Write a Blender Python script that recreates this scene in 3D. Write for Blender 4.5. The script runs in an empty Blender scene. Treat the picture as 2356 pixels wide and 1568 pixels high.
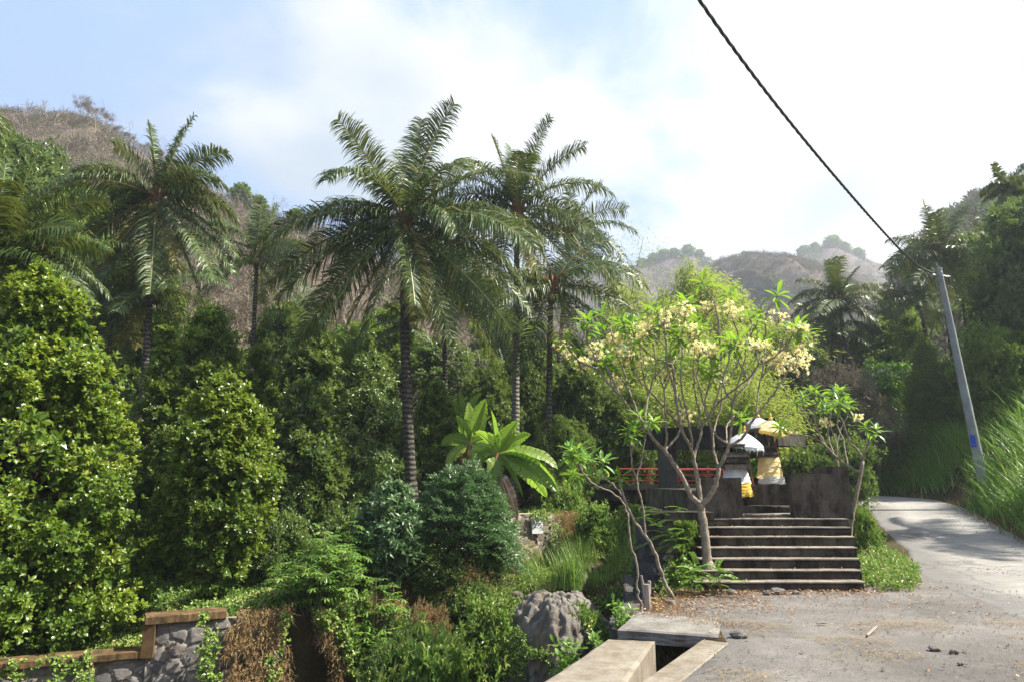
import bpy, math, random
import numpy as np
from math import radians, sin, cos, pi, sqrt, tan
from mathutils import Vector
R0 = np.random.default_rng(7)
scene = bpy.context.scene
col = scene.collection
# ------------------------------------------------------------ camera, sky, sun, exposure
HAZE = 0.0007
EYE = 1.65; PITCH = radians(11.5); FO = 1604.0
cam_d = bpy.data.cameras.new('camera'); cam = bpy.data.objects.new('camera', cam_d); col.objects.link(cam)
cam.location = (0, 0, EYE); cam.rotation_euler = (pi/2+PITCH, 0, 0)
cam_d.sensor_width = 36; cam_d.lens = 36*FO/2356; cam_d.clip_end = 5000; cam_d.clip_start = 0.1
scene.camera = cam
SUN_AZ = 88; SUN_EL = 49            # azimuth clockwise from +Y (camera forward)
world = bpy.data.worlds.new('World'); scene.world = world; world.use_nodes = True
wn = world.node_tree; wn.nodes.clear()
def wnode(t, **k):
    n = wn.nodes.new(t)
    for a, b in k.items(): setattr(n, a, b)
    return n
sky = wnode('ShaderNodeTexSky', sky_type='NISHITA', sun_disc=False)
sky.sun_elevation = radians(SUN_EL); sky.sun_rotation = radians(SUN_AZ); sky.dust_density = 2.0; sky.air_density = 1.0; sky.ozone_density = 1.0
tc = wnode('ShaderNodeTexCoord')
def wmath(op, a, b=None, clamp=False):
    n = wnode('ShaderNodeMath', operation=op, use_clamp=clamp)
    for i, v in enumerate((a, b)):
        if v is None: continue
        if isinstance(v, (int, float)): n.inputs[i].default_value = v
        else: wn.links.new(v, n.inputs[i])
    return n.outputs[0]
sep = wnode('ShaderNodeSeparateXYZ'); wn.links.new(tc.outputs['Generated'], sep.inputs[0])
# clouds lie on a flat layer: project direction to a plane
zc = wmath('MAXIMUM', sep.outputs[2], 0.06)
px_ = wmath('DIVIDE', sep.outputs[0], wmath('ADD', zc, 0.25)); py_ = wmath('DIVIDE', sep.outputs[1], wmath('ADD', zc, 0.25))
cmb = wnode('ShaderNodeCombineXYZ'); wn.links.new(px_, cmb.inputs[0]); wn.links.new(py_, cmb.inputs[1]); cmb.inputs[2].default_value = 5.7
n1 = wnode('ShaderNodeTexNoise'); n1.inputs['Scale'].default_value = 2.1; n1.inputs['Detail'].default_value = 9; n1.inputs['Roughness'].default_value = .55; n1.inputs['Distortion'].default_value = .35
wn.links.new(cmb.outputs[0], n1.inputs['Vector'])
# cover thickens to the right (towards the sun)
bias = wmath('ADD', wmath('MULTIPLY', sep.outputs[0], 0.20), 0.115)
msk = wmath('ADD', n1.outputs['Fac'], bias)
mr = wnode('ShaderNodeMapRange', interpolation_type='SMOOTHSTEP'); wn.links.new(msk, mr.inputs['Value'])
mr.inputs['From Min'].default_value = .47; mr.inputs['From Max'].default_value = .68
mxc = wnode('ShaderNodeMix', data_type='RGBA'); wn.links.new(mr.outputs[0], mxc.inputs['Factor'])
n2 = wnode('ShaderNodeTexNoise'); n2.inputs['Scale'].default_value = 1.7; n2.inputs['Detail'].default_value = 5
wn.links.new(cmb.outputs[0], n2.inputs['Vector'])
cr = wnode('ShaderNodeValToRGB'); wn.links.new(n2.outputs['Fac'], cr.inputs[0])
cr.color_ramp.elements[0].position = .42; cr.color_ramp.elements[0].color = (4.0, 4.65, 5.4, 1)
cr.color_ramp.elements[1].position = .60; cr.color_ramp.elements[1].color = (6.7, 6.8, 7.0, 1)
skm = wnode('ShaderNodeMix', data_type='RGBA'); skm.inputs['Factor'].default_value = .9
wn.links.new(sky.outputs[0], skm.inputs['A']); skm.inputs['B'].default_value = (3.0, 4.35, 7.0, 1)
wn.links.new(skm.outputs['Result'], mxc.inputs['A']); wn.links.new(cr.outputs[0], mxc.inputs['B'])
bg = wnode('ShaderNodeBackground'); bg.inputs['Strength'].default_value = 0.05
wo = wnode('ShaderNodeOutputWorld'); wn.links.new(mxc.outputs['Result'], bg.inputs[0]); wn.links.new(bg.outputs[0], wo.inputs[0])
sd = bpy.data.lights.new('sun', 'SUN'); so = bpy.data.objects.new('sun', sd); col.objects.link(so)
sd.energy = 5.0; sd.angle = radians(.55); sd.color = (1, .94, .81)
sdir = Vector((sin(radians(SUN_AZ))*cos(radians(SUN_EL)), cos(radians(SUN_AZ))*cos(radians(SUN_EL)), sin(radians(SUN_EL))))
so.rotation_euler = sdir.to_track_quat('Z', 'Y').to_euler(); so.location = (20, 0, 30)
vs = scene.view_settings; vs.view_transform = 'Standard'; vs.look = 'None'; vs.exposure = 1.6; vs.gamma = 1
scene.render.engine = 'CYCLES'
scene.cycles.max_bounces = 6; scene.cycles.diffuse_bounces = 3; scene.cycles.transmission_bounces = 4; scene.cycles.volume_bounces = 0

# ------------------------------------------------------------ pixel ray -> world
def at(u, v, Y):
    a = (u-1178)/FO; b = (784-v)/FO
    y = cos(PITCH)-b*sin(PITCH); t = Y/y
    return np.array((a*t, Y, EYE+t*(sin(PITCH)+b*cos(PITCH))))
def c6(X, Y_): return ((2050+X/1.568)*.6135, (1000+Y_/1.568)*.6135)

# ------------------------------------------------------------ noise
def _h(i, j, k):
    n = (i*374761393 + j*668265263 + k*2147483647) & 0xffffffff
    n = ((n ^ (n >> 13))*1274126177) & 0xffffffff
    n = ((n ^ (n >> 16))*2246822519) & 0xffffffff
    return (n & 0xffff)/65535.0
def vnoise(x, y, z=0.0):
    x, y, z = np.broadcast_arrays(np.asarray(x, float), np.asarray(y, float), np.asarray(z, float))
    i = np.floor(x).astype(np.int64); j = np.floor(y).astype(np.int64); k = np.floor(z).astype(np.int64)
    fx = x-i; fy = y-j; fz = z-k
    fx = fx*fx*(3-2*fx); fy = fy*fy*(3-2*fy); fz = fz*fz*(3-2*fz)
    r = 0
    for a in (0, 1):
        for b in (0, 1):
            for c in (0, 1):
                r = r + _h(i+a, j+b, k+c)*(fx if a else 1-fx)*(fy if b else 1-fy)*(fz if c else 1-fz)
    return r
def fbm(x, y, z=0.0, o=4):
    s = 0; a = .5; t = 0
    for q in range(o):
        s = s + a*vnoise(np.asarray(x)*2**q+q*17.3, np.asarray(y)*2**q-q*9.1, np.asarray(z)*2**q); t += a; a *= .5
    return s/t
def vor(x, y):
    x = np.asarray(x, float); y = np.asarray(y, float)
    i = np.floor(x).astype(np.int64); j = np.floor(y).astype(np.int64)
    f1 = np.full(x.shape, 9.); f2 = np.full(x.shape, 9.); idd = np.zeros(x.shape)
    for a in (-1, 0, 1):
        for b in (-1, 0, 1):
            cx = i+a+.1+.8*_h(i+a, j+b, i*0+3); cy = j+b+.1+.8*_h(i+a, j+b, i*0+8)
            d = np.hypot(cx-x, cy-y); hid = _h(i+a, j+b, i*0+5)
            c = d < f1
            f2 = np.where(c, f1, np.minimum(f2, d)); idd = np.where(c, hid, idd); f1 = np.where(c, d, f1)
    return f1, f2, idd
def sstep(a, b, x):
    t = np.clip((np.asarray(x, float)-a)/(b-a), 0, 1); return t*t*(3-2*t)
def nrm(v): return v/np.maximum(np.linalg.norm(v, axis=-1, keepdims=True), 1e-9)

# ------------------------------------------------------------ mesh building
class MB:
    def __init__(s): s.V = []; s.F = []; s.A = []; s.B = []; s.n = 0
    def add(s, V, F, var=0.5, k2=0.0):
        V = np.asarray(V, float).reshape(-1, 3); F = np.asarray(F, np.int64)
        s.V.append(V); s.F.append(F+s.n)
        s.A.append(np.broadcast_to(np.asarray(var, float), (len(V),))); s.B.append(np.broadcast_to(np.asarray(k2, float), (len(V),)))
        s.n += len(V); return s
    def box(s, c, d, rz=0, taper=1.0, var=.5, rx=0):
        x, y, z = d[0]/2, d[1]/2, d[2]/2
        P = np.array([(-x, -y, -z), (x, -y, -z), (x, y, -z), (-x, y, -z), (-x*taper, -y*taper, z), (x*taper, -y*taper, z), (x*taper, y*taper, z), (-x*taper, y*taper, z)])
        if rx: P = P@np.array([[1, 0, 0], [0, cos(rx), sin(rx)], [0, -sin(rx), cos(rx)]])
        P = P@np.array([[cos(rz), sin(rz), 0], [-sin(rz), cos(rz), 0], [0, 0, 1]])+np.array(c)
        return s.add(P, [(0, 3, 2, 1), (4, 5, 6, 7), (0, 1, 5, 4), (1, 2, 6, 5), (2, 3, 7, 6), (3, 0, 4, 7)], var)
    def hexa(s, P, var=.5):   # 4 bottom, 4 top
        return s.add(P, [(0, 3, 2, 1), (4, 5, 6, 7), (0, 1, 5, 4), (1, 2, 6, 5), (2, 3, 7, 6), (3, 0, 4, 7)], var)
    def tube(s, pts, rad, n=8, var=.5, cap=True):
        pts = np.asarray(pts, float); m = len(pts); rad = np.broadcast_to(np.asarray(rad, float), (m,))
        T = nrm(np.gradient(pts, axis=0)); up = np.array((0, 0, 1.)) if abs(T[0][2]) < .9 else np.array((1., 0, 0))
        a = np.cross(T[0], up); A = []
        for i in range(m):
            a = a-T[i]*np.dot(a, T[i]); a = a/max(np.linalg.norm(a), 1e-9); A.append(a)
        A = np.array(A); Bv = np.cross(T, A); th = np.arange(n)*2*pi/n
        V = pts[:, None]+rad[:, None, None]*(A[:, None]*np.cos(th)[None, :, None]+Bv[:, None]*np.sin(th)[None, :, None])
        F = [(i*n+j, i*n+(j+1) % n, (i+1)*n+(j+1) % n, (i+1)*n+j) for i in range(m-1) for j in range(n)]
        V = V.reshape(-1, 3); s.add(V, F, var)
        if cap:
            o = s.n; s.add([pts[-1]+T[-1]*rad[-1]*.3], np.zeros((0, 3)), var)
            s.F.append(np.array([(o-n+j, o-n+(j+1) % n, o) for j in range(n)]))
        return s
    def lathe(s, prof, c=(0, 0, 0), n=24, var=.5, flut=0, fa=0):
        th = np.arange(n)*2*pi/n; V = []
        for r, z in prof:
            rr = r*(1+fa*np.cos(th*flut))
            V.append(np.stack([c[0]+rr*np.cos(th), c[1]+rr*np.sin(th), np.full(n, c[2]+z)], 1))
        F = [(i*n+j, i*n+(j+1) % n, (i+1)*n+(j+1) % n, (i+1)*n+j) for i in range(len(prof)-1) for j in range(n)]
        return s.add(np.concatenate(V), F, var)
    def grid(s, P, var=.5, k2=0.0, close=False):   # P (a,b,3)
        a, b, _ = P.shape; I = np.arange(a*b).reshape(a, b)
        F = np.stack([I[:-1, :-1], I[1:, :-1], I[1:, 1:], I[:-1, 1:]], -1).reshape(-1, 4)
        return s.add(P.reshape(-1, 3), F, np.broadcast_to(var, (a, b)).ravel() if np.ndim(var) else var, np.broadcast_to(k2, (a, b)).ravel() if np.ndim(k2) else k2)
    def build(s, name, mat, parent=None, smooth=False, loc=None):
        V = np.concatenate(s.V); off = np.array(loc if loc is not None else (0, 0, 0), float); V = V-off
        q = [f for f in s.F if len(f) and f.shape[1] == 4]; t = [f for f in s.F if len(f) and f.shape[1] == 3]
        q = np.concatenate(q) if q else np.zeros((0, 4), np.int64); t = np.concatenate(t) if t else np.zeros((0, 3), np.int64)
        me = bpy.data.meshes.new(name); me.vertices.add(len(V)); me.vertices.foreach_set('co', V.astype(np.float32).ravel())
        nl = q.size+t.size; me.loops.add(nl); me.loops.foreach_set('vertex_index', np.concatenate([q.ravel(), t.ravel()]).astype(np.int32))
        me.polygons.add(len(q)+len(t))
        me.polygons.foreach_set('loop_start', np.concatenate([np.arange(len(q))*4, q.size+np.arange(len(t))*3]).astype(np.int32))
        me.polygons.foreach_set('loop_total', np.concatenate([np.full(len(q), 4), np.full(len(t), 3)]).astype(np.int32))
        for nm, L in (('var', s.A), ('k2', s.B)):
            at_ = me.attributes.new(nm, 'FLOAT', 'POINT'); at_.data.foreach_set('value', np.concatenate(L).astype(np.float32))
        me.update(calc_edges=True); me.polygons.foreach_set('use_smooth', np.full(len(me.polygons), smooth)); me.validate()
        me.materials.append(mat); o = bpy.data.objects.new(name, me); col.objects.link(o)
        o.location = off
        if parent is not None:
            o.parent = parent; o.location = Vector(off)-Vector(parent_world(parent))
        return o
_pw = {}
def parent_world(p):
    v = Vector((0, 0, 0))
    while p is not None: v += p.location; p = p.parent
    return v
def tag(o, label=None, cat=None, group=None, kind=None):
    if label: o['label'] = label
    if cat: o['category'] = cat
    if group: o['group'] = group
    if kind: o['kind'] = kind
    return o
def thing(name, loc, label, cat, group=None):
    o = bpy.data.objects.new(name, None); col.objects.link(o); o.location = tuple(float(q) for q in loc); o.empty_display_size = .2
    return tag(o, label, cat, group)
def copy_tree(o, parent=None):
    c = o.copy(); col.objects.link(c); c.parent = parent
    for ch in o.children: copy_tree(ch, c)
    return c

# ------------------------------------------------------------ materials
def newmat(name):
    m = bpy.data.materials.new(name); m.use_nodes = True; m.node_tree.nodes.clear(); return m, m.node_tree
class NT:
    def __init__(s, name): s.m, s.t = newmat(name); s.out = s.n('ShaderNodeOutputMaterial')
    def n(s, ty, **k):
        x = s.t.nodes.new(ty)
        for a, b in k.items(): setattr(x, a, b)
        return x
    def l(s, a, b): s.t.links.new(a, b)
    def attr(s, nm): return s.n('ShaderNodeAttribute', attribute_name=nm).outputs['Fac']
    def pos(s): return s.n('ShaderNodeNewGeometry').outputs['Position']
    def noise(s, sc, det=4, ro=.55, vec=None, dist=0):
        x = s.n('ShaderNodeTexNoise'); x.inputs['Scale'].default_value = sc; x.inputs['Detail'].default_value = det; x.inputs['Roughness'].default_value = ro; x.inputs['Distortion'].default_value = dist
        s.l(vec if vec is not None else s.pos(), x.inputs['Vector']); return x.outputs['Fac']
    def ramp(s, fac, stops):
        x = s.n('ShaderNodeValToRGB'); s.l(fac, x.inputs[0]); e = x.color_ramp.elements
        while len(e) < len(stops): e.new(.5)
        for i, (p, c) in enumerate(stops): e[i].position = p; e[i].color = (*c, 1)
        return x.outputs[0]
    def mix(s, f, a, b, bt='MIX'):
        x = s.n('ShaderNodeMix', data_type='RGBA', blend_type=bt)
        for v, k in ((f, 'Factor'), (a, 'A'), (b, 'B')):
            if isinstance(v, (int, float)): x.inputs[k].default_value = v
            elif isinstance(v, tuple): x.inputs[k].default_value = (*v, 1)
            else: s.l(v, x.inputs[k])
        return x.outputs['Result']
    def math(s, op, a, b=0., clamp=False):
        x = s.n('ShaderNodeMath', operation=op, use_clamp=clamp)
        for i, v in enumerate((a, b)):
            if isinstance(v, (int, float)): x.inputs[i].default_value = v
            else: s.l(v, x.inputs[i])
        return x.outputs[0]
    def bump(s, h, st=.5, d=.02):
        x = s.n('ShaderNodeBump'); x.inputs['Strength'].default_value = st; x.inputs['Distance'].default_value = d; s.l(h, x.inputs['Height']); return x.outputs[0]
    def bsdf(s, c, rough=.8, nrmo=None, spec=.3, metal=0):
        b = s.n('ShaderNodeBsdfPrincipled')
        if not isinstance(c, tuple) and not s.m.name.endswith(('leaf', 'grass', 'flower')): c = s.mix(1., c, (.8, .8, .8), 'MULTIPLY')
        if isinstance(c, tuple): b.inputs['Base Color'].default_value = (*c, 1)
        else: s.l(c, b.inputs['Base Color'])
        b.inputs['Roughness'].default_value = rough; b.inputs['Specular IOR Level'].default_value = spec; b.inputs['Metallic'].default_value = metal
        if nrmo is not None: s.l(nrmo, b.inputs['Normal'])
        return b
    def done(s, sh): s.l(sh.outputs[0], s.out.inputs[0]); return s.m
GAIN = dict(dead_leaf=1., frangipani_flower=1., dry_bush=1., far_bush=.6, far_green=.6, bamboo_leaf=.95, palm_leaf=1.2, banana_leaf=1.1, dark_leaf=2.2, dry_grass=.9, clove_leaf=1.02, clove_leaf_mid=1.6, palm_rachis=1., frangipani_leaf=1.0, bluegreen_leaf=1.25, tall_grass=1.35)
def leafmat(name, cols, tr=.35, tcol=(.25, .4, .03), rough=.35, spec=.5, objvar=.25):
    t = NT(name)
    G = GAIN.get(name, 1.3); cols = [tuple(min(q*G, .85) for q in c) for c in cols]
    st = [(i/(len(cols)-1), c) for i, c in enumerate(cols)]
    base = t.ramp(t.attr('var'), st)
    oi = t.n('ShaderNodeObjectInfo').outputs['Random']
    hv = t.n('ShaderNodeHueSaturation'); t.l(base, hv.inputs['Color']); t.l(t.math('ADD', t.math('MULTIPLY', oi, objvar), 1-objvar/2), hv.inputs['Value'])
    b = t.bsdf(hv.outputs[0], rough, None, spec)
    tl = t.n('ShaderNodeBsdfTranslucent'); mx = t.mix(.55, hv.outputs[0], tcol); t.l(mx, tl.inputs[0])
    ms = t.n('ShaderNodeMixShader'); ms.inputs[0].default_value = tr; t.l(b.outputs[0], ms.inputs[1]); t.l(tl.outputs[0], ms.inputs[2])
    return t.done(ms)
M = {}
M['clove'] = leafmat('clove_leaf', [(.05, .10, .014), (.10, .17, .022), (.17, .24, .03), (.27, .29, .035)], .36, (.34, .46, .03), .33)
M['clove2'] = leafmat('clove_leaf_mid', [(.04, .075, .014), (.085, .14, .022), (.17, .225, .035)], .38, (.34, .48, .04), .38)
M['dark'] = leafmat('dark_leaf', [(.02, .04, .013), (.042, .07, .017), (.09, .12, .027)], .34, (.26, .36, .04), .36)
M['blue'] = leafmat('bluegreen_leaf', [(.045, .085, .035), (.08, .14, .055), (.14, .20, .08)], .28, (.14, .32, .08), .4)
M['cass'] = leafmat('cassava_leaf', [(.05, .11, .022), (.10, .19, .035), (.18, .28, .05)], .35, (.26, .44, .05), .38)
M['banana'] = leafmat('banana_leaf', [(.10, .17, .025), (.17, .25, .04), (.28, .36, .07)], .45, (.35, .62, .05), .38)
M['palm'] = leafmat('palm_leaf', [(.022, .048, .014), (.04, .075, .018), (.08, .11, .022), (.22, .19, .05)], .20, (.30, .34, .05), .44, .38)
M['palmR'] = leafmat('palm_rachis', [(.12, .13, .03), (.22, .20, .05), (.25, .17, .06)], .0, (.2, .2, .1), .45)
M['bamboo'] = leafmat('bamboo_leaf', [(.10, .17, .03), (.19, .27, .045), (.33, .37, .08)], .48, (.60, .68, .12), .5)
M['frangi'] = leafmat('frangipani_leaf', [(.05, .14, .02), (.09, .22, .025), (.16, .30, .035)], .42, (.40, .62, .05), .36)
M['vine'] = leafmat('vine_leaf', [(.05, .095, .02), (.10, .17, .03), (.19, .27, .05), (.24, .22, .07)], .3, (.22, .42, .05), .45)
M['grass'] = leafmat('tall_grass', [(.04, .10, .02), (.08, .17, .03), (.14, .24, .04), (.30, .26, .10)], .35, (.26, .44, .06), .42)
M['drygr'] = leafmat('dry_grass', [(.16, .10, .05), (.30, .20, .10), (.42, .32, .17), (.12, .14, .05)], .2, (.5, .3, .12), .8, .1)
M['litter'] = leafmat('dead_leaf', [(.11, .055, .03), (.21, .11, .06), (.34, .22, .13), (.55, .46, .36)], .1, (.5, .25, .1), .7, .1)
M['flower'] = leafmat('frangipani_flower', [(.82, .62, .16), (.86, .78, .38), (.88, .85, .66)], .35, (.98, .9, .5), .6, .2)
M['bush'] = leafmat('dry_bush', [(.17, .14, .11), (.24, .195, .15), (.30, .25, .19), (.15, .18, .08)], .12, (.4, .3, .2), .9, .1)
M['farbush'] = leafmat('far_bush', [(.19, .15, .14), (.26, .20, .18), (.30, .25, .20), (.14, .18, .08)], .1, (.3, .25, .2), .9, .1)
M['fargreen'] = leafmat('far_green', [(.05, .09, .03), (.09, .14, .04), (.16, .18, .06)], .2, (.3, .4, .1), .6, .1)
def barkmat(name, a, b, sc=6, ring=0):
    t = NT(name); nz = t.noise(sc, 6, .65)
    c = t.ramp(nz, [(.3, a), (.65, b)]); h = nz
    if ring:
        sp = t.n('ShaderNodeSeparateXYZ'); t.l(t.n('ShaderNodeTexCoord').outputs['Object'], sp.inputs[0])
        w = t.math('SINE', t.math('ADD', t.math('MULTIPLY', sp.outputs[2], ring), t.math('MULTIPLY', nz, 6)))
        c = t.mix(t.math('MULTIPLY', t.math('ADD', w, 1, False), .35), c, (a[0]*.45, a[1]*.45, a[2]*.45)); h = t.math('ADD', w, nz)
    return t.done(t.bsdf(c, .85, t.bump(h, .7, .03), .2))
M['palmbark'] = barkmat('palm_bark', (.045, .038, .032), (.17, .15, .125), 7, 42)
M['palebark'] = barkmat('pale_palm_bark', (.16, .145, .12), (.36, .33, .28), 7, 42)
M['bark'] = barkmat('tree_bark', (.05, .035, .025), (.15, .115, .085), 8)
M['frbark'] = barkmat('frangipani_bark', (.17, .135, .105), (.38, .32, .255), 14)
M['bare'] = barkmat('bare_branch', (.22, .17, .15), (.38, .31, .27), 3)
M['husk'] = barkmat('coconut_husk', (.10, .09, .02), (.24, .20, .05), 5)
M['fibre'] = barkmat('palm_fibre', (.10, .05, .025), (.26, .14, .07), 12)
M['culm'] = barkmat('bamboo_culm', (.08, .10, .03), (.22, .22, .08), 4)
def concrete(name, a, b, st=(.02, .017, .014), amt=.6, sc=1.6, bmp=.5, top=None):
    t = NT(name); n_ = t.noise(sc, 8, .62); f = t.noise(28, 5, .7)
    c = t.ramp(n_, [(.3, a), (.7, b)])
    mp = t.n('ShaderNodeMapping'); mp.inputs['Scale'].default_value = (1, 1, .45); t.l(t.pos(), mp.inputs[0])
    ms = t.ramp(t.noise(3.4, 12, .74, mp.outputs[0]), [(.44, (0, 0, 0)), (.60, (1, 1, 1))])
    c = t.mix(t.math('MULTIPLY', ms, amt), c, st)
    c = t.mix(.35, c, t.ramp(f, [(.3, (.35, .35, .35)), (.7, (1, 1, 1))]), 'MULTIPLY')
    return t.done(t.bsdf(c, .9, t.bump(t.math('ADD', f, n_), bmp, .012), .15))
M['oldcon'] = concrete('shaded_blackened_concrete', (.04, .033, .028), (.15, .13, .105), (.008, .006, .005), amt=.85)  # blackened, mottled concrete; the risers' shade is put into this dark colour too
M['tread'] = concrete('sunlit_tread', (.26, .22, .18), (.40, .35, .30), (.08, .06, .045), .6)  # sunlight on the step tops painted in as a paler concrete than the risers
M['wallcon'] = concrete('shrine_wall_render', (.085, .073, .062), (.20, .172, .145), (.022, .014, .010), .75)
M['paracon'] = concrete('parapet_concrete', (.25, .215, .175), (.38, .34, .285), (.13, .085, .04), .5, 2.2)
M['beamcon'] = concrete('beam_concrete', (.035, .03, .027), (.13, .115, .10), (.008, .007, .006), amt=.8)
M['pierc'] = concrete('pier_concrete', (.085, .085, .08), (.16, .155, .14), amt=.4)
M['polec'] = concrete('pole_concrete', (.28, .30, .32), (.42, .43, .44), (.15, .15, .15), .35, 3, .2)
M['capm'] = concrete('mossy_cap', (.13, .08, .04), (.26, .16, .08), (.035, .035, .018), .75, 5)
M['slabc'] = concrete('gravelly_slab', (.22, .205, .19), (.36, .34, .31), (.07, .055, .04), .5, 3)
M['carved'] = concrete('carved_stone', (.07, .062, .055), (.20, .17, .15), amt=.55, sc=5, bmp=1)
def stonemat(name, c1, c2, mort, moss):
    t = NT(name); v = t.attr('var'); k = t.attr('k2'); f = t.noise(22, 6, .7); big = t.noise(1.1, 5, .6)
    c = t.ramp(v, [(0, c1), (1, c2)])
    c = t.mix(.5, c, t.ramp(f, [(.3, (.3, .3, .3)), (.7, (1, 1, 1))]), 'MULTIPLY')
    c = t.mix(k, c, mort)
    c = t.mix(t.math('MULTIPLY', t.ramp(big, [(.52, (0, 0, 0)), (.66, (1, 1, 1))]), .7), c, moss)
    return t.done(t.bsdf(c, .88, t.bump(f, .8, .02), .2))
M['stone'] = stonemat('river_stone_wall', (.12, .115, .115), (.32, .29, .275), (.36, .31, .26), (.15, .085, .04))
M['stone2'] = stonemat('pale_stone_wall', (.15, .125, .10), (.32, .27, .22), (.46, .40, .33), (.30, .23, .14))
M['rubble'] = stonemat('rubble_masonry', (.17, .155, .145), (.27, .25, .225), (.17, .145, .12), (.17, .12, .07))
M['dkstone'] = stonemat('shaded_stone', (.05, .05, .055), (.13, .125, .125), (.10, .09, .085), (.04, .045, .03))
def groundmat():
    t = NT('bank_soil'); c = t.ramp(t.noise(.9, 8, .65), [(.3, (.045, .035, .02)), (.5, (.09, .075, .035)), (.7, (.14, .10, .06))])
    f = t.noise(16, 6, .7); c = t.mix(.5, c, t.ramp(f, [(.3, (.3, .3, .3)), (.7, (1, 1, 1))]), 'MULTIPLY')
    return t.done(t.bsdf(c, .95, t.bump(f, 1, .05), .1))
M['soil'] = groundmat()
def yardmat(nm='gravel_dust'):
    t = NT(nm); big = t.noise(.55, 6, .6, dist=.4); md = t.noise(4, 6, .7); f = t.noise(60, 4, .75); vf = t.noise(170, 2, .6)
    c = t.ramp(big, [(.35, (.185, .172, .165)), (.5, (.24, .225, .215)), (.66, (.32, .30, .285))])
    c = t.mix(.45, c, t.ramp(md, [(.3, (.5, .48, .46)), (.7, (1.1, 1.08, 1.05))]), 'MULTIPLY')
    c = t.mix(.5, c, t.ramp(f, [(.34, (.35, .34, .34)), (.46, (1, 1, 1)), (.7, (1.25, 1.23, 1.2))]), 'MULTIPLY')
    hgt = t.math('ADD', t.math('MULTIPLY', md, 1.6), t.math('ADD', f, t.math('MULTIPLY', vf, .5)))
    return t.done(t.bsdf(c, .93, t.bump(hgt, .9, .02), .15))
M['yard'] = yardmat()
def roadmat():
    t = NT('worn_concrete_road'); big = t.math('ADD', t.noise(.5, 8, .66), t.math('MULTIPLY', t.math('SUBTRACT', t.attr('k2'), 1.), .45)); md = t.noise(5, 7, .7); f = t.noise(70, 4, .7)
    c = t.ramp(big, [(.15, (.215, .205, .20)), (.35, (.30, .285, .27)), (.65, (.42, .40, .38))])
    c = t.mix(.4, c, t.ramp(md, [(.3, (.5, .49, .47)), (.65, (1.05, 1.05, 1.05))]), 'MULTIPLY')
    c = t.mix(.4, c, t.ramp(f, [(.3, (.45, .45, .45)), (.55, (1, 1, 1))]), 'MULTIPLY')
    vx = t.n('ShaderNodeTexVoronoi', feature='DISTANCE_TO_EDGE'); vx.inputs['Scale'].default_value = .42
    dv = t.n('ShaderNodeVectorMath', operation='ADD'); t.l(t.pos(), dv.inputs[0])
    nc = t.n('ShaderNodeTexNoise'); nc.inputs['Scale'].default_value = 1.3; nc.inputs['Detail'].default_value = 6; t.l(t.pos(), nc.inputs['Vector']); t.l(nc.outputs['Color'], dv.inputs[1]); t.l(dv.outputs[0], vx.inputs['Vector'])
    cr_ = t.ramp(vx.outputs['Distance'], [(.003, (1, 1, 1)), (.010, (0, 0, 0))])
    c = t.mix(t.math('MULTIPLY', cr_, .55), c, (.09, .08, .07))
    return t.done(t.bsdf(c, .9, t.bump(t.math('ADD', md, f), .6, .012), .15))
M['road'] = roadmat()
def hillmat(name, a, b, g, sc):
    t = NT(name); n_ = t.noise(sc, 10, .7); c = t.ramp(n_, [(.3, a), (.6, b)])
    c = t.mix(t.ramp(t.noise(sc*.35, 6, .65), [(.5, (0, 0, 0)), (.68, (1, 1, 1))]), c, g)
    return t.done(t.bsdf(c, .95, t.bump(t.noise(sc*3, 8, .75), 1, 1.0), .05))
M['hill'] = hillmat('dry_hillside', (.14, .11, .08), (.25, .20, .15), (.13, .14, .07), .25)
M['farhill'] = hillmat('far_hillside', (.10, .08, .075), (.18, .14, .125), (.06, .08, .045), .045)
def simple(name, c, rough=.6, spec=.4, metal=0, nz=0):
    t = NT(name)
    cc = t.mix(nz, c, t.ramp(t.noise(9, 6, .7), [(.3, (.3, .28, .25)), (.7, (1, 1, 1))]), 'MULTIPLY') if nz else c
    return t.done(t.bsdf(cc, rough, None, spec, metal))
M['red'] = simple('red_painted_steel', (.55, .035, .03), .45, .5, 0, .3)
M['cable'] = simple('black_cable', (.035, .032, .03), .5)
M['iron'] = simple('galvanised_iron', (.35, .36, .37), .45, .5, .6, .4)
M['blue_p'] = simple('blue_mark', (.02, .06, .45), .6)
M['ink'] = simple('plaque_ink', (.08, .09, .12), .7)
M['plaque'] = simple('plaque_enamel', (.70, .72, .75), .5, .4, 0, .2)
def cloth(name, c, trc, w=9, tr=.3):
    t = NT(name); wv = t.n('ShaderNodeTexNoise'); wv.inputs['Scale'].default_value = w; wv.inputs['Detail'].default_value = 4
    mp = t.n('ShaderNodeMapping'); mp.inputs['Scale'].default_value = (1, 1, 3); t.l(t.pos(), mp.inputs[0]); t.l(mp.outputs[0], wv.inputs['Vector'])
    b = t.bsdf(c, .85, t.bump(wv.outputs['Fac'], .5, .03), .1)
    tl = t.n('ShaderNodeBsdfTranslucent'); tl.inputs[0].default_value = (*trc, 1)
    ms = t.n('ShaderNodeMixShader'); ms.inputs[0].default_value = tr; t.l(b.outputs[0], ms.inputs[1]); t.l(tl.outputs[0], ms.inputs[2]); return t.done(ms)
M['white'] = cloth('white_cloth', (.74, .74, .78), (.8, .8, .85))
M['yellow'] = cloth('yellow_cloth', (.86, .72, .40), (.9, .7, .3))
M['gold'] = cloth('golden_cloth', (.82, .58, .12), (.9, .6, .1))
M['goldtrim'] = simple('gold_trim', (.80, .52, .10), .6, .3, 0)
M['woodp'] = simple('red_brown_shaft', (.20, .06, .03), .5)

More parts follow.
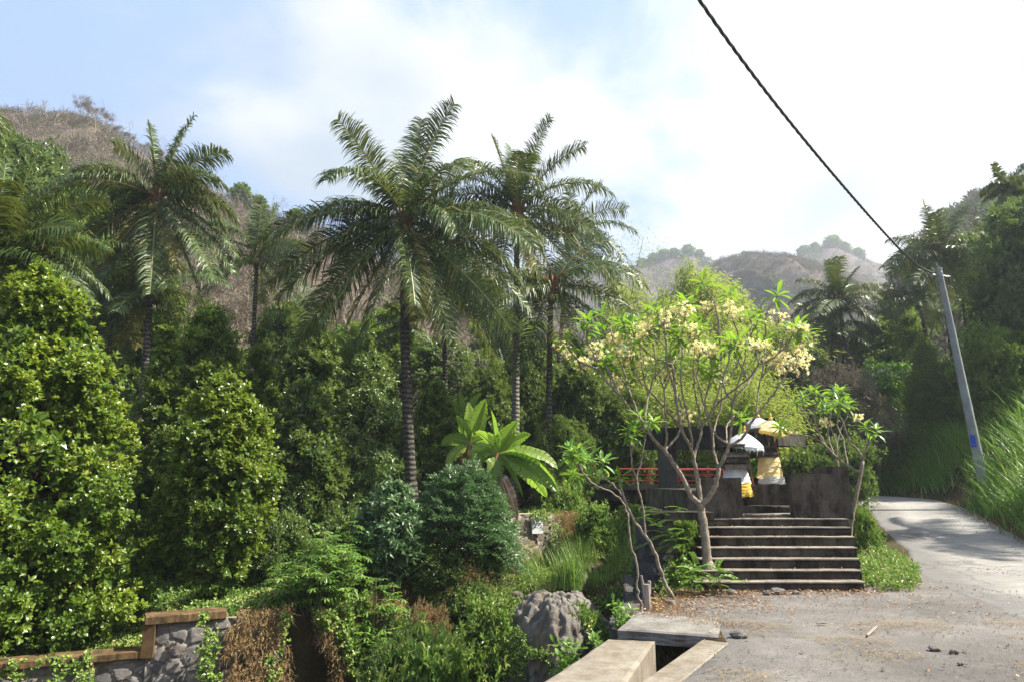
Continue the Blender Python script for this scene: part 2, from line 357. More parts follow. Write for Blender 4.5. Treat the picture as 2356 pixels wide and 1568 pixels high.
# ------------------------------------------------------------ terrain
def seg_side(P, x, y):
    """signed distance to polyline (positive on the right-hand side walking along it)"""
    x = np.asarray(x, float); y = np.asarray(y, float); best = np.full(x.shape, 1e9); sg = np.zeros(x.shape)
    for (ax, ay), (bx, by) in zip(P[:-1], P[1:]):
        dx, dy = bx-ax, by-ay; t = np.clip(((x-ax)*dx+(y-ay)*dy)/(dx*dx+dy*dy), 0, 1)
        d = np.hypot(x-ax-t*dx, y-ay-t*dy); s = np.where((x-ax)*dy-(y-ay)*dx >= 0, 1., -1.)
        c = d < best-1e-7; best = np.where(c, d, best); sg = np.where(c, s, sg)
    return best*sg
EDGE = [(-6, -40), (-3.2, -2), (-.1, 4), (1.24, 6.36), (2.12, 7.85), (2.2, 8.7), (1.75, 9.3), (2.0, 10.3), (2.45, 11.1), (2.75, 12.5), (3.0, 16), (4, 22), (5.2, 30), (5.5, 60)]
WEST = [(-60, 4), (-20, 9.0), (-9.2, 12.6), (-6.45, 13.35), (-4.3, 14.3), (-2.4, 16.2), (-1.2, 17.0), (-.1, 19.3), (.9, 20.6), (1.0, 24), (2.2, 30), (3, 60)]
FOOT = [(6.5, -60), (8.3, 4), (10.3, 11), (11.5, 15), (13.6, 20.5), (15.6, 25.5), (15.6, 29.5), (12.5, 31.5), (9, 33), (7.5, 37), (7, 60)]
def zroad(x, y): return 1.12*sstep(12.0, 29, y)
CREST_L = ([-900, -300, 0, 100, 200, 300, 400, 500, 600, 700, 800, 1000, 1200, 1400, 1600, 1900], [190, 225, 262, 272, 322, 372, 430, 468, 510, 545, 590, 665, 740, 830, 930, 1010])
def crestL(a):
    u = 1178+a*FO*1.02; v = np.interp(u, *CREST_L); return np.tan(np.arctan((784-v)/FO)+PITCH)
def distL(a): return np.interp(1178+a*FO, [-900, 0, 600, 1000, 1400, 1900], [130, 120, 105, 85, 75, 70])
def hillL(x, y):
    a = x/np.maximum(y, 1); c = crestL(a); D = distL(a)
    s = (y-27)/(D-27); z = 0.2+(c*D+1.4)*np.where(s < 1, np.clip(s, -1, 1)**1.0, 1-(s-1)*.35)
    return z+(fbm(x*.06, y*.06, 2.0)-.5)*5*np.clip(s, 0, 1)
def zbank(x, y, d):
    b = np.interp(x, [-7, -6.7, -6.5, -3.5, -1, .9], [-1.55, -1.5, -.95, -.75, .15, .6])
    return b+.09*np.clip(d, 0, 30)+.35*(fbm(x*.5, y*.5, 7.)-.5)*np.clip(d, 0, 1.5)
def Z(x, y):
    x = np.asarray(x, float); y = np.asarray(y, float)
    e = seg_side(EDGE, x, y); w = -seg_side(WEST, x, y); f = seg_side(FOOT, x, y)
    zp = zroad(x, y)
    bank = zp+np.where(f > 0, .62*np.clip(f, 0, 6)+.35*np.clip(f-6, 0, 30)+.25*np.clip(f-36, 0, 400), 0)+np.where(f > 0, (fbm(x*.4, y*.4, 4.)-.5)*np.clip(f, 0, 2), 0)
    floor = np.interp(y, [8, 13.5, 15.2, 16.5, 20, 25, 32, 45, 80], [-3.7, -3.3, -2.4, -.95, -.55, .1, 1.0, 3.5, 12])+.5*(fbm(x*.8, y*.8, 1.)-.5)
    z = np.where(e >= 0, bank, floor)
    s = sstep(-1.0, 0.0, e); z = np.where(e < 0, floor*(1-s)+zp*s, z)
    zb = zbank(x, y, w); s2 = sstep(-.5, .15, w)
    z = np.where(w > -.5, z*(1-s2)+np.maximum(zb, -5)*s2, z)
    z = np.where((y > 27) & (f < 0), np.maximum(z, np.where(x < 8, hillL(x, y)-.25*0, -99)), z)
    return z
def zat(x, y): return float(Z(np.array([x]), np.array([y]))[0])
def axis(lo, hi, st, far0, far1, g=1.12):
    a = list(np.arange(lo, hi+st/2, st)); s = st
    while a[-1] < far1: s *= g; a.append(a[-1]+s)
    s = st; b = []; p = lo
    while p > far0: s *= g; p -= s; b.append(p)
    return np.array(b[::-1]+a)
X, Y = np.meshgrid(axis(-15, 22, .14, -700, 700), axis(2, 36, .14, -50, 690), indexing='ij')
Zg = Z(X, Y)
Zg = np.where(Y > 110, np.minimum(Zg, 25), Zg)
Zg = np.where((Y > 30) & (X < 8), Zg-1.2, Zg)
tag(MB().grid(np.stack([X, Y, Zg], -1)).build('ground', M['soil'], smooth=True), 'brown soil of the valley floor and banks', 'ground', kind='structure')

# gravel yard in front of the steps, and the road: sheets laid on the ground
def sheet(name, mat, left, right, nu, nv, off, rough=0.0):
    L = np.array(left, float); Rr = np.array(right, float)
    def res(P, n):
        s = np.concatenate([[0], np.cumsum(np.hypot(*(np.diff(P, axis=0).T)))]); t = np.linspace(0, s[-1], n); return np.stack([np.interp(t, s, P[:, 0]), np.interp(t, s, P[:, 1])], 1)
    L = res(L, nv); Rr = res(Rr, nv); t = np.linspace(0, 1, nu)[:, None, None]
    wob = (fbm(L[:, 1]*1.3, L[:, 0]*1.3, 3.)-.5)*.35
    L = L+np.stack([wob, wob*0], 1)*rough; P = L[None]*(1-t)+Rr[None]*t
    z = zroad(P[..., 0], P[..., 1])+off+.012*(fbm(P[..., 0]*3, P[..., 1]*3, 5.)-.5)
    ed = np.minimum(t[..., 0], 1-t[..., 0]); z = z-.05*(1-sstep(0, .03, ed))
    k2 = np.broadcast_to(sstep(.02, .4, t[..., 0])+.5*(fbm(P[..., 0]*1.5, P[..., 1]*1.5, 6.)-.5), z.shape)
    return MB().grid(np.concatenate([P, z[..., None]], -1), .5, k2).build(name, mat, smooth=True)
yd = sheet('yard', M['yard'], [(-3.0, -2), (-.02, 4), (1.32, 6.36), (2.16, 7.8), (2.3, 8.6), (1.75, 9.5), (2.1, 10.45), (2.7, 11.2), (6.0, 12.3), (7.2, 13.4)], [(5.9, -2), (6.1, 3), (6.4, 6), (6.9, 8), (7.3, 9), (7.7, 10), (8.1, 11), (8.4, 11.9), (8.7, 12.8), (8.9, 13.6)], 60, 120, .012, .25)
tag(yd, 'grey gravel and dust yard in front of the shrine steps', 'yard', kind='structure')
rd = sheet('road', M['road'], [(4.9, -2), (5.1, 3), (5.4, 6), (5.9, 8), (6.4, 10), (6.9, 12), (7.5, 13.8), (8.8, 16.2), (9.8, 19), (11.2, 22.5), (12.2, 26), (12.6, 30.5)], [(7.6, -2), (8.2, 3), (8.8, 6), (9.4, 8), (10.0, 10), (10.6, 12), (11.3, 14.5), (12.3, 17), (13.5, 20), (14.8, 23), (15.5, 26), (14.8, 30.3)], 60, 160, .022, .6)
tag(rd, 'pale cracked concrete road climbing to the right', 'road', kind='structure')

# hills
def hill(name, label, crest, dist, y0, us, mat, z0, nrough, seed):
    u = np.linspace(us[0], us[1], 260); s = np.concatenate([np.linspace(0, 1, 120), np.linspace(1.03, 1.6, 16)])
    U, S = np.meshgrid(u, s, indexing='ij'); a = (U-1178)/FO*.98/np.cos(0)
    D = np.interp(U, dist[0], dist[1]); v = np.interp(U, crest[0], crest[1]); el = np.tan(np.arctan((784-v)/FO)+PITCH)
    Yy = y0+(D-y0)*S; Xx = a*Yy
    prof = np.where(S < 1, np.clip(S, 0, 1)**.95, 1-(S-1)*.8)
    Zz = z0+(el*D+EYE-z0)*prof
    rg = (np.abs(fbm(Xx/(D*.11), Yy/(D*.25), seed, 4)-.5)*2)
    Zz = Zz+((fbm(Xx/(D*.12), Yy/(D*.12), seed+3, 5)-.5)*nrough-rg*nrough*.8)*np.clip(S*1.5, 0, 1)*np.where(S < 1, (1-.75*S**4), .3)
    o = MB().grid(np.stack([Xx, Yy, Zz], -1)).build(name, mat, smooth=True)
    tag(o, label, 'hill', kind='structure'); return Xx, Yy, Zz
U_, Y_ = np.meshgrid(np.linspace(-1.35, .5, 300), np.concatenate([np.linspace(26.5, 140, 150), np.linspace(145, 260, 12)]), indexing='ij')
XL = U_*Y_; ZL = hillL(XL, Y_)
tag(MB().grid(np.stack([XL, Y_, ZL], -1)).build('hill', M['hill'], smooth=True), 'dry brown hillside rising on the left', 'hill', kind='structure')
HM = hill('hill', 'dry purple-brown hill in the middle distance', ([1200, 1500, 1600, 1650, 1700, 1760, 1850, 1900, 2000, 2100, 2300, 2600], [800, 720, 668, 625, 588, 571, 574, 584, 610, 650, 720, 800]), ([1200, 2600], [270, 250]), 100, (1200, 2600), M['farhill'], 6, 26, 11.)
HF = hill('hill', 'far hazy hill with a wooded crest', ([600, 1300, 1400, 1480, 1550, 1620, 1700, 1800, 1900, 1960, 2040, 2100, 2200, 2500, 2900], [640, 628, 615, 600, 585, 580, 605, 610, 578, 566, 574, 592, 600, 600, 620]), ([600, 2900], [430, 400]), 230, (600, 2900), M['farhill'], 10, 30, 21.)
HR = hill('hill', 'steep wooded hillside behind the right bank', ([2040, 2120, 2180, 2230, 2300, 2356, 2500, 2900, 3400], [760, 640, 560, 510, 475, 440, 400, 360, 330]), ([2000, 3400], [120, 110]), 42, (2040, 3400), M['farhill'], 8, 8, 31.)

# ------------------------------------------------------------ structure: shrine steps, walls, bridge, walls of the ravine
TV = [1338, 1311.5, 1285, 1259, 1234, 1212, 1192.6]
ST = [at(1790, v, 11.3+.27*k)[2] for k, v in enumerate(TV)]
LX = [1612, 1610, 1618, 1626, 1632, 1606, 1606]; RX = [1988, 1982, 1978, 1971, 1966, 1958, 1952]
LX = [1600, 1608, 1610, 1612, 1616, 1618, 1620]
YS = [11.3+.27*k for k in range(7)]; YB = 13.35
stair = thing('stone_stairway', (4.2, 11.3, 0), 'broad flight of dark weathered concrete steps climbing to the shrine', 'steps')
def soft_block(mb, x0, x1, y0, y1, z0, z1, seed, n=40, var=.5):
    """block with worn, slightly wavy front edge"""
    t = np.linspace(0, 1, n); w = (fbm(t*9, seed, 1.)-.5)*.03; w2 = (fbm(t*7, seed+5, 1.)-.5)*.022
    xs = x0+(x1-x0)*t; r = .018
    prof = [(y0+.004, z0), (y0, z0+.02), (y0, z1-r), (y0+r*.4, z1-r*.35), (y0+r, z1), ((y0+y1)/2, z1+.002), (y1, z1), (y1, z0)]
    P = np.array([[(x, y+(w[i] if k < 5 else 0), z+(w2[i] if 1 < k < 7 else 0)) for k, (y, z) in enumerate(prof)] for i, x in enumerate(xs)])
    mb.grid(P, var)
    for i in (0, -1):
        c = P[i]; m = len(c); F = [(0, 1, 6, 7), (1, 2, 5, 6), (2, 3, 4, 5)] if i else [(7, 6, 1, 0), (6, 5, 2, 1), (5, 4, 3, 2)]
        mb.add(c, F, var)
for k in range(7):
    x0 = at(LX[k], TV[k], YS[k])[0]; x1 = at(RX[k], TV[k], YS[k])[0]; zb = 0 if k == 0 else ST[k-1]
    m1 = MB(); soft_block(m1, x0, x1, YS[k], YS[k]+.31 if k < 6 else YB, zb-.12 if k == 0 else zb+.002, ST[k]-.022, k*3.1); s_ = m1.build('riser', M['oldcon'], stair, smooth=False)
    m1 = MB(); soft_block(m1, x0-.012, x1+.012, YS[k]-.018, YS[k]+.30 if k < 6 else YB-.02, ST[k]-.018, ST[k]+.004, k*3.1+.7, 50); m1.build('tread', M['tread'], stair)
T7 = ST[6]
YW = 13.15
# shrine enclosure
enc = thing('shrine_enclosure', (4.6, YW, 0), 'blackened rendered walls and platform of the little shrine above the steps', 'shrine platform')
def panel(name, corners, th, mat, seed=1.):
    """upright slab from 4 front corners (bl, br, tr, tl) with rough faces"""
    c = [np.array(p, float) for p in corners]; n = 26; s = np.linspace(0, 1, n)[:, None, None]; t = np.linspace(0, 1, n)[None, :, None]
    Fr = (c[0]*(1-s)+c[1]*s)*(1-t)+(c[3]*(1-s)+c[2]*s)*t
    Fr = Fr+0; Fr[..., 1] += (fbm(Fr[..., 0]*4, Fr[..., 2]*4, seed)-.5)*.02; Fr[..., 2] += (fbm(Fr[..., 0]*3, seed, 2)-.5)*.025*t[..., 0]
    Bk = Fr.copy(); Bk[..., 1] = Bk[..., 1]*0+np.array([q[1] for q in c]).mean()+th
    mb = MB(); mb.grid(Fr); mb.grid(Bk[::-1])
    for a, b in ((Fr[0], Bk[0]), (Bk[-1], Fr[-1]), (Bk[:, 0], Fr[:, 0]), (Fr[:, -1], Bk[:, -1])):
        mb.grid(np.stack([a, b], 1) if 0 else np.stack([b, a], 1))
    return mb.build(name, mat, enc)
zf_ = T7-.02
def pc(u, v, y): return at(u, v, y)
def dn(p, z): return np.array((p[0], p[1], z))
lw = [pc(1608, 1190, YW), pc(1709, 1193, YW), pc(1705, 1097, YW), pc(1606, 1101, YW)]
lw = [dn(lw[0], zf_), dn(lw[1], zf_), lw[2], lw[3]]; panel('low_wall', lw, .16, M['wallcon'], 2.)
rw = [pc(1827, 1190, YW), pc(1948, 1190, YW), pc(1943, 1088, YW), pc(1817, 1088, YW)]
rw = [dn(rw[0], zf_), dn(rw[1], zf_), rw[2], rw[3]]; panel('low_wall', rw, .16, M['wallcon'], 6.)
# raised post at the right end
pr = pc(1928, 1072, YW+.02); MB().box((pr[0]+.03, YW+.15, (zf_+pr[2])/2), (.30, .32, pr[2]-zf_), taper=.93).build('end_post', M['wallcon'], enc)
pr2 = pc(1886, 1074, YW+1.9); MB().box((pr2[0], YW+2.0, (zf_+pr2[2])/2), (.24, .24, pr2[2]-zf_), taper=.95).build('end_post', M['wallcon'], enc)
# inner steps between the walls and the back wall
z8 = pc(1766, 1181, YW+.35)[2]; z9 = pc(1766, 1163, YW+.75)[2]
xi0 = pc(1707, 1190, YW+.3)[0]-.25; xi1 = pc(1826, 1190, YW+.3)[0]+.25
m1 = MB(); soft_block(m1, xi0, xi1, YW+.30, YW+.9, zf_, z8, 8.); m1.build('inner_step', M['tread'], enc)
m1 = MB(); soft_block(m1, xi0, xi1, YW+.68, YW+1.3, zf_, z9, 9.); m1.build('inner_step', M['oldcon'], enc)
bw = [pc(1700, 1163, YW+1.25), pc(1835, 1163, YW+1.25), pc(1835, 1113, YW+1.25), pc(1700, 1115, YW+1.25)]
panel('back_wall', [dn(bw[0], zf_), dn(bw[1], zf_), bw[2], bw[3]], .12, M['wallcon'], 4.)
# platform body beneath and behind
xl = lw[0][0]; xr = rw[1][0]
m1 = MB(); soft_block(m1, xl, xr, YB-.03, YW+6.0, -.3, zf_-.006, 7.); m1.build('platform', M['wallcon'], enc)
zpl = bw[2][2]-.10
m1 = MB(); soft_block(m1, xl+.1, xr-.15, YW+1.45, YW+5.6, zf_-.1, zpl, 3.); m1.build('upper_platform', M['wallcon'], enc)
zk = pc(1870, 1100, YW+5.2)[2]
for a, b in (((1690, 1770), 0), ((1800, 1860), 1)):
    p0 = pc(a[0], 1100, YW+5.2); p1 = pc(a[1], 1100, YW+5.2)
    MB().box(((p0[0]+p1[0])/2, YW+5.3, (zpl+p0[2])/2), (p1[0]-p0[0], .14, p0[2]-zpl+.06)).build('back_kerb', M['oldcon'], enc)

# shrine towers -------------------------------------------------
def wrap(mb, c, z0, z1, r0, r1, seed, sq=.5, n=48, m=22, tail=0):
    """cloth wound round a square-ish shaft with horizontal folds"""
    th = np.linspace(0, 2*pi, n); P = []
    for i in range(m):
        t = i/(m-1); r = r0+(r1-r0)*t; f = 1+.012*np.sin(i*1.3+3*np.sin(th+seed)+4*fbm(np.cos(th)*2, np.sin(th)*2, seed))+.07*(fbm(np.cos(th)*1.6+seed, np.sin(th)*1.6, t*9)-.5)*2
        s = 1/np.maximum(np.abs(np.cos(th-.3)), np.abs(np.sin(th-.3)))**sq
        z = z0+(z1-z0)*t+.03*np.sin(th*2+seed)*(.3 if 0 < i < m-1 else .6)-.0*tail
        P.append(np.stack([c[0]+r*f*s*np.cos(th), c[1]+r*f*s*np.sin(th), z], 1))
    mb.grid(np.array(P).transpose(1, 0, 2)); return mb
def umbrella(name, u, vt, vb, w, y, mat, label, fringe, polex=0, pb=None, tilt=(0, 0), trim=None):
    top = at(u, vt, y); edge = at(u, vb, y); Rr = w/2/FO*y*1.0; h = top[2]-edge[2]
    g = thing(name, (top[0]+polex, y, pb if pb is not None else zpl), label, 'umbrella', 'ceremonial umbrellas over the shrine')
    nr = 10; th = np.linspace(0, 2*pi, 10*6+1); rr = np.linspace(.03, 1, 14); P = []
    for r in rr:
        sc = .045*np.abs(np.sin(th*5))**.8*r**2; R1 = Rr*r*(1-sc)
        zz = top[2]-h*(.62*r+.38*r**2.6)+.09*np.sin(th)*r-.02*(1-np.abs(np.sin(th*5)))*r**2*0 + .03*np.abs(np.sin(th*5))*r**2*h*2+(fbm(np.cos(th)*4*r, np.sin(th)*4*r, u)-.5)*.04*r
        P.append(np.stack([top[0]+R1*np.cos(th)+tilt[0]*(1-r), y+R1*np.sin(th), zz+tilt[1]*np.cos(th)*r], 1))
    P = np.array(P).transpose(1, 0, 2); o = MB().grid(P).build('canopy', mat, g, smooth=False)
    # valance and fringe strands
    E_ = P[:, -1]; mb = MB(); D_ = E_.copy(); D_[:, 2] -= .07; D_[:, 0] = top[0]+(D_[:, 0]-top[0])*.985; mb.grid(np.stack([E_, D_], 1))
    rg = np.random.default_rng(int(u))
    for i in range(150):
        a = rg.uniform(0, 1)*(len(th)-2); k = int(a); p = E_[k]*(1-(a-k))+E_[k+1]*(a-k); L = rg.uniform(.03, .11)*(2.0 if rg.random() < .06 else 1)
        q = p+np.array((rg.normal(0, .015), rg.normal(0, .015), -L)); w_ = .008
        mb.add([p+(-w_, 0, -.04), p+(w_, 0, -.04), q+(w_*.5, 0, 0), q+(-w_*.5, 0, 0)], [(0, 1, 2, 3)])
    mb.build('fringe', fringe, g)
    px = top[0]+polex
    MB().tube([(px+tilt[0]*.3, y, (pb if pb is not None else zpl)), (top[0]+tilt[0], y, top[2]+.02)], [.018, .014], 8).build('shaft', M['woodp'], g)
    MB().lathe([(.0, .16), (.015, .13), (.03, .10), (.012, .07), (.035, .04), (.05, .0), (.0, -.01)], (top[0]+tilt[0], y, top[2]-.005), 12).build('finial', trim or M['goldtrim'], g, smooth=True)
    rb = MB()
    for k in range(10):
        i = k*6; rb.tube(P[i]-(0, 0, .012), .006, 4)
    rb.build('ribs', M['woodp'], g)
    return g
def tower(name, label, cat, u, y, tiers, zbase, mat=None):
    c = at(u, 1100, y); g = thing(name, (c[0], y, zbase), label, cat); return g, c[0]
# left tower
yl = YW+1.15+.9
g, cx = tower('shrine_tower', 'smaller carved shrine tower wrapped in white and golden cloth behind the left wall', 'shrine', 1697, yl, None, zpl)
cx = at(1692, 1100, yl)[0]
def zv(v, y): return at(1700, v, y)[2]
mb = MB()
for (v0, v1, w) in ((1078, 1068, .62), (1069, 1062, .40), (1063, 1056, .50), (1056, 1050, .44), (1051, 1045, .52)):
    z0 = zv(v0, yl); z1 = zv(v1, yl); mb.box((cx, yl, (z0+z1)/2), (w*.92, w*.9, z1-z0), taper=.96)
mb.build('carved_shaft', M['carved'], g)
mb = MB(); zA = zv(1046, yl); zB = zv(1026, yl)
for sx in (-1, 1):
    for sy in (-1, 1): mb.box((cx+sx*.17, yl+sy*.17, (zA+zB)/2), (.06, .06, zB-zA))
mb.box((cx, yl+.19, (zA+zB)/2), (.36, .05, zB-zA)); mb.box((cx, yl, zB+.02), (.40, .38, .05)); mb.box((cx, yl, zA+.03), (.46, .44, .06)); mb.build('niche', M['carved'], g)
mb = MB(); wrap(mb, (cx+.02, yl), zv(1112, yl), zv(1075, yl), .27, .19, 1.); mb.build('white_wrap', M['white'], g)
mb = MB(); ys_ = YW+.95; wrap(mb, (at(1708, 1100, ys_)[0], ys_), at(1700, 1141, ys_)[2], at(1700, 1110, ys_)[2], .17, .12, 3.); mb.build('golden_sash', M['gold'], g)
MB().box((at(1706, 1100, ys_)[0], ys_, (z9+at(1700, 1135, ys_)[2])/2), (.2, .2, at(1700, 1135, ys_)[2]-z9)).build('plinth', M['oldcon'], g)
# right tower
yr = YW+2.6
cxr = at(1766, 1100, yr)[0]
g2 = thing('shrine_tower', (cxr, yr, zpl), 'larger shrine tower wrapped in pale yellow cloth with a white hem', 'shrine')
mb = MB(); wrap(mb, (cxr+.06, yr), zv(1097, yr), zv(1050, yr), .235, .19, 5.); mb.build('yellow_wrap', M['yellow'], g2)
mb = MB(); wrap(mb, (cxr+.09, yr), zv(1111, yr), zv(1095, yr), .245, .232, 7.); mb.build('white_hem', M['white'], g2)
mb = MB()
for (v0, v1, w) in ((1052, 1044, .46), (1045, 1040, .52), (1040, 1031, .40), (1032, 1025, .50)):
    z0 = zv(v0, yr); z1 = zv(v1, yr); mb.box((cxr-.06, yr, (z0+z1)/2), (w, w*.95, z1-z0), taper=.95)
mb.build('carved_shaft', M['carved'], g2)
mb = MB(); zA = zv(1025, yr); zB = zv(988, yr)
for sx in (-1, 1):
    for sy in (-1, 1):
        mb.tube([(cxr-.06+sx*.19, yr+sy*.18, zA), (cxr-.06+sx*.17, yr+sy*.16, zB)], [.035, .045, ][:2], 8)
mb.box((cxr-.06, yr+.2, (zA+zB)/2), (.4, .05, zB-zA)); mb.box((cxr-.06, yr, zB+.0), (.44, .42, .06)); 
mb.build('niche', M['carved'], g2)
umbrella('ceremonial_umbrella', 1713, 993, 1021, 80, yl+.15, M['white'], 'white fringed umbrella nearest the steps, over the smaller shrine tower', M['white'], .12, tilt=(0, -.03))
umbrella('ceremonial_umbrella', 1773, 964, 988, 72, yr-.1, M['yellow'], 'yellow umbrella with golden fringe over the taller wrapped tower', M['goldtrim'], .22, tilt=(0, -.02), trim=M['goldtrim'])
umbrella('ceremonial_umbrella', 1744, 958, 980, 66, yr+1.1, M['white'], 'white umbrella half hidden behind the yellow one', M['white'], 0, tilt=(0, 0))
# small offering things
p = at(1846, 1107, YW+1.6); tag(MB().lathe([(.0, 0), (.07, 0), (.085, .13), (.08, .13), (.065, .02), (0, .02)], (p[0]-.02, YW+1.75, zpl+.0), 14).build('white_pot', M['white'], smooth=True), 'small white pot on the ledge beside the right wall', 'pot')
p = at(1706, 1108, 0+YW+1.5)
tag(MB().lathe([(.0, 0), (.035, 0), (.045, .08), (.04, .08), (.03, .02), (0, .02)], (at(1735, 1108, YW+1.8)[0], YW+1.8, zpl), 12).build('white_cup', M['white'], smooth=True), 'little white cup on the ledge left of the yellow-wrapped tower', 'cup')

# concrete portal frame behind the shrine -------------------------------------------
ga = thing('concrete_portal', (at(1542, 1110, 19.3)[0], 19.3, 1.2), 'dark concrete portal frame with a heavy beam behind the shrine', 'portal frame')
A = at(1475, 990, 20); B = at(1712, 970, 16.6); zt = max(A[2], B[2]); zt = (A[2]+B[2])/2
def hbeam(mb, a, b, h0, h1, th):
    d = np.array((b[0]-a[0], b[1]-a[1])); d = d/np.linalg.norm(d); n = np.array((-d[1], d[0]))*th
    P = []
    for dz in (0, 1):
        for (q, nn, hh) in ((a, 0, h0), (b, 0, h1), (b, 1, h1), (a, 1, h0)):
            P.append((q[0]+n[0]*nn, q[1]+n[1]*nn, q[2]-(hh if dz == 0 else 0)))
    return mb.hexa(P)
A[2] = at(1475, 986, 20)[2]; B[2] = at(1712, 974, 16.6)[2]
hbeam(MB(), A, B, .58, .60, .5).build('beam', M['beamcon'], ga)
C_ = at(1852, 1001, 21.5); hbeam(MB(), B+np.array((.02, 0, .03)), np.array((C_[0], 21.5, C_[2])), .50, .34, .45).build('beam', M['beamcon'], ga)
c0 = at(1542, 1180, 19.3); MB().box((c0[0], 19.4, (A[2]-.5+zat(c0[0], 19.4)-1)/2), (.42, .42, A[2]-.5-zat(c0[0], 19.4)+1)).build('column', M['pierc'], ga)
c1 = at(1775, 1100, 18.2); MB().box((c1[0], 18.2, 1.8), (.36, .36, 3.0)).build('column', M['beamcon'], ga)
# footbridge
bx0 = at(1425, 1110, 24)[0]; bx1 = at(1700, 1110, 24)[0]
br = thing('footbridge', (bx0, 24, 1.3), 'small concrete footbridge with red pipe railing crossing the ravine', 'footbridge')
bxl = at(1270, 1110, 26)[0]; zd = at(1500, 1112, 24)[2]
MB().box(((bxl+bx1)/2, 24.9, zd-.1), (bx1-bxl, 1.7, .18)).build('deck', M['pierc'], br)
for dy in (-.6, .6): MB().box(((bxl+bx1)/2, 24.9+dy, zd-.38), (bx1-bxl, .18, .36)).build('girder', M['beamcon'], br)
for dx in (at(1395, 1150, 24.6)[0], at(1560, 1150, 24.6)[0]): MB().box((dx, 24.9, (zd-.5+zat(dx, 24.6)-.6)/2), (.34, .5, zd-.5-zat(dx, 24.6)+.6)).build('pier', M['pierc'], br)
for dy in (-.8, .8):
    mb = MB(); yy = 24.9+dy
    for zz in (.50, .30, .10): mb.tube([(bx0, yy, zd+zz), (bx1, yy, zd+zz)], .022, 6)
    xs = np.linspace(bx0, bx1, 5)
    for x in xs: mb.tube([(x, yy, zd-.22), (x, yy, zd+.51)], .03, 6)
    mb.build('railing', M['red'], br)

# dark stone pier and embankment left of the steps ------------------------------------
def masonry(name, path, ztop, zbot, cell, batter, mat, label, cat, parent=None, seed=0., amp=.06, res=.045, top=None):
    P = np.array(path, float); s = np.concatenate([[0], np.cumsum(np.hypot(*(np.diff(P[:, :2], axis=0).T)))])
    n = int(s[-1]/res)+2; ss = np.linspace(0, s[-1], n); px = np.interp(ss, s, P[:, 0]); py = np.interp(ss, s, P[:, 1])
    zt = np.interp(ss, s, ztop); zb = np.interp(ss, s, zbot); m = int((np.max(ztop)-np.min(zbot))/res)+2
    tx = np.gradient(px); ty = np.gradient(py); l = np.hypot(tx, ty); nx = ty/l; ny = -tx/l
    t = np.linspace(0, 1, m)[None, :]; Zz = zb[:, None]*(1-t)+zt[:, None]*t
    off = (zt[:, None]-Zz)*batter
    wx = (fbm(ss[:, None]*2, Zz*2, seed)-.5)*.5; f1, f2, idd = vor((ss[:, None]+seed*7)/cell+wx, Zz/(cell*.82)+wx*.7)
    e = f2-f1; body = sstep(.04, .20, e); mort = 1-sstep(.03, .13, e)
    dsp = amp*body*(.6+.6*idd)+.045*(fbm(ss[:, None]*7+idd*40, Zz*7, seed)-.5)*body
    off = off+dsp
    G = np.stack([px[:, None]+nx[:, None]*off, py[:, None]+ny[:, None]*off, Zz], -1)
    mb = MB().grid(G, np.clip(idd*.8+.2*fbm(ss[:, None]*14, Zz*14, 2.), 0, 1), mort)
    bk = G[:, -1].copy(); bk2 = bk.copy(); bk2[:, 0] -= nx*.4; bk2[:, 1] -= ny*.4; mb.grid(np.stack([bk, bk2], 1), .5, 1.)
    bb = bk2.copy(); bb[:, 2] = zb; mb.grid(np.stack([bk2, bb], 1), .5, 1.)
    for i, sgn in ((0, 1), (-1, -1)):
        e1 = G[i]; e2 = e1.copy(); e2[:, 0] = bk2[i, 0]; e2[:, 1] = bk2[i, 1]; q = np.stack([e2, e1], 0) if sgn > 0 else np.stack([e1, e2], 0); mb.grid(q, .5, .6)
    o = mb.build(name, mat, parent, smooth=True)
    if parent is None: tag(o, label, cat)
    return o
pA = at(1495, 1180, 12.0); zpt = pA[2]
pier = thing('stone_pier', (pA[0], 12, -.5), 'tall black stone pier standing left of the steps', 'stone pier')
masonry('masonry', [(pA[0]-.02, 12.9), (pA[0], 12.0), (at(1540, 1180, 12)[0], 12.0), (at(1540, 1180, 12)[0]+.02, 12.6)], [zpt-.1]*4, [-3.1]*4, .20, .09, M['dkstone'], '', '', pier, 3.)
MB().box((at(1560, 1175, 12.2)[0]+.02, 12.3, zpt-.04), (1.05, .7, .12)).build('cap', M['oldcon'], pier)
masonry('embankment', [(1.62, 9.25), (1.72, 10.0), (2.0, 11.0), (2.3, 12.2), (2.6, 14.5), (3.0, 17)], [-.15, -.12, -.15, -.25, -.3, -.3], [-3.0, -2.6, -2.2, -1.8, -1.6, -1.4], .34, .65, M['dkstone'], 'shaded sloping stone embankment below the yard edge', 'embankment', None, 5., .045)

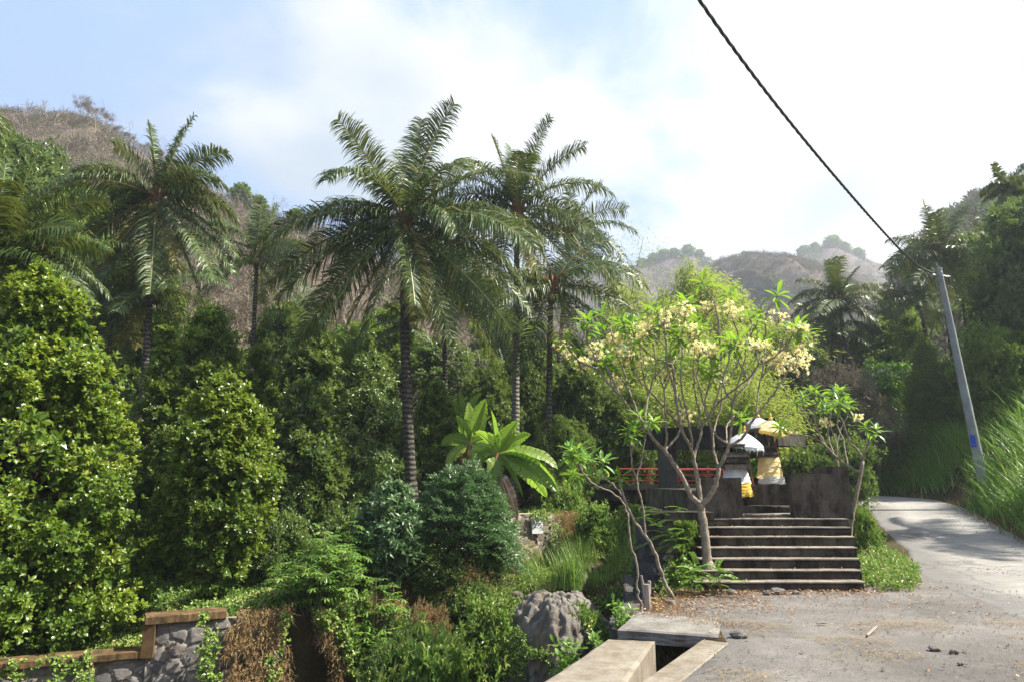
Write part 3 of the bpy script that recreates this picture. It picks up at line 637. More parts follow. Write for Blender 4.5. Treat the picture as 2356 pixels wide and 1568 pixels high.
# drain: parapet, kerb, slab ------------------------------------------------------------
zz0 = .02
def poly_block(name, pts, z1, z0, mat, label, cat, seed=0., dome=0.):
    """block over a quad footprint (a,b,c,d anticlockwise), subdivided with rough surface"""
    a, b, c, d = [np.array(p, float) for p in pts]; n = 44; m = 16
    s = np.linspace(0, 1, n)[:, None, None]; t = np.linspace(0, 1, m)[None, :, None]
    Q = (a*(1-t)+b*t)*(1-s)+(d*(1-t)+c*t)*s
    zt = z1+.014*(fbm(Q[..., 0]*5, Q[..., 1]*5, seed)-.5); ed = np.minimum(np.minimum(t[..., 0], 1-t[..., 0])*m, np.minimum(s[..., 0], 1-s[..., 0])*n); zt = zt-.018*(ed < .5)
    T_ = np.concatenate([Q, zt[..., None]], -1); mb = MB(); mb.grid(T_)
    rings = [T_[:, 0][::-1], T_[0, :], T_[:, -1], T_[-1, :][::-1]]; hh = np.linspace(0, 1, 14)
    per = np.concatenate([T_[:, -1], T_[-1, ::-1], T_[::-1, 0], T_[0, :]])
    ctr = per.mean(0)
    W = []
    for h in hh:
        q = per.copy(); q[:, 2] = per[:, 2]*(1-h)+z0*h; j = (fbm(per[:, 0]*6, per[:, 1]*6, h*5+seed)-.5)*.05*min(1, h*3)
        dr = nrm(per[:, :2]-ctr[:2]); q[:, :2] += dr*j[:, None]; W.append(q)
    mb.grid(np.array(W).transpose(1, 0, 2)[::-1] if 0 else np.array(W)); o = mb.build(name, mat); tag(o, label, cat); return o
def uvp(u, v, z):
    a = (u-1178)/FO; b = (784-v)/FO; y = cos(PITCH)-b*sin(PITCH); w = sin(PITCH)+b*cos(PITCH); t = (z-EYE)/w; return np.array((a*t, y*t))
q0 = uvp(1400, 1466, .04); q1 = uvp(1507, 1470, .04); r0 = uvp(1245, 1568, .04); r1 = uvp(1440, 1568, .04)
n0 = r0+(r0-q0)*2.2; n1 = r1+(r1-q1)*2.2
poly_block('drain_parapet', [n0, n1, q1, q0], .04, -4.3, M['paracon'], 'low thick concrete parapet beside the open drain in the foreground', 'parapet', 1.)
k0 = uvp(1603, 1479, .0); k1 = uvp(1476, 1568, .0); k2 = k1+(k1-k0)*2.4
dd = nrm(k0-k1); nn = np.array((dd[1], -dd[0]))
kk0 = k0+dd*.25
poly_block('drain_kerb', [k2, k2+nn*.30, kk0+nn*.30, kk0], .012, -2.5, M['paracon'], 'narrow concrete kerb along the gravel side of the open drain', 'kerb', 4.)
s0 = uvp(1420, 1440, .05); s1 = uvp(1652, 1457, .05)
poly_block('drain_slab', [s0, s1, s1+(.28, .85), s0+(.45, 1.15)], .03, -.11, M['slabc'], 'flat concrete slab bridging the far end of the drain', 'slab', 6.)
# drain bottom lining
mb = MB(); mb.box((.95, 6.6, -2.6), (1.6, 5.0, 2.8), rz=-.42); tag(mb.build('drain_bed', M['oldcon']), 'dark bed of the open drain below the slab', 'drain')

# stone retaining walls across the ravine ---------------------------------------------------
def P2(u, v, y): return at(u, v, y)
w0 = P2(-120, 1545, 12.1); w1 = P2(338, 1490, 13.3); zl = w1[2]-.1
wl = thing('retaining_wall', (w1[0], 13.3, -3), 'grey river-stone retaining wall with orange mossy cap, lower left', 'retaining wall')
u1 = P2(338, 1418, 13.25); u2 = P2(660, 1392, 14.3); zu = u1[2]
masonry('masonry', [(-12.5, 11.0), (w0[0], 12.1), (w1[0], w1[1])], [zl-.05]*3, [-4.2]*3, .30, .10, M['stone'], '', '', wl, 1., .055, .03)
masonry('masonry', [(w1[0], 13.3), (u2[0], 14.3)], [zu-.12]*2, [-4.2]*2, .30, .12, M['stone'], '', '', wl, 2., .055, .03)
def capblock(x0, y0, x1, y1, z1, z0, w=.34):
    mb = MB(); d = np.array((x1-x0, y1-y0)); L = np.linalg.norm(d); d /= L; n = np.array((d[1], -d[0])); m = int(L/.05)+2; G = []
    for i in range(m):
        t = i/(m-1)*L; p = np.array((x0, y0))+d*t; j = (fbm(t*9, z1, 3.)-.5)*.05; row = []
        for (o_, zz) in ((.08+j, z0), (.10+j, z0+.02), (.10+j, z1-.02), (.08+j, z1), (-w, z1+j*.4), (-w, z0)): q = p+n*o_; row.append((q[0], q[1], zz+(fbm(t*8, zz*3, 1.)-.5)*.022))
        G.append(row)
    G = np.array(G); mb.grid(G); mb.add(G[0], [(5, 4, 3, 2), (5, 2, 1, 0)]); mb.add(G[-1], [(2, 3, 4, 5), (0, 1, 2, 5)]); return mb
capblock(-12.5, 11.0, w0[0], 12.1, zl+.09, zl-.05).build('cap', M['capm'], wl)
capblock(w0[0], 12.1, w1[0], w1[1]-.02, zl+.09, zl-.05).build('cap', M['capm'], wl)
capblock(u1[0], u1[1]-.05, u2[0]-1.0, u2[1]-.45, zu+.03, zu-.13).build('cap', M['capm'], wl)
MB().box((u1[0]+.05, u1[1]+.12, (zu+zl)/2-.05), (.20, .42, zu-zl-.02), rz=.24).build('cap_end', M['capm'], wl)
u3 = P2(640, 1395, 14.25)
masonry('ravine_wall', [(u3[0]-.2, 14.2), (-3.9, 15.3), (-2.6, 15.6), (-1.9, 16.4), (-1.0, 17.0)], [-.95, -.9, -1.1, -.9, -.7], [-4.3]*5, .34, .42, M['stone2'], 'sloping overgrown stone wall in the middle of the far bank', 'retaining wall', None, 8., .05)
pq = P2(1235, 1188, 20.0); pz = P2(1170, 1180, 20)[2]
masonry('bank_wall', [(-1.3, 17.0), (-.75, 17.8), (P2(1165, 1180, 19.3)[0], 19.3), (P2(1262, 1190, 20.2)[0], 20.2), (P2(1300, 1200, 21)[0], 22.5)], [-.2, .2, pz, pz, pz-.2], [-2.6, -2.3, -1.6, -1.4, -1.0], .30, .16, M['stone2'], 'pale stone retaining wall with a small plaque below the banana plants', 'retaining wall', None, 9., .045)
pp = P2(1236, 1207, 19.75)
pl = thing('plaque', pp, 'small pale plaque fixed to the stone wall under the banana plants', 'plaque')
wp = .36; hp = .44
MB().box((pp[0], pp[1]-.05, pp[2]), (wp, .03, hp), rz=.5, rx=-.1).build('plate', M['plaque'], pl)
mb = MB()
for r_, (z_, L) in enumerate(((.13, .2), (.06, .26), (.0, .15), (-.06, .24), (-.13, .22))):
    for q in range(5):
        if (q*7+r_*3) % 5 == 0: continue
        xx = (q-2)*L/5; mb.box((pp[0]+xx*cos(.5), pp[1]-.073+xx*sin(.5), pp[2]+z_), (L/7, .006, .022), rz=.5)
mb.build('lettering', M['ink'], pl)

# weir of rubble masonry -------------------------------------------------------------------------
def blob_rock(mb, c, r, seed, n=24, cell=.22, amp=.0, rough=.22):
    th = np.linspace(0, 2*pi, n*2+1)[:, None]; ph = np.linspace(-pi/2+.02, pi/2-.02, n)[None, :]
    D = np.stack([np.cos(th)*np.cos(ph), np.sin(th)*np.cos(ph), np.sin(ph)*np.ones_like(th)], -1)
    k = 1+rough*(fbm(D[..., 0]*1.8+seed, D[..., 1]*1.8, D[..., 2]*1.8+seed)-.5)*2-(.25*rough*np.abs(fbm(D[..., 0]*4+seed, D[..., 1]*4, D[..., 2]*4)-.5)*4 if n > 8 and not amp else 0)
    P = D*np.array(r)*k[..., None]; va = .3+.5*fbm(P[..., 0]*3, P[..., 1]*3, P[..., 2]*3); k2 = 0.
    if amp:
        q = P+np.array(c); sa = (pi/2-ph)*(r[0]+r[2])*.5; f1, f2, idd = vor(sa*np.cos(th)/cell, sa*np.sin(th)/cell); e = f2-f1; P = P*(1+amp*(sstep(.05, .22, e)*np.where(idd > .3, .4+idd*.6, -.9))[..., None]+.05*(fbm(q[..., 0]*7, q[..., 1]*7, q[..., 2]*7)-.5)[..., None]); va = idd; k2 = 1-sstep(.05, .22, e)
    P = P*np.array((1, 1, 1)); mb.grid(P+np.array(c), va, k2 if np.ndim(k2) else 0.); return mb
cW = P2(1275, 1420, 14.6)
mb = MB(); blob_rock(mb, (cW[0]+.1, 14.9, -2.42), (1.3, 1.5, 1.9), 3., 130, .20, .035, .17)
tag(mb.build('rubble_weir', M['rubble'], smooth=True), 'rounded grey mound of river stones set in mortar in the ravine', 'weir')
for (u, v, y, r, s_, lb) in ((1328, 1335, 17.2, (.30, .34, .30), 2, 'big rounded boulder beside the tussock in the stream bed'), (1440, 1345, 13.6, (.16, .15, .11), 4, 'small grey boulder beside the dark embankment'), (1418, 1352, 13.3, (.13, .12, .09), 6, 'lowest of the boulders by the dark embankment'), (1188, 1318, 16.8, (.16, .15, .12), 8, 'grey stone above the rubble mound, left'),
        (1205, 1330, 16.2, (.13, .1, .09), 9, 'pale round stone above the rubble mound'), (715, 1550, 14.2, (.22, .26, .16), 10, 'pale boulder at the foot of the ravine wall'), (1372, 1400, 13.0, (.16, .16, .12), 12, 'dark boulder right of the rubble mound')):
    p = P2(u, v, y); mb = MB(); blob_rock(mb, (p[0], y, min(p[2], zat(p[0], y)+r[2]*.5)), r, s_*1.7, 18, rough=.35); tag(mb.build('boulder', M['rubble'], smooth=True), lb, 'boulder', 'boulders in the ravine')

# leaning pole and cable -----------------------------------------------------------------------------
yp = 23.0; pb = P2(2262, 1105, yp); pt = P2(2160, 617, yp)
po = thing('utility_pole', pb, 'leaning round concrete utility pole in the tall grass beside the road', 'utility pole')
tt = np.linspace(0, 1, 24)[:, None]; ln = pb*(1-tt)+pt*tt; ln0 = np.concatenate([[pb+(pb-pt)*.4], ln]); MB().tube(ln0, np.concatenate([[.16], .155-.07*tt[:, 0]]), 20).build('shaft', M['polec'], po, smooth=True)
ax = nrm(pt-pb)
def band(f, r, h, mat, nm):
    c = pt-ax*f; MB().tube([c-ax*h/2, c+ax*h/2], [r, r], 18).build(nm, mat, po)
band(.04, .096, .10, M['iron'], 'cap'); band(.30, .098, .05, M['iron'], 'clamp'); band(.2, .096, .03, M['iron'], 'clamp')
c = pt-ax*.28; mb = MB(); mb.tube([c+(-.1, -.05, 0), c+(-.35, -.12, .02)], .02, 6); mb.build('bracket', M['iron'], po); MB().tube([c+(.05, 0, .01), c+(.32, .05, 0)], .018, 6).build('bolt', M['iron'], po); MB().tube([c+(-.35, -.12, -.06), c+(-.35, -.12, .08)], .035, 8).build('insulator', M['iron'], po)
cb = pt-ax*5.9; th_ = np.linspace(pi*1.02, pi*1.38, 8); q_ = np.array([[cb+ax*z_+np.array((cos(a_)*.156, sin(a_)*.156, 0)) for z_ in (-.2, .2)] for a_ in th_]); MB().grid(q_).build('blue_mark', M['blue_p'], po)
mb = MB(); mb.tube([c+(-.30, -.1, -.03), c+(-.22, -.12, -.7), c+(-.18, -.12, -1.8), c+(-.25, -.1, -3.2)], [.014]*4, 6); mb.build('hanging_wire', M['cable'], po)
pts = [(2148, 628, 23), (2090, 592, 19.6), (2030, 530, 16.6), (1960, 455, 15.0), (1880, 360, 13.4), (1790, 240, 11.8), (1680, 100, 10.4), (1607, 0, 9.5), (1500, -170, 8.4), (1380, -380, 7.3), (1250, -650, 6.2)]
K = np.array([P2(*q) for q in pts]); s = np.concatenate([[0], np.cumsum(np.linalg.norm(np.diff(K, axis=0), axis=1))]); sl = np.linspace(0, s[-1], 420)
pf = [np.polyfit(s, K[:, i], 4) for i in range(3)]; Cc = np.stack([np.polyval(p_, sl) for p_ in pf], 1)
T_ = nrm(np.gradient(Cc, axis=0)); A1 = nrm(np.cross(T_, (0, 0, 1.))); B1 = np.cross(T_, A1); ph = sl*2*pi/.75
mb = MB()
for k in (0, 1, 2):
    o_ = (A1*np.cos(ph+k*2.1)[:, None]+B1*np.sin(ph+k*2.1)[:, None])*.017; mb.tube(Cc+o_, .0145, 6)
tag(mb.build('overhead_cable', M['cable'], smooth=True), 'thick twisted black cable running from the pole up across the sky', 'cable')
# pile of grey sand by the road
c = P2(1955, 1143, 21.0); u_ = np.linspace(-1, 1, 50); Ux, Uy = np.meshgrid(u_, u_, indexing='ij'); rr = np.hypot(Ux, Uy)
Pz = np.stack([c[0]-1.1+Ux*2.4, 21+Uy*2.2, zroad(0, 21+Uy*2.2)+np.clip(1-rr, 0, 1)**1.1*1.15*(.85+.3*fbm(Ux*3, Uy*3, 2.))*0-.04], -1)
tag(MB().grid(Pz).build('sand_pile', M['yard'], smooth=True), 'heap of grey sand between the shrine and the road', 'sand pile')

# ============================================================ vegetation
def leaves(mb, P, D, N, L, W, var, droop=.15, hexa=False):
    """folded leaf blades. P base, D direction, N upper side."""
    D = nrm(D); S = nrm(np.cross(D, N)); N = np.cross(S, D); n = len(P)
    L = np.broadcast_to(L, (n,))[:, None]; W = np.broadcast_to(W, (n,))[:, None]; var = np.broadcast_to(var, (n,))
    if not hexa:
        v = np.stack([P, P+D*L*.5+S*W*.5+N*W*.18, P+D*L-N*L*droop, P+D*L*.5-S*W*.5+N*W*.18], 1)
        i = np.arange(n)[:, None]*4; F = np.concatenate([i+[0, 1, 2], i+[0, 2, 3]]); mb.add(v.reshape(-1, 3), F, np.repeat(var, 4))
    else:
        dr = N*L*droop
        v = np.stack([P, P+D*L*.3+S*W*.36+N*W*.12-dr*.1, P+D*L*.66+S*W*.5+N*W*.10-dr*.4, P+D*L-dr, P+D*L*.66-S*W*.5+N*W*.10-dr*.4, P+D*L*.3-S*W*.36+N*W*.12-dr*.1, P+D*L*.3-dr*.1, P+D*L*.66-dr*.4], 1)
        i = np.arange(n)[:, None]*8
        mb.add(v.reshape(-1, 3), np.concatenate([i+[1, 2, 7, 6], i+[6, 7, 4, 5]]), np.repeat(var, 8))
        o = mb.n-n*8; i = o+np.arange(n)[:, None]*8; mb.F.append(np.concatenate([i+[0, 1, 6], i+[0, 6, 5], i+[2, 3, 7], i+[7, 3, 4]]))
def rosettes(mb, C, A, n, L, W, spread, rng, var, vs=.18, droop=.15, hexa=False, jit=.02):
    """n leaves round each twig tip C with axis A"""
    m = len(C); A = nrm(A); up = nrm(np.where(np.abs(A[:, 2:]) < .9, np.array([[0, 0, 1.]]), np.array([[1., 0, 0]]))); X1 = nrm(np.cross(A, up)); Y1 = np.cross(A, X1)
    th = (np.arange(n)*2.39996)[None]+rng.uniform(0, 6.28, (m, 1)); sp = spread*(.35+.75*np.arange(n)/max(n-1, 1))[None]*rng.uniform(.8, 1.2, (m, n))
    D = A[:, None]*np.cos(sp)[..., None]+(X1[:, None]*np.cos(th)[..., None]+Y1[:, None]*np.sin(th)[..., None])*np.sin(sp)[..., None]
    N = A[:, None]+np.array((0, 0, .3))-D*.2
    P = C[:, None]-A[:, None]*(L*.35*np.arange(n)/n)[None, :, None]+rng.normal(0, jit, (m, n, 3))
    v = np.clip(np.broadcast_to(var, (m,))[:, None]+rng.normal(0, vs, (m, n)), 0, 1)
    leaves(mb, P.reshape(-1, 3), D.reshape(-1, 3), N.reshape(-1, 3), L*rng.uniform(.7, 1.15, m*n), W, v.ravel(), droop, hexa)
PROF = {'clove': lambda t: np.minimum(1, t/.12+.35)*np.clip(1-t, 0, 1)**.52,
        'round': lambda t: np.sqrt(np.clip(1-(1.9*t-.95)**2, 0, 1)),
        'tall': lambda t: np.minimum(1, .5+t*1.2)*np.sqrt(np.clip(1-t**3, 0, 1)),
        'wide': lambda t: np.clip(t*3, .2, 1)*np.sqrt(np.clip(1-t**4, 0, 1))}
def crown(mb, c, h, w, prof, nl, nt, n, L, W, seed, spread=1.1, lr=(.22, .36), droop=.15, hexa=False, hang=0., core=True, gap=0., rj=.24):
    """crown from foliage masses; c=bottom centre. returns lump centres"""
    rng = np.random.default_rng(seed); f = PROF[prof]; LC = []
    nl = int(nl*2.2); t = (np.arange(nl)+.5)/nl; t = t**.85;  R_ = f(t)*w; th = np.arange(nl)*2.39996+rng.uniform(0, 6)
    rad = w*rng.uniform(lr[0]*.45, lr[1]*.95, nl)*(.55+.45*f(t)); rr = np.clip(R_-rad*.75, 0, None)*rng.uniform(.55, 1.22, nl)
    cx = c[0]+rr*np.cos(th); cy = c[1]+rr*np.sin(th); cz = c[2]+h*(t*.94)+rng.normal(0, .035*h, nl)
    LCs = np.stack([cx, cy, cz], 1); ax = np.stack([cx-c[0], cy-c[1], (t-.42)*h*.9], 1); ax = nrm(ax+1e-6)
    wt = rad**2; idx = rng.choice(nl, nt, p=wt/wt.sum()); d = nrm(rng.normal(0, 1, (nt, 3))+ax[idx]*1.0+np.array((0, 0, .35)))
    rq = rad[idx]*(1-rng.normal(.06, rj, nt)); lob = .45+1.1*fbm(d[:, 0]*3+idx*3.1, d[:, 1]*3, d[:, 2]*3, 3)
    C = LCs[idx]+d*(rq*lob)[:, None]*np.array((1, 1, .95))
    if not gap: gap = .36
    if gap:
        k = fbm(C[:, 0]*1.6/w*2, C[:, 1]*1.6/w*2, C[:, 2]*1.6/w*2+seed, 3) > gap; C = C[k]; d = d[k]; idx = idx[k]
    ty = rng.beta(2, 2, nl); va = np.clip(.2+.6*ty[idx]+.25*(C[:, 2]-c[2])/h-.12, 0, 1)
    A = nrm(d+np.array((0, 0, .55-hang))+rng.normal(0, .25, d.shape))
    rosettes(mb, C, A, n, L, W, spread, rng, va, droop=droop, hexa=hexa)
    if core:   # inner foliage hides the far side; darker tone paints shade into the gaps
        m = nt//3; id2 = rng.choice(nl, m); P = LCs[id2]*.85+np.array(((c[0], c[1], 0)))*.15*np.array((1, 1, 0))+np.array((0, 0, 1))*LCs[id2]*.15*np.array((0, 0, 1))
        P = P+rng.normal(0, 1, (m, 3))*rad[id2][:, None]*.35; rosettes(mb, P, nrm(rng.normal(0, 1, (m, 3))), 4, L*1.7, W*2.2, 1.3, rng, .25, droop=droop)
    return LCs, rad
def limbs(mb, base, LCs, r, rng, every=1, trunk_top=None, n=6):
    base = np.array(base, float); tt = trunk_top if trunk_top is not None else base+(LCs.mean(0)-base)*.9
    mid = (base+tt)/2+np.append(rng.normal(0, .03*np.linalg.norm(tt-base), 2), 0)
    tr = np.array([base-(0, 0, .3), base+(tt-base)*.1, mid, tt]); mb.tube(tr, [r*1.25, r, r*.75, r*.25], 10)
    for c in LCs[::every]:
        f = np.clip((c[2]-base[2])/(tt[2]-base[2]+1e-6)*.7, .12, .92); s_ = base*(1-f)+tt*f; m_ = (s_+c)/2+(0, 0, -.08*np.linalg.norm(c-s_))+rng.normal(0, .04, 3)
        mb.tube([s_, m_, c], [r*.35*(1-f*.5), r*.22, r*.08], n)
def treeobj(kind, base, label, group, h, w, prof, nl, nt, n, L, W, seed, mat, cz=.2, bark='bark', tr=.12, extra=None, cat='tree', **kw):
    base = np.array(base, float); g = thing(kind, base, label, cat, group); rng = np.random.default_rng(seed)
    mb = MB(); LCs, rad = crown(mb, base+(0, 0, h*cz), h*(1-cz), w, prof, nl, nt, n, L, W, seed, **kw)
    if extra: extra(mb, rng)
    o = mb.build('crown', M[mat], g)
    tb = MB(); limbs(tb, base, LCs, tr, rng, 2); tb.build('trunk', M[bark], g, smooth=True)
    return g
PROTO = {}
def twigs_hidden(): pass
def proto_tree(key, kind, *a, **k):
    PROTO[key] = (kind, a, k)
_made = {}
def put(key, label, u, vtop, y, wpx, group=None, rz=0, dx=0, zb=None, cat='tree', sink=0.):
    """place a tree of kind `key` so that its top is at (u,vtop) at depth y and its crown is wpx wide"""
    top = at(u, vtop, y); x = top[0]+dx; zg = zat(x, y) if zb is None else zb; zg -= sink
    h = max(top[2]-zg, 1.0); w = wpx/2/FO*y
    w = max(w, h*(.40 if 'bush' in key else .27))
    kind, mat, prof, nl, nt, n, L, W, kw = SPEC[key]
    if key not in _made:
        H0, W0 = (1.7, 1.15) if 'bush' in key else (7., 2.7)
        g = treeobj(kind, (x, y, zg), label, group, H0, W0, prof, nl, nt, n, L*H0, W*H0, hash_(key), mat, cat=cat, **kw); g.scale = (w/W0, w/W0, h/H0); _made[key] = (g, H0, W0); return g
    g0, H0, W0 = _made[key]; g = copy_tree(g0); g.location = (x, y, zg); g.scale = (w/W0, w/W0, h/H0); g.rotation_euler = (0, 0, rz)
    for k_ in ('group', 'category', 'label'):
        if k_ in g: del g[k_]
    tag(g, label, cat, group); return g
def hash_(s): return sum(ord(c)*(i+7) for i, c in enumerate(s)) % 9973
SPEC = {  # kind, mat, profile, lumps, tips, leaves per tip, leaf length/h, width/h
    'cloveB': ('clove_tree', 'clove2', 'clove', 60, 5200, 6, .020, .010, dict(cz=.06, tr=.1)),
    'cloveC': ('clove_tree', 'clove', 'tall', 55, 5000, 6, .022, .011, dict(cz=.05, tr=.1)),
    'darkA': ('broadleaf_tree', 'dark', 'round', 50, 5200, 6, .026, .012, dict(cz=.1, tr=.14)),
    'darkB': ('broadleaf_tree', 'dark', 'tall', 60, 6000, 5, .030, .010, dict(cz=.08, tr=.14, hang=.9, droop=.35)),
    'midA': ('broadleaf_tree', 'clove2', 'round', 45, 4200, 6, .030, .015, dict(cz=.12, tr=.12)),
    'lowbush': ('leafy_shrub', 'vine', 'wide', 22, 1300, 5, .075, .035, dict(cz=.0, tr=.03, gap=.42, rj=.5)),
    'drybush': ('dry_shrub', 'drygr', 'wide', 22, 1500, 6, .09, .014, dict(cz=.0, tr=.03, gap=.40, rj=.5)),
    'darkbush': ('leafy_shrub', 'dark', 'wide', 26, 2200, 6, .06, .026, dict(cz=.0, tr=.03, gap=.38, rj=.4)),
    'greybush': ('wispy_shrub', 'bush', 'round', 30, 2600, 5, .05, .010, dict(cz=.05, tr=.04)),
}
# ------------------------------------------------------------ the clove trees at the left
def near_tree(u, vtop, vbase, y, wpx, key, label, seed, nl, nt, mat, L=.125, prof='clove', n=7, W=.06, cz=.1, bark='bark', hexa=True, **kw):
    top = at(u, vtop, y); x = top[0]; zg = zat(x, y) if vbase is None else at(u, vbase, y)[2]
    h = top[2]-zg; w = wpx/2/FO*y
    return treeobj(key, (x, y, zg), label, None, h, w, prof, nl, nt, n, L, W, seed, mat, cz=cz, hexa=hexa, bark=bark, **kw)
near_tree(110, 642, None, 13.9, 560, 'clove_tree', 'huge sunlit clove tree filling the left edge of the picture', 11, 130, 20000, 'clove', .105, 'clove', tr=.16, cz=.03, lr=(.16, .30), gap=.42)
near_tree(522, 866, None, 15.6, 222, 'clove_tree', 'bright columnar clove tree in the middle of the left bank', 23, 80, 8200, 'clove', .115, 'tall', tr=.10, cz=.10, lr=(.28, .48), gap=.38)
near_tree(488, 706, None, 20.5, 340, 'clove_tree', 'shaded pointed clove tree behind the bright columnar one', 31, 90, 7500, 'clove2', .125, 'clove', tr=.14, cz=.05, lr=(.2, .34), hexa=False)
near_tree(388, 742, None, 19.3, 170, 'clove_tree', 'smaller round-topped clove tree just right of the huge one', 32, 50, 3600, 'clove2', .12, 'clove', tr=.1, cz=.05, hexa=False)
near_tree(605, 768, None, 21.5, 110, 'clove_tree', 'narrow clove tree at the right shoulder of the shaded pointed one', 33, 40, 2600, 'clove2', .12, 'tall', tr=.08, cz=.05, hexa=False)
near_tree(40, 600, None, 18.5, 260, 'clove_tree', 'clove tree top showing above the huge one at the left edge', 34, 60, 3600, 'clove2', .13, 'clove', tr=.12, cz=.2, hexa=False)
near_tree(850, 822, None, 24.0, 300, 'drooping_leaf_tree', 'dark tree with drooping glossy leaves behind the tall central palm trunk', 41, 80, 6500, 'dark', .20, 'clove', n=7, W=.05, tr=.14, cz=.06, hang=1.0, droop=.35, lr=(.2, .36))
near_tree(1005, 893, None, 24.5, 160, 'broadleaf_tree', 'lighter green tree right of the central palm trunk', 42, 50, 4200, 'clove2', .13, 'tall', tr=.1, cz=.05, lr=(.3, .5))
near_tree(722, 735, None, 23.5, 190, 'broadleaf_tree', 'dark round-topped tree between the two left palms', 43, 60, 4800, 'dark', .15, 'tall', W=.07, tr=.14, cz=.05, lr=(.3, .5), hexa=False)
near_tree(700, 900, None, 19.5, 200, 'broadleaf_tree', 'dim shaded tree filling the hollow behind the cassava', 44, 60, 4600, 'dark', .15, 'tall', W=.07, tr=.12, cz=.03, lr=(.3, .5), hexa=False)
# trees left, far
T = [('darkA', 'dark tree on the slope behind the leftmost palm', 60, 330, 36, 260, 1), ('midA', 'green tree stepping down the slope beside the leftmost palm', 160, 430, 37, 190, 2),
     ('cloveB', 'bright green tree between the paired left palm trunks and the hillside', 385, 650, 29, 110, 1), ('darkA', 'dark tree behind the paired palm trunks', 250, 600, 31, 190, 4),
     ('darkB', 'dark tree right of the small left palm', 660, 700, 33, 160, 3), ('midA', 'small bright tree low on the slope right of the small left palm', 800, 760, 32, 110, 5),
     ('darkB', 'dark tree left of the pale palm trunk', 1120, 850, 29, 130, 1), ('darkA', 'dark glossy tree between the pale trunk and the low right palm', 1215, 800, 30, 170, 2),
     ('darkA', 'dark glossy tree left of the tall frangipani', 1340, 850, 27, 220, 0), ('midA', 'mid green tree top above the dark glossy tree', 1375, 805, 33, 150, 4), ('darkB', 'dark tree under the bamboo left of the portal', 1440, 900, 26, 160, 5),
     ('darkB', 'dark low tree just left of the footbridge', 1290, 960, 24.5, 170, 2), ('darkA', 'dim tree behind the banana plants', 1165, 930, 28, 170, 3),
     ('darkA', 'dark tree right of the frangipani above the shrine', 1850, 800, 34, 130, 3), ('midA', 'dense green tree left of the leaning pole', 2030, 742, 38, 170, 3), ('cloveB', 'pointed green tree just left of the pole top', 2120, 780, 30, 130, 1),
     ('midA', 'yellow-green tree right of the pole', 2265, 752, 27, 150, 2), ('darkA', 'tall dark tree at the right edge', 2345, 470, 28, 150, 2), ('darkB', 'dark tree below the tall one at the right edge', 2345, 640, 29, 150, 4), ('midA', 'leafy tree low at the right edge above the grass', 2330, 770, 27, 130, 5),
     ('darkB', 'dark tree behind the small frangipani at the roadside', 1900, 930, 30, 150, 2), ('darkA', 'dark tree beyond the road bend', 2080, 850, 38, 200, 5), ('darkA', 'dark tree behind the pole, half way up', 2200, 830, 29, 170, 1), ('midA', 'yellowish tree above the road bend', 2060, 690, 42, 90, 2),
     ('darkA', 'distant dark tree left of the right-hand palms', 2050, 800, 36, 150, 4), ('darkB', 'dark tree under the rightmost palm', 2290, 690, 33, 140, 4)]
for k, lb, u, v, y, w, rz in T: put(k, lb, u, v, y, w, 'broadleaf trees of the valley' , rz*1.05)
B = [('darkbush', 'dark shrub behind the shrine, right of the yellow-wrapped tower', 1850, 1040, 19.5, 120, 0), ('darkbush', 'dark shrub behind the roadside frangipani', 1930, 1010, 24, 150, 2), ('lowbush', 'shrub under the domed frangipani, left', 2000, 975, 32.5, 90, 2), ('darkbush', 'dark shrub under the domed frangipani, middle', 2055, 960, 33.5, 110, 4), ('lowbush', 'pale green shrub under the domed frangipani, right', 2115, 965, 33, 90, 1), ('lowbush', 'green shrub behind the white umbrella', 1735, 1030, 21, 80, 1), ('darkbush', 'dark shrub above the left end of the footbridge', 1400, 1040, 27.5, 130, 3),
     ('lowbush', 'low shrub on the stream bank left of the bridge pier', 1370, 1170, 21, 110, 2), ('lowbush', 'low shrub at the foot of the bridge pier', 1450, 1200, 19, 90, 4), ('darkbush', 'dark shrub left of the bridge in the shade', 1290, 1140, 23, 100, 1), ('lowbush', 'leafy shrub on top of the plaque wall', 1300, 1130, 22.5, 60, 5),
     ('greybush', 'grey wispy shrub right of the tall frangipani', 1925, 850, 31, 100, 1), ('lowbush', 'green shrub beyond the road bend, left', 1985, 960, 31, 110, 3), ('darkbush', 'shaded shrub at the foot of the huge clove tree', 230, 1300, 15.2, 200, 1), ('darkbush', 'shaded shrub behind the bright columnar clove tree', 640, 1180, 17.3, 160, 5),
     ('darkbush', 'dim shrub left of the central palm trunk foot', 830, 1180, 17.0, 180, 2), ('lowbush', 'shrub in the gap between the steps and the stone pier', 1580, 1250, 12.9, 55, 0), ('drybush', 'brown tangle between the ravine wall and the plaque wall', 1060, 1345, 16.4, 120, 2), ('darkbush', 'dark shrub under the blue-green feathery one', 1010, 1260, 16.4, 150, 0), ('darkbush', 'dark shrub at the left of the plaque wall', 1105, 1290, 17.0, 110, 3),
     ('drybush', 'brown half-dry shrub hanging over the ravine wall', 985, 1400, 15.3, 90, 1), ('darkbush', 'dark shrub low in the middle of the ravine', 1080, 1340, 16.0, 130, 2), ('lowbush', 'shrub at the left foot of the rubble mound', 1120, 1400, 14.6, 90, 5), ('lowbush', 'leafy shrub at the bottom edge left of the parapet', 1000, 1500, 11.8, 130, 2),
     ('darkbush', 'dim shrub left of the rubble mound near the bottom', 960, 1450, 13.4, 110, 4),
     ('lowbush', 'low shrub behind the right shrine wall', 1978, 1200, 15.8, 30, 4), ('darkbush', 'dark shrub behind the footbridge', 1600, 1060, 28, 200, 5), ('darkbush', 'dark shrub behind the portal column', 1500, 1050, 29, 150, 1)]
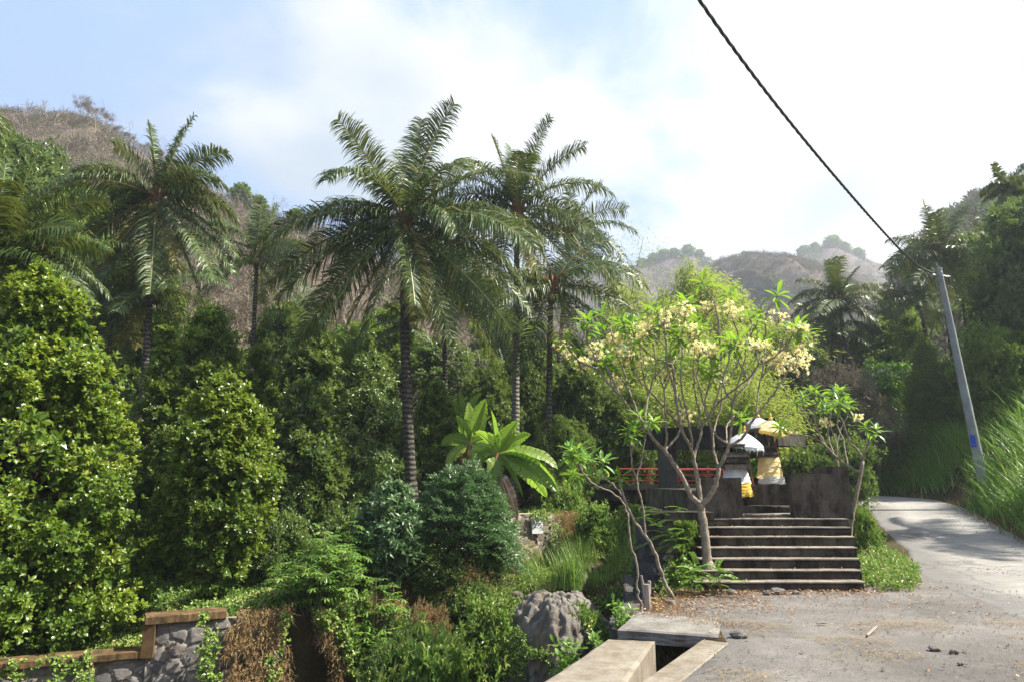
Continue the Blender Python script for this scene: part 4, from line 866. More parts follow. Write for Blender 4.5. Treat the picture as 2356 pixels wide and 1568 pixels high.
for k, lb, u, v, y, w, rz in B: put(k, lb, u, v, y, w, 'shrubs of the ravine', rz*1.1, cat='shrub', sink=.1)

# ------------------------------------------------------------ palms
def frond_mesh(d0, L, droop, rng, nl=84, lm=.9, w=.045, dead=False, hang=1., seg=16):
    d = np.array(d0, float); d /= np.linalg.norm(d); p = np.zeros(3); PT = [p.copy()]; DD = [d.copy()]
    for i in range(seg):
        t = i/seg; d = d+np.array((0, 0, -1.))*droop/seg*(.35+1.5*t); d /= np.linalg.norm(d); p = p+d*L/seg; PT.append(p.copy()); DD.append(d.copy())
    PT = np.array(PT); DD = np.array(DD)
    hz = np.array((d0[0], d0[1], 0.)); hz = hz/np.linalg.norm(hz) if np.linalg.norm(hz) > .15 else np.array((cos(d0[0]*50), sin(d0[0]*50), 0))
    side = np.cross(hz, (0, 0, 1.)); side /= np.linalg.norm(side)
    roll = rng.normal(0, .5)
    mr_ = MB(); mr_.tube(PT, np.linspace(.042, .010, seg+1)*L/4.2, 5, .5)
    ml = MB(); t = np.linspace(.10, .995, nl)**rng.uniform(.9, 1.1); idx = t*seg; i0 = np.minimum(idx.astype(int), seg-1); fr = (idx-i0)[:, None]
    P = PT[i0]*(1-fr)+PT[i0+1]*fr; Dv = nrm(DD[i0]*(1-fr)+DD[i0+1]*fr)
    for sg in (-1, 1):
        S = np.broadcast_to(side*sg, Dv.shape); Nn = nrm(np.cross(S, Dv)*sg); Nn = np.where(np.sum(Nn*np.array((0, 0, 1.)), 1)[:, None] < 0, -Nn, Nn)
        S = nrm(S*cos(roll)+Nn*sin(roll)*sg)
        ll = lm*np.clip(np.sin(np.pi*np.clip(t*.80+.14, 0, 1)), .15, 1)**.5*rng.uniform(.75, 1.15, nl)*(1-.35*np.clip(Dv[:, 2]-.5, 0, .5)*2)*np.where(rng.random(nl) < .07, .35, 1)
        f_ = (.12+.55*t)[:, None]; v0 = nrm(S*1.0+Dv*f_+Nn*rng.uniform(.05, .45, (nl, 1))+rng.normal(0, .08, (nl, 3)))
        g = rng.uniform(.7, 1.8, (nl, 1))*hang*(1-.72*np.clip(Dv[:, 2:3], 0, 1)); dn_ = np.array((0, 0, -1.))
        v1 = nrm(v0+dn_*g*.55); v2 = nrm(v0+dn_*g*1.5)
        wv = nrm(Dv*.8+Nn*rng.normal(0, .35, (nl, 1))+rng.normal(0, .1, (nl, 3)))*w/2*rng.uniform(.7, 1.2, (nl, 1)); l = ll[:, None]
        a0 = P; a1 = a0+v0*l*.35; a2 = a1+v1*l*.35; a3 = a2+v2*l*.34
        V = np.stack([a0-wv*.6, a0+wv*.6, a1-wv, a1+wv, a2-wv*.7, a2+wv*.7, a3], 1); i = np.arange(nl)[:, None]*7; o = ml.n
        yl_ = .92 if dead else None
        va = np.clip(rng.normal(.34, .14, nl)+(rng.random(nl) < .05)*.5, 0, 1) if not dead else np.clip(rng.normal(.93, .08, nl), 0, 1)
        ml.add(V.reshape(-1, 3), np.concatenate([i+[0, 1, 3, 2], i+[2, 3, 5, 4]]), np.repeat(va, 7)); ml.F.append(np.concatenate([o+i+[4, 5, 6]]))
    return ml, mr_
def add_frond(root, C, d0, L, droop, rng, lm, dead=False, nl=84, w=.045, hang=1.):
    ml, mr_ = frond_mesh(d0, L, droop, rng, nl, lm, w, dead, hang)
    for m_ in (ml, mr_):
        m_.V = [v+np.array(C) for v in m_.V]
    o = ml.build('frond', M['palm'], root, loc=C); r = mr_.build('rachis', M['palmR'], None, loc=C)
    r.parent = o; r.location = (0, 0, 0); return o
def dirv(ang, dep): a = radians(ang); c = sqrt(max(0, 1-dep*dep)); return np.array((cos(a)*c, dep, sin(a)*c))
def palm(kind, label, C, base, fronds, nrand, L, seed, r=.17, bark='palmbark', lm=1.0, nuts=True, group='coconut palms', midoff=(0, 0), dead=1, cat='palm tree', nl=128, w=.043, angr=(0, 360)):
    rng = np.random.default_rng(seed); C = np.array(C, float); base = np.array(base, float); base[2] = min(base[2], C[2]-1)
    if L < 3.6 and nl == 128: nl = 88; lm = lm*1.25; w = .042
    g = thing(kind, base, label, cat, group)
    t = np.linspace(0, 1, 22)[:, None]; mid = (base+C)/2+np.array((midoff[0], midoff[1], 0)); pts = base*(1-t)**2+mid*2*t*(1-t)+C*t**2
    rad = r*(1.0-.35*t[:, 0]+.5*np.exp(-t[:, 0]*14)); rad = rad*(1+.04*np.sin(np.arange(22)*2.1)); pts[0, 2] -= .4
    pp_ = []; rr_ = []
    n_ = 70; ti = np.linspace(0, 21, n_)
    for q in ti: i = min(int(q), 20); f = q-i; pp_.append(pts[i]*(1-f)+pts[i+1]*f); rr_.append((rad[i]*(1-f)+rad[i+1]*f)*(1+.05*(len(pp_) % 2)))
    MB().tube(pp_, rr_, 10).build('trunk', M[bark], g, smooth=True)
    mb = MB(); rng2 = np.random.default_rng(seed+1)
    for i in range(16):
        a = i*2.4; p = C+np.array((cos(a)*r*.6, sin(a)*r*.6, -.35+.03*i)); q = p+np.array((cos(a)*.3, sin(a)*.3, .35))*rng2.uniform(.7, 1.2); mb.tube([p, (p+q)/2, q], [.07, .05, .02], 5)
    mb.tube([C-(0, 0, .7), C-(0, 0, .2), C+(0, 0, .35)], [r*.8, r*1.3, r*.6], 9); mb.build('crownshaft', M['fibre'], g)
    for (ang, dep, l, dr) in fronds: add_frond(g, C+rng.normal(0, .06, 3), dirv(ang, dep), L*l, dr, rng, lm*L/4.3, nl=nl, w=w)
    for i in range(nrand):
        az = i*2.39996+seed; el = radians(78-118*((i+.5)/nrand)**.85)
        d0 = (cos(az)*cos(el), sin(az)*cos(el), sin(el)); add_frond(g, C+rng.normal(0, .06, 3), d0, L*rng.uniform(.8, 1.05), rng.uniform(.9, 1.6) if el > 0 else rng.uniform(.5, .9), rng, lm*L/4.3, nl=nl, w=w)
    for i in range(dead):
        az = seed*1.7+i*2.1; add_frond(g, C-(0, 0, .25), (cos(az)*.5, sin(az)*.5, -.75), L*.8, .4, rng, lm*L/4.3*.8, dead=True, nl=nl//2)
    if nuts:
        for i in range(6):
            a = i*1.9+seed; p = C+np.array((cos(a)*.33, sin(a)*.33-.05, -.35-.12*(i % 3))); mbn = MB(); blob_rock(mbn, p, (.12, .12, .15), i+seed, 7, rough=.05); mbn.build('coconut', M['husk'], g, smooth=True)
    return g
def pc3(u, v, y): return at(u, v, y)
def gb(u, v, y, dz=0): p = at(u, v, y); return np.array((p[0], y, zat(p[0], y)+dz))
# tall central palm
palm('coconut_palm', 'tall central coconut palm with the widest crown, on the far bank', pc3(932, 505, 21), gb(957, 1250, 20.6),
     [(87, .15, .84, .5), (74, -.1, .88, .8), (117, -.1, .85, .45), (122, -.5, .75, 1.9), (142, .1, .80, 1.7), (150, .45, .7, 1.6), (163, -.05, 1.12, 1.25), (172, -.35, 1.12, 1.35), (186, .1, 1.08, .95), (205, -.2, 1.05, .7), (222, .05, 1.10, .55), (235, -.35, 1.0, .45),
      (46, .05, 1.08, 1.35), (62, -.4, .7, 1.8), (30, -.45, .62, 2.4), (14, .05, 1.0, 1.05), (8, -.3, 1.02, 1.15), (-8, -.15, .95, 1.0), (-24, .05, 1.1, .7), (-38, -.2, 1.12, .5), (-52, .1, 1.12, .35), (-66, -.3, 1.0, .25), (-75, -.55, .85, .3), (258, -.4, 1.0, .3), (95, .4, .8, .6), (72, .5, .8, .9), (-15, .5, 1, .9), (195, .5, 1, 1.1)], 0, 4.6, 3, dead=4, r=.175, midoff=(-.25, 0))
# second palm, pale trunk
palm('coconut_palm', 'pale-trunked coconut palm just right of the tall central one', pc3(1190, 478, 25.5), gb(1184, 1050, 25.0),
     [(103, .1, .82, .4), (92, .3, .8, .5), (74, -.1, .90, .6), (58, .05, .92, .75), (38, -.05, .95, 1.35), (20, .3, .9, 1.4), (-5, -.1, 1.0, 1.1), (-25, .1, 1.15, .7), (-45, -.2, 1.25, .5), (-60, .1, 1.2, .3), (-80, -.3, 1.1, .2), (130, .1, .8, 1.2), (150, -.1, .8, 1.4), (170, .2, .8, 1.4), (120, -.4, .8, 1.7), (200, .1, .9, .9), (235, .1, 1.1, .5), (255, -.1, 1.1, .3), (85, -.35, .6, 1.8)], 0, 4.2, 8, dead=3, r=.16, bark='palebark')
palm('coconut_palm', 'lower coconut palm right of the pale trunk with drooping fronds', pc3(1268, 655, 24), gb(1256, 1120, 24),
     [(62, .1, .85, 1.2), (40, 0, 1.0, 1.5), (28, -.2, 1.02, 1.4), (10, .1, 1.0, 1.3), (-8, -.3, 1.05, 1.0), (-28, 0, 1.0, .8), (-48, -.2, 1.0, .5), (-70, .1, 1.0, .3), (205, -.1, .85, .8), (225, .1, 1.0, .5), (250, -.2, 1.0, .3), (150, .1, .7, 1.5)], 2, 3.5, 14, r=.13)
palm('coconut_palm', 'hazy coconut palm crown behind the pale-trunked one', pc3(1308, 545, 30), gb(1262, 1060, 30),
     [(88, .1, .85, .5), (68, 0, .95, .8), (50, .1, 1.0, 1.1), (30, -.1, .95, 1.3), (12, .1, .85, 1.3), (115, 0, .8, .8), (160, 0, .8, 1.3), (-30, .1, 1.0, .7)], 2, 3.3, 21, r=.12, nuts=False)
palm('coconut_palm', 'palm with a dark slim trunk half hidden behind the central palm', pc3(1020, 640, 31), gb(1030, 960, 31), [(235, -.1, 1, .5), (-50, 0, 1, .5), (-80, -.2, 1, .3)], 14, 3.4, 27, r=.13, dead=2)
# left pair
palm('coconut_palm', 'tall left coconut palm with a dense dark crown', pc3(362, 452, 24.5), gb(347, 860, 24.5),
     [(100, 0, .78, .35), (84, .2, .85, .3), (72, -.1, .85, .6), (118, .1, .85, .9), (55, 0, .85, 1.1), (38, -.2, .8, 1.5), (135, -.1, .85, 1.3), (152, .1, .85, 1.4), (168, -.1, .9, 1.3), (190, .1, .9, 1.1), (18, .1, .85, 1.4), (0, 0, .85, 1.3), (212, -.1, 1.0, .8), (230, .1, 1.1, .5), (-28, 0, 1.1, .8), (-45, -.2, 1.2, .5), (-60, .1, 1.15, .4), (-78, -.3, 1.15, .2), (248, -.2, 1.2, .3), (262, .2, 1.1, .2)], 3, 3.8, 33, r=.14, dead=3)
palm('coconut_palm', 'dark low palm hidden under the tall left one, its thin trunk leaning', pc3(345, 655, 25.5), gb(300, 920, 24.0), [(200, 0, 1, .9), (225, 0, 1, .6), (-40, 0, 1, .7)], 14, 3.0, 35, r=.12, midoff=(.5, 0))
palm('coconut_palm', 'dark shaggy palm in the shade left of the paired trunks', pc3(262, 660, 27), gb(262, 900, 27), [(240, -.2, 1, .5), (250, .2, 1.1, .4), (-70, -.2, 1.1, .3)], 16, 3.1, 37, r=.14, nuts=False, dead=3)
palm('coconut_palm', 'smaller coconut palm between the tall left one and the central one', pc3(592, 585, 31.5), gb(584, 860, 31.5),
     [(88, 0, .9, .2), (80, .2, .9, .3), (100, .2, .9, .4), (128, 0, .95, 1.0), (150, 0, 1.05, 1.2), (172, .1, 1.0, 1.1), (205, 0, 1.1, .6), (218, -.2, 1.15, .5), (35, 0, .9, 1.3), (15, 0, .8, 1.3), (-20, 0, 1.0, .9), (-40, -.1, 1.0, .6)], 3, 3.1, 41, r=.12)
# big one at the left edge
palm('coconut_palm', 'large near coconut palm cut by the left edge', pc3(-25, 575, 15), gb(-60, 1100, 15),
     [(62, .1, .95, .5), (50, .2, 1.05, .8), (35, -.1, .8, .9), (28, .15, 1.0, .9), (15, 0, .95, 1.3), (2, -.1, 1.0, 1.0), (-8, .1, 1.05, .9), (80, 0, .9, .4), (95, .1, .9, .4), (40, .5, .9, 1.0), (-25, .2, .9, .8), (70, -.3, .75, 1.5), (12, .5, 1.0, 1.2), (110, 0, .9, .8), (150, 0, .9, 1.2)], 6, 2.6, 47, r=.15, nl=90, lm=1.15, w=.035)
palm('coconut_palm', 'coconut palm off the left edge whose frond tips hang into the picture', pc3(-225, 255, 13), gb(-330, 1000, 13.5), [(25, 0, 1.0, 1.9), (5, 0, 1.0, 1.6), (35, .1, .95, 1.9), (-10, .1, .9, 1.2)], 3, 2.3, 53, r=.15, nuts=False, dead=0)
tagp = palm('coconut_palm', 'coconut palm above the frame whose single frond tip dips in at the top left', pc3(-130, -200, 12), gb(-430, 1000, 12), [(22, 0, 1.0, 2.0), (40, .2, .8, 2.2)], 3, 2.0, 57, r=.14, nuts=False, dead=0)
# right hand palms
palm('coconut_palm', 'coconut palm standing just beyond the right edge, shading the road', (20.5, 18.5, 11.2), (21.5, 18.5, 3.0), [], 10, 3.9, 59, r=.15, nuts=False, dead=0)
palm('coconut_palm', 'coconut palm at mid right, left one of its leaning pair', pc3(1928, 690, 37), gb(1968, 900, 36.5),
     [(100, 0, .8, .2), (82, .1, .85, .3), (65, 0, .8, .6), (40, -.1, .9, 1.3), (22, .1, .95, 1.3), (130, 0, .9, 1.1), (155, 0, 1, 1.2), (175, .1, 1.0, 1.1), (200, 0, 1.05, .8), (225, -.1, 1.1, .5), (-5, 0, 1, 1.1), (-30, 0, 1.1, .7), (-55, .1, 1.1, .4), (250, .1, 1.1, .3)], 8, 2.75, 61, r=.16)
palm('coconut_palm', 'shaggy lower palm right below the mid right one', pc3(1916, 752, 38), gb(1925, 930, 38), [(-80, 0, 1, .2), (260, 0, 1, .2)], 13, 2.4, 63, r=.17, dead=4)
palm('coconut_palm', 'coconut palm behind the top of the leaning pole', pc3(2160, 580, 33), gb(2195, 830, 33),
     [(98, 0, .95, .2), (90, .2, .9, .3), (62, 0, 1.0, .5), (42, .1, 1.05, .9), (28, -.1, .95, 1.0), (150, 0, .9, .7), (168, 0, .9, 1.0), (185, .1, 1.0, .9), (215, -.1, 1.0, .6), (235, 0, 1.0, .4), (5, 0, 1.0, 1.2), (-22, 0, 1.2, .8), (-45, .1, 1.1, .5), (-70, -.1, 1, .3)], 6, 2.85, 67, r=.14)
palm('coconut_palm', 'right-hand neighbour of the palm behind the pole', pc3(2268, 610, 36), gb(2280, 860, 36), [(95, 0, 1, .3), (75, 0, 1, .4), (60, 0, 1, .7)], 14, 2.9, 71, r=.14)
palm('coconut_palm', 'low coconut palm left of the pole top', pc3(2112, 680, 38), gb(2148, 850, 38), [(150, 0, 1.1, .8), (165, 0, 1.15, .9), (185, 0, 1, .8), (215, 0, 1, .6), (120, 0, .9, .5)], 10, 2.6, 73, r=.13)
palm('areca_palm', 'dark areca palm against the sky at the top right', pc3(2320, 440, 31), gb(2335, 760, 31), [(150, 0, 1, 1.4), (30, 0, 1, 1.4), (100, 0, 1, .9), (70, 0, 1, 1)], 10, 1.45, 79, r=.08, nuts=False, group=None, lm=1.5, nl=34, w=.08, dead=0)
palm('areca_palm', 'small fresh-green areca palm beside the central trunk', pc3(940, 745, 27), gb(945, 1000, 27), [(120, 0, 1, .8), (60, 0, 1, .8), (160, 0, 1, .9)], 9, 1.5, 83, r=.07, nuts=False, group=None, lm=1.3, nl=40, w=.06, dead=0)
for (u, v, y, lb, s_) in ((700, 700, 52, 'small pale palm low on the brown hillside, right of the small left palm', 2), (815, 790, 46, 'small pale palm on the hillside left of the central palm', 5), (1245, 830, 38, 'small palm on the slope right of the pale trunk', 7), (1000, 470, 60, 'distant palm top above the central palm', 9)):
    palm('young_palm', lb, pc3(u, v, y), gb(u, v+60, y), [], 11, 2.4, 90+s_, r=.1, nuts=False, group='young palms on the slope', dead=1, nl=50, w=.07)
# pandanus-like plant right of the pole
def spiky(label, u, v, y, n, L, mat, seed, kind='spiky_plant', W=.06, trunk=None):
    rng = np.random.default_rng(seed); c = at(u, v, y); zg = zat(c[0], y); g = thing(kind, (c[0], y, zg), label, 'plant'); mb = MB()
    for i in range(n):
        az = i*2.4; el = radians(rng.uniform(-15, 80)); d = np.array((cos(az)*cos(el), sin(az)*cos(el), sin(el))); s = np.cross(d, (0, 0, 1.)); s = s/np.linalg.norm(s)*W/2; l = L*rng.uniform(.7, 1.1)
        p = np.array(c)+rng.normal(0, .05, 3); rows = []
        for k in range(6):
            t = k/5; q = p+d*l*t-np.array((0, 0, l*.55*t*t)); w_ = (1-t**2)*(1 if k else .6); rows.append((q-s*w_, q+(0, 0, -.01), q+s*w_))
        mb.grid(np.array(rows), rng.uniform(.2, .9))
    mb.build('leaves', M[mat], g); MB().tube([(c[0], y, zg-.2), (c[0], y, (zg+c[2])/2), tuple(c)], [.09, .07, .06], 8).build('stem', M['bark'], g); return g
spiky('spiky pandanus plant right of the pole top', 2252, 712, 29, 34, 1.3, 'dark', 5, W=.12)
spiky('tuft of sword-shaped leaves right of the leaning pole, higher', 2215, 700, 30, 26, 1.1, 'dark', 6, W=.10)
spiky('clump of upright blade leaves behind the shrine platform', 1737, 1112, YW+5.9, 30, .75, 'cass', 9, W=.035)

# ------------------------------------------------------------ banana plants
def banana_leaf(mb, p0, d0, L, W, droop, rng, seg=14, torn=.5):
    d = nrm(np.array(d0, float)); p = np.array(p0, float); rows = []; side = np.cross(d, (0, 0, 1.)); side = side/max(np.linalg.norm(side), 1e-6) if np.linalg.norm(side) > .05 else np.array((1., 0, 0))
    tw = rng.uniform(.35, 1.0)*(1 if rng.random() < .5 else -1)
    for i in range(seg+1):
        t = i/seg; n = np.cross(side, d); s = side*cos(tw)+n*sin(tw); w_ = W/2*min(1, max(0, t-.10)*7+.04)*max(0, 1-max(0, t-.55)/.45)**.6+.01
        up = np.cross(s, d); j = rng.uniform(1-torn*.25, 1, 2)
        rows.append((p-s*w_*j[0]+up*w_*.25-np.array((0, 0, w_*.15)), p-s*w_*.5*j[0]+up*w_*.2, p.copy(), p+s*w_*.5*j[1]+up*w_*.2, p+s*w_*j[1]+up*w_*.25-np.array((0, 0, w_*.15))))
        d = d+np.array((0, 0, -1.))*droop/seg*(.3+1.6*t); d = nrm(d); p = p+d*L/seg
    R_ = np.array(rows); v = rng.uniform(.3, .8)
    # torn strips: split blade into lobes with tiny gaps
    for k in range(seg):
        a = R_[k]; b = R_[k+1]; g_ = .06+.16*rng.random()*torn
        for lo, hi in ((0, 2), (2, 4)):
            q0 = a[lo:hi+1]; q1 = b[lo:hi+1]*(1-g_)+a[lo:hi+1]*g_; q1[0 if lo == 2 else -1] = b[2]
            dz = rng.normal(0, .02); q1 = q1.copy(); q1[-1 if lo == 2 else 0, 2] += dz
            mb.grid(np.stack([q0, q1]), np.clip(v+rng.normal(0, .08), 0, 1))
    mb.tube(R_[:, 2]-(0, 0, .012), np.linspace(.03, .008, seg+1), 5, .95)
def banana(label, base, h, specs, seed, dead=3):
    rng = np.random.default_rng(seed); g = thing('banana_plant', base, label, 'banana plant', 'banana plants'); base = np.array(base)
    top = base+(0, 0, h); MB().tube([base-(0, 0, .3), base+(0, 0, h*.5), top], [.16, .13, .07], 12).build('stem', M['fibre'], g, smooth=True)
    for (ang, dep, L, dr) in specs:
        mb = MB(); banana_leaf(mb, top, dirv(ang, dep), L*.84, .56*min(1, L/1.6)+.08, dr, rng); mb.build('leaf', M['banana'], g)
    for i in range(dead):
        mb = MB(); banana_leaf(mb, top-(0, 0, .4), (cos(i*2.2+seed)*.5, sin(i*2.2+seed)*.5, -.5), 1.5, .3, 1.2, rng); mb.build('dead_leaf', M['litter'], g)
def bb(u, v, y): p = at(u, v, y); return (p[0], y, p[2])
b1 = at(1143, 1042, 18.6); z1 = zat(b1[0], 18.6)
banana('big banana plant with arching bright leaves in front of the pale palm trunk', (b1[0], 18.6, z1), b1[2]-z1,
       [(97, -.1, 1.35, .25), (62, -.2, 1.25, .4), (40, .1, 1.25, .5), (150, -.1, .95, 1.6), (170, -.3, 1.1, 1.9), (12, -.2, 2.1, 1.15), (-2, -.35, 2.3, 1.2), (-15, -.3, 2.3, .8), (5, .3, 1.7, 1.2), (-28, -.1, 2.1, .7), (200, .2, 1.3, 1.5), (262, -.4, 1.1, .6), (120, .4, 1.2, .9), (-50, -.3, 1.6, .6)], 3, 5)
b2 = at(1080, 1020, 21); z2 = zat(b2[0], 21)
banana('banana plant with two upright leaves left of the big one', (b2[0], 21, z2), b2[2]-z2, [(92, 0, 1.5, .15), (72, -.2, 1.7, .3), (110, -.1, 1.1, .5), (60, .2, 1.3, .4), (150, 0, 1.1, 1.5), (30, 0, 1.2, 1.4), (-20, -.3, 1.3, 1.1), (210, -.2, 1.2, 1)], 5, 2)
b3 = at(1062, 958, 24); z3 = zat(b3[0], 24)
banana('banana plant top further back with upright leaves', (b3[0], 24, z3), b3[2]-z3, [(95, 0, 1.1, .2), (55, 0, 1.3, .3), (120, .2, 1.0, .6), (30, 0, 1.0, 1.2)], 8, 0)
b4 = at(1278, 1098, 23.5); z4 = zat(b4[0], 23.5)
banana('shaded banana plant left of the footbridge', (b4[0], 23.5, z4), b4[2]-z4, [(20, 0, 1.2, 1.3), (-30, -.2, 1.3, .8), (60, 0, 1.1, .8), (-60, 0, 1.2, .5), (160, 0, 1.1, 1.3)], 9, 1)

# ------------------------------------------------------------ cassava, blue-green feathery shrub and herbs
def cassava(label, u, vt, y, wpx, nst, seed, mat='cass', base=None, hmul=1., L=.16):
    rng = np.random.default_rng(seed); c = at(u, vt, y); zg = zat(c[0], y) if base is None else base; h = c[2]-zg; w = wpx/2/FO*y
    g = thing('cassava_plant', (c[0], y, zg), label, 'plant', 'cassava plants'); st = MB(); lf = MB(); C = []; A = []
    for i in range(nst):
        a = rng.uniform(0, 6.28); r = w*sqrt(rng.random()); hh = h*(1-.55*(r/w)**1.3)*rng.uniform(.8, 1); b = np.array((c[0]+r*.35*cos(a), y+r*.35*sin(a), zg-.1)); t = np.array((c[0]+r*cos(a), y+r*sin(a), zg+hh)); m = (b+t)/2+(0, 0, .1*hh)
        st.tube([b, m, t], [.018, .013, .008], 5); k = int(10+hh*9)
        for q in range(k):
            f = rng.uniform(.3, 1.03); p = b*(1-f)**2+m*2*f*(1-f)+t*f*f; az = q*2.4; d = nrm(np.array((cos(az), sin(az), rng.uniform(-.3, 1.0)))); l = .22*rng.uniform(.6, 1.2); e = p+d*l; st.tube([p, e], [.004, .003], 3, .5, False); C.append(e); A.append(d*.8+(0, 0, -.25))
    C = np.array(C); A = nrm(np.array(A)); m = len(C); n = 7; S = nrm(np.cross(A, (0, 0, 1.))); ph = (np.arange(n)/(n-1)-.5)*4.6
    D = A[:, None]*np.cos(ph)[None, :, None]+S[:, None]*np.sin(ph)[None, :, None]; N = np.broadcast_to(np.array((0, 0, 1.)), D.shape)+rng.normal(0, .2, D.shape)
    v = np.clip(rng.uniform(.2, .9, (m, 1))+rng.normal(0, .08, (m, n)), 0, 1)
    leaves(lf, np.repeat(C, n, 0), D.reshape(-1, 3), N.reshape(-1, 3), L*rng.uniform(.7, 1.1, m*n), .036, v.ravel(), .25, True)
    lf.build('foliage', M[mat], g); st.build('stems', M['culm'], g)
cassava('broad leafy cassava bush above the ravine wall', 740, 1215, 14.8, 210, 34, 3)
cassava('tall upright cassava behind the broad one', 792, 1148, 15.6, 110, 12, 5)
cassava('cassava clump at the right of the ravine wall top', 880, 1290, 14.9, 120, 14, 7)
cassava('cassava sapling on the roadside bank by the pale frangipani', 2150, 960, 30.5, 60, 5, 8)
def feather(label, u, vt, y, wpx, n, seed, mat, L=.035, kind='feathery_shrub', base=None):
    rng = np.random.default_rng(seed); c = at(u, vt, y); zg = zat(c[0], y) if base is None else base; h = c[2]-zg; w = wpx/2/FO*y
    g = thing(kind, (c[0], y, zg), label, 'shrub'); st = MB(); lf = MB(); P = []; D = []
    for i in range(n):
        a = rng.uniform(0, 6.28); f = rng.random(); r = w*(.25+.75*f); top = np.array((c[0]+r*cos(a), y+r*sin(a)*.8, zg+h*(1-.65*f**1.4)*(.2+.9*rng.random()**.6))); st_ = np.array((c[0]+.3*r*cos(a), y+.3*r*sin(a), zg+h*.25*rng.random()))
        if i % 8 == 0: st.tube([(c[0], y, zg-.1), st_, top], [.03, .02, .006], 4)
        dr = nrm(nrm(top-st_)*np.array((1, 1, .8))+rng.normal(0, .35, 3)); l = .45*rng.uniform(.7, 1.2); s = nrm(np.cross(dr, (0, 0, 1.)))
        for q in range(7):
            t = q/6; b = top+dr*l*t-np.array((0, 0, l*.5*t*t))
            for sg in (-1, 1):
                d2 = nrm(s*sg+dr*.5+(0, 0, -.2)); l2 = .17*(1-.5*t)
                for k in range(4): P.append(b+d2*l2*k/3.2); D.append(nrm(d2*.4+np.array((dr*(1 if k % 2 else -.6))*.6)))
    P = np.array(P); D = np.array(D); m = len(P)
    leaves(lf, P+rng.normal(0, .01, P.shape), D, np.array((0, 0, 1.))+rng.normal(0, .35, (m, 3)), L*1.6*rng.uniform(.7, 1.2, m), L*.8, np.clip(rng.normal(.5, .2, m), 0, 1), .1)
    lf.build('foliage', M[mat], g); st.build('stems', M['bark'], g)
feather('blue-green feathery shrub with fine drooping leaflets, right of the central trunk', 1062, 1092, 16.9, 200, 520, 3, 'blue', .05)
feather('smaller blue-green shrub at the right foot of the feathery one', 1135, 1170, 17.5, 90, 220, 4, 'blue', .05)
near_tree(905, 1120, None, 16.3, 150, 'broadleaf_shrub', 'shrub with long pale green leaves at the foot of the central trunk', 61, 30, 900, 'blue', .17, 'tall', W=.055, tr=.04, cz=.02, hang=.8, droop=.3, lr=(.35, .55))

# ------------------------------------------------------------ frangipani trees
def smooth_path(P, n=5):
    P = np.array(P, float)
    if len(P) < 3: return np.array([P[0]*(1-t)+P[-1]*t for t in np.linspace(0, 1, 4)])
    out = []; Q = np.vstack([2*P[0]-P[1], P, 2*P[-1]-P[-2]])
    for i in range(1, len(Q)-2):
        for t in np.arange(n)/n:
            a, b, c, d = Q[i-1:i+3]; out.append(.5*((2*b)+(-a+c)*t+(2*a-5*b+4*c-d)*t*t+(-a+3*b-3*c+d)*t**3))
    out.append(P[-1]); return np.array(out)
class Frangi:
    def __init__(s, name, label, base, seed, group='frangipani trees'):
        s.g = thing(name, base, label, 'frangipani tree', group); s.w = MB(); s.tips = []; s.rng = np.random.default_rng(seed)
    def br(s, P, r0, r1, tip=False, forks=0):
        Q = smooth_path(P); Q[1:-1] += s.rng.normal(0, .006, Q[1:-1].shape); s.w.tube(Q, np.linspace(r0, r1, len(Q))*(1+.06*np.sin(np.arange(len(Q))*1.9)), 9)
        d = nrm(Q[-1]-Q[-2])
        if forks:
            for k in range(forks):
                a = s.rng.uniform(0, 6.28); dd = nrm(d+np.array((cos(a), sin(a)*.9, .25))*.6); l = s.rng.uniform(.18, .38); e = Q[-1]+dd*l*.5; f = e+nrm(dd+(0, 0, .7))*l*.5; s.w.tube([Q[-1], e, f], [r1, r1*.85, r1*.8], 7); s.tips.append((f, nrm(f-e)))
        elif tip: s.tips.append((Q[-1], d))
    def leafy(s, nl, L, W, mat='frangi', extra=0, frac=1.):
        T = [t for t in s.tips if s.rng.random() < frac]
        C = np.array([t[0] for t in T]); A = nrm(np.array([t[1] for t in T])+(0, 0, .35)); mb = MB()
        rosettes(mb, C, A, nl, L, W, 1.75, s.rng, s.rng.uniform(.3, .8, len(C)), .12, .28, True, .012); mb.build('foliage', M[mat], s.g)
    def flowers(s, centers, R, n, size=.045, mat='flower'):
        mb = MB(); rng = s.rng; st = MB()
        for c in centers:
            c = np.array(c); m = max(6, int(n*rng.uniform(.7, 1.3))); d = nrm(rng.normal(0, 1, (m, 3))+(0, -.2, .35)); P = c+d*R*rng.uniform(.35, 1.05, (m, 1))*np.array((1.25, 1.1, .8))
            ct = rng.normal(.5, .1)
            for p_ in P[::4]: s.w.tube([c-(0, 0, R*.8), p_], [.006, .004], 3, .5, False)
            rosettes(mb, P, d, 5, size, size*.75, 1.15, rng, np.clip(rng.normal(.62, .25, m), 0, 1), .12, .12, False, .002)
        mb.build('blossoms', M[mat], s.g)
def A6(X, Y_, y): u, v = c6(X, Y_); return at(u, v, y)
YT = 11.75
tb = A6(946, 1770, YT); 
F = Frangi('frangipani_tree', 'tall spreading frangipani with yellow-white blossom rising from the steps', (tb[0], YT, ST[1]), 5)
def P6(l): return [A6(*q) for q in l]
D = YT
F.br([np.array((tb[0]+.02, YT, ST[1]-.15)), np.array((tb[0], YT, ST[1]+.05)), A6(940, 1660, D), A6(928, 1530, D), A6(908, 1430, D), A6(903, 1395, D)], .078, .062)
F.w.tube([(tb[0]+.03, YT-.01, ST[1]-.02), (tb[0], YT, ST[1]+.12)], [.12, .08], 10)
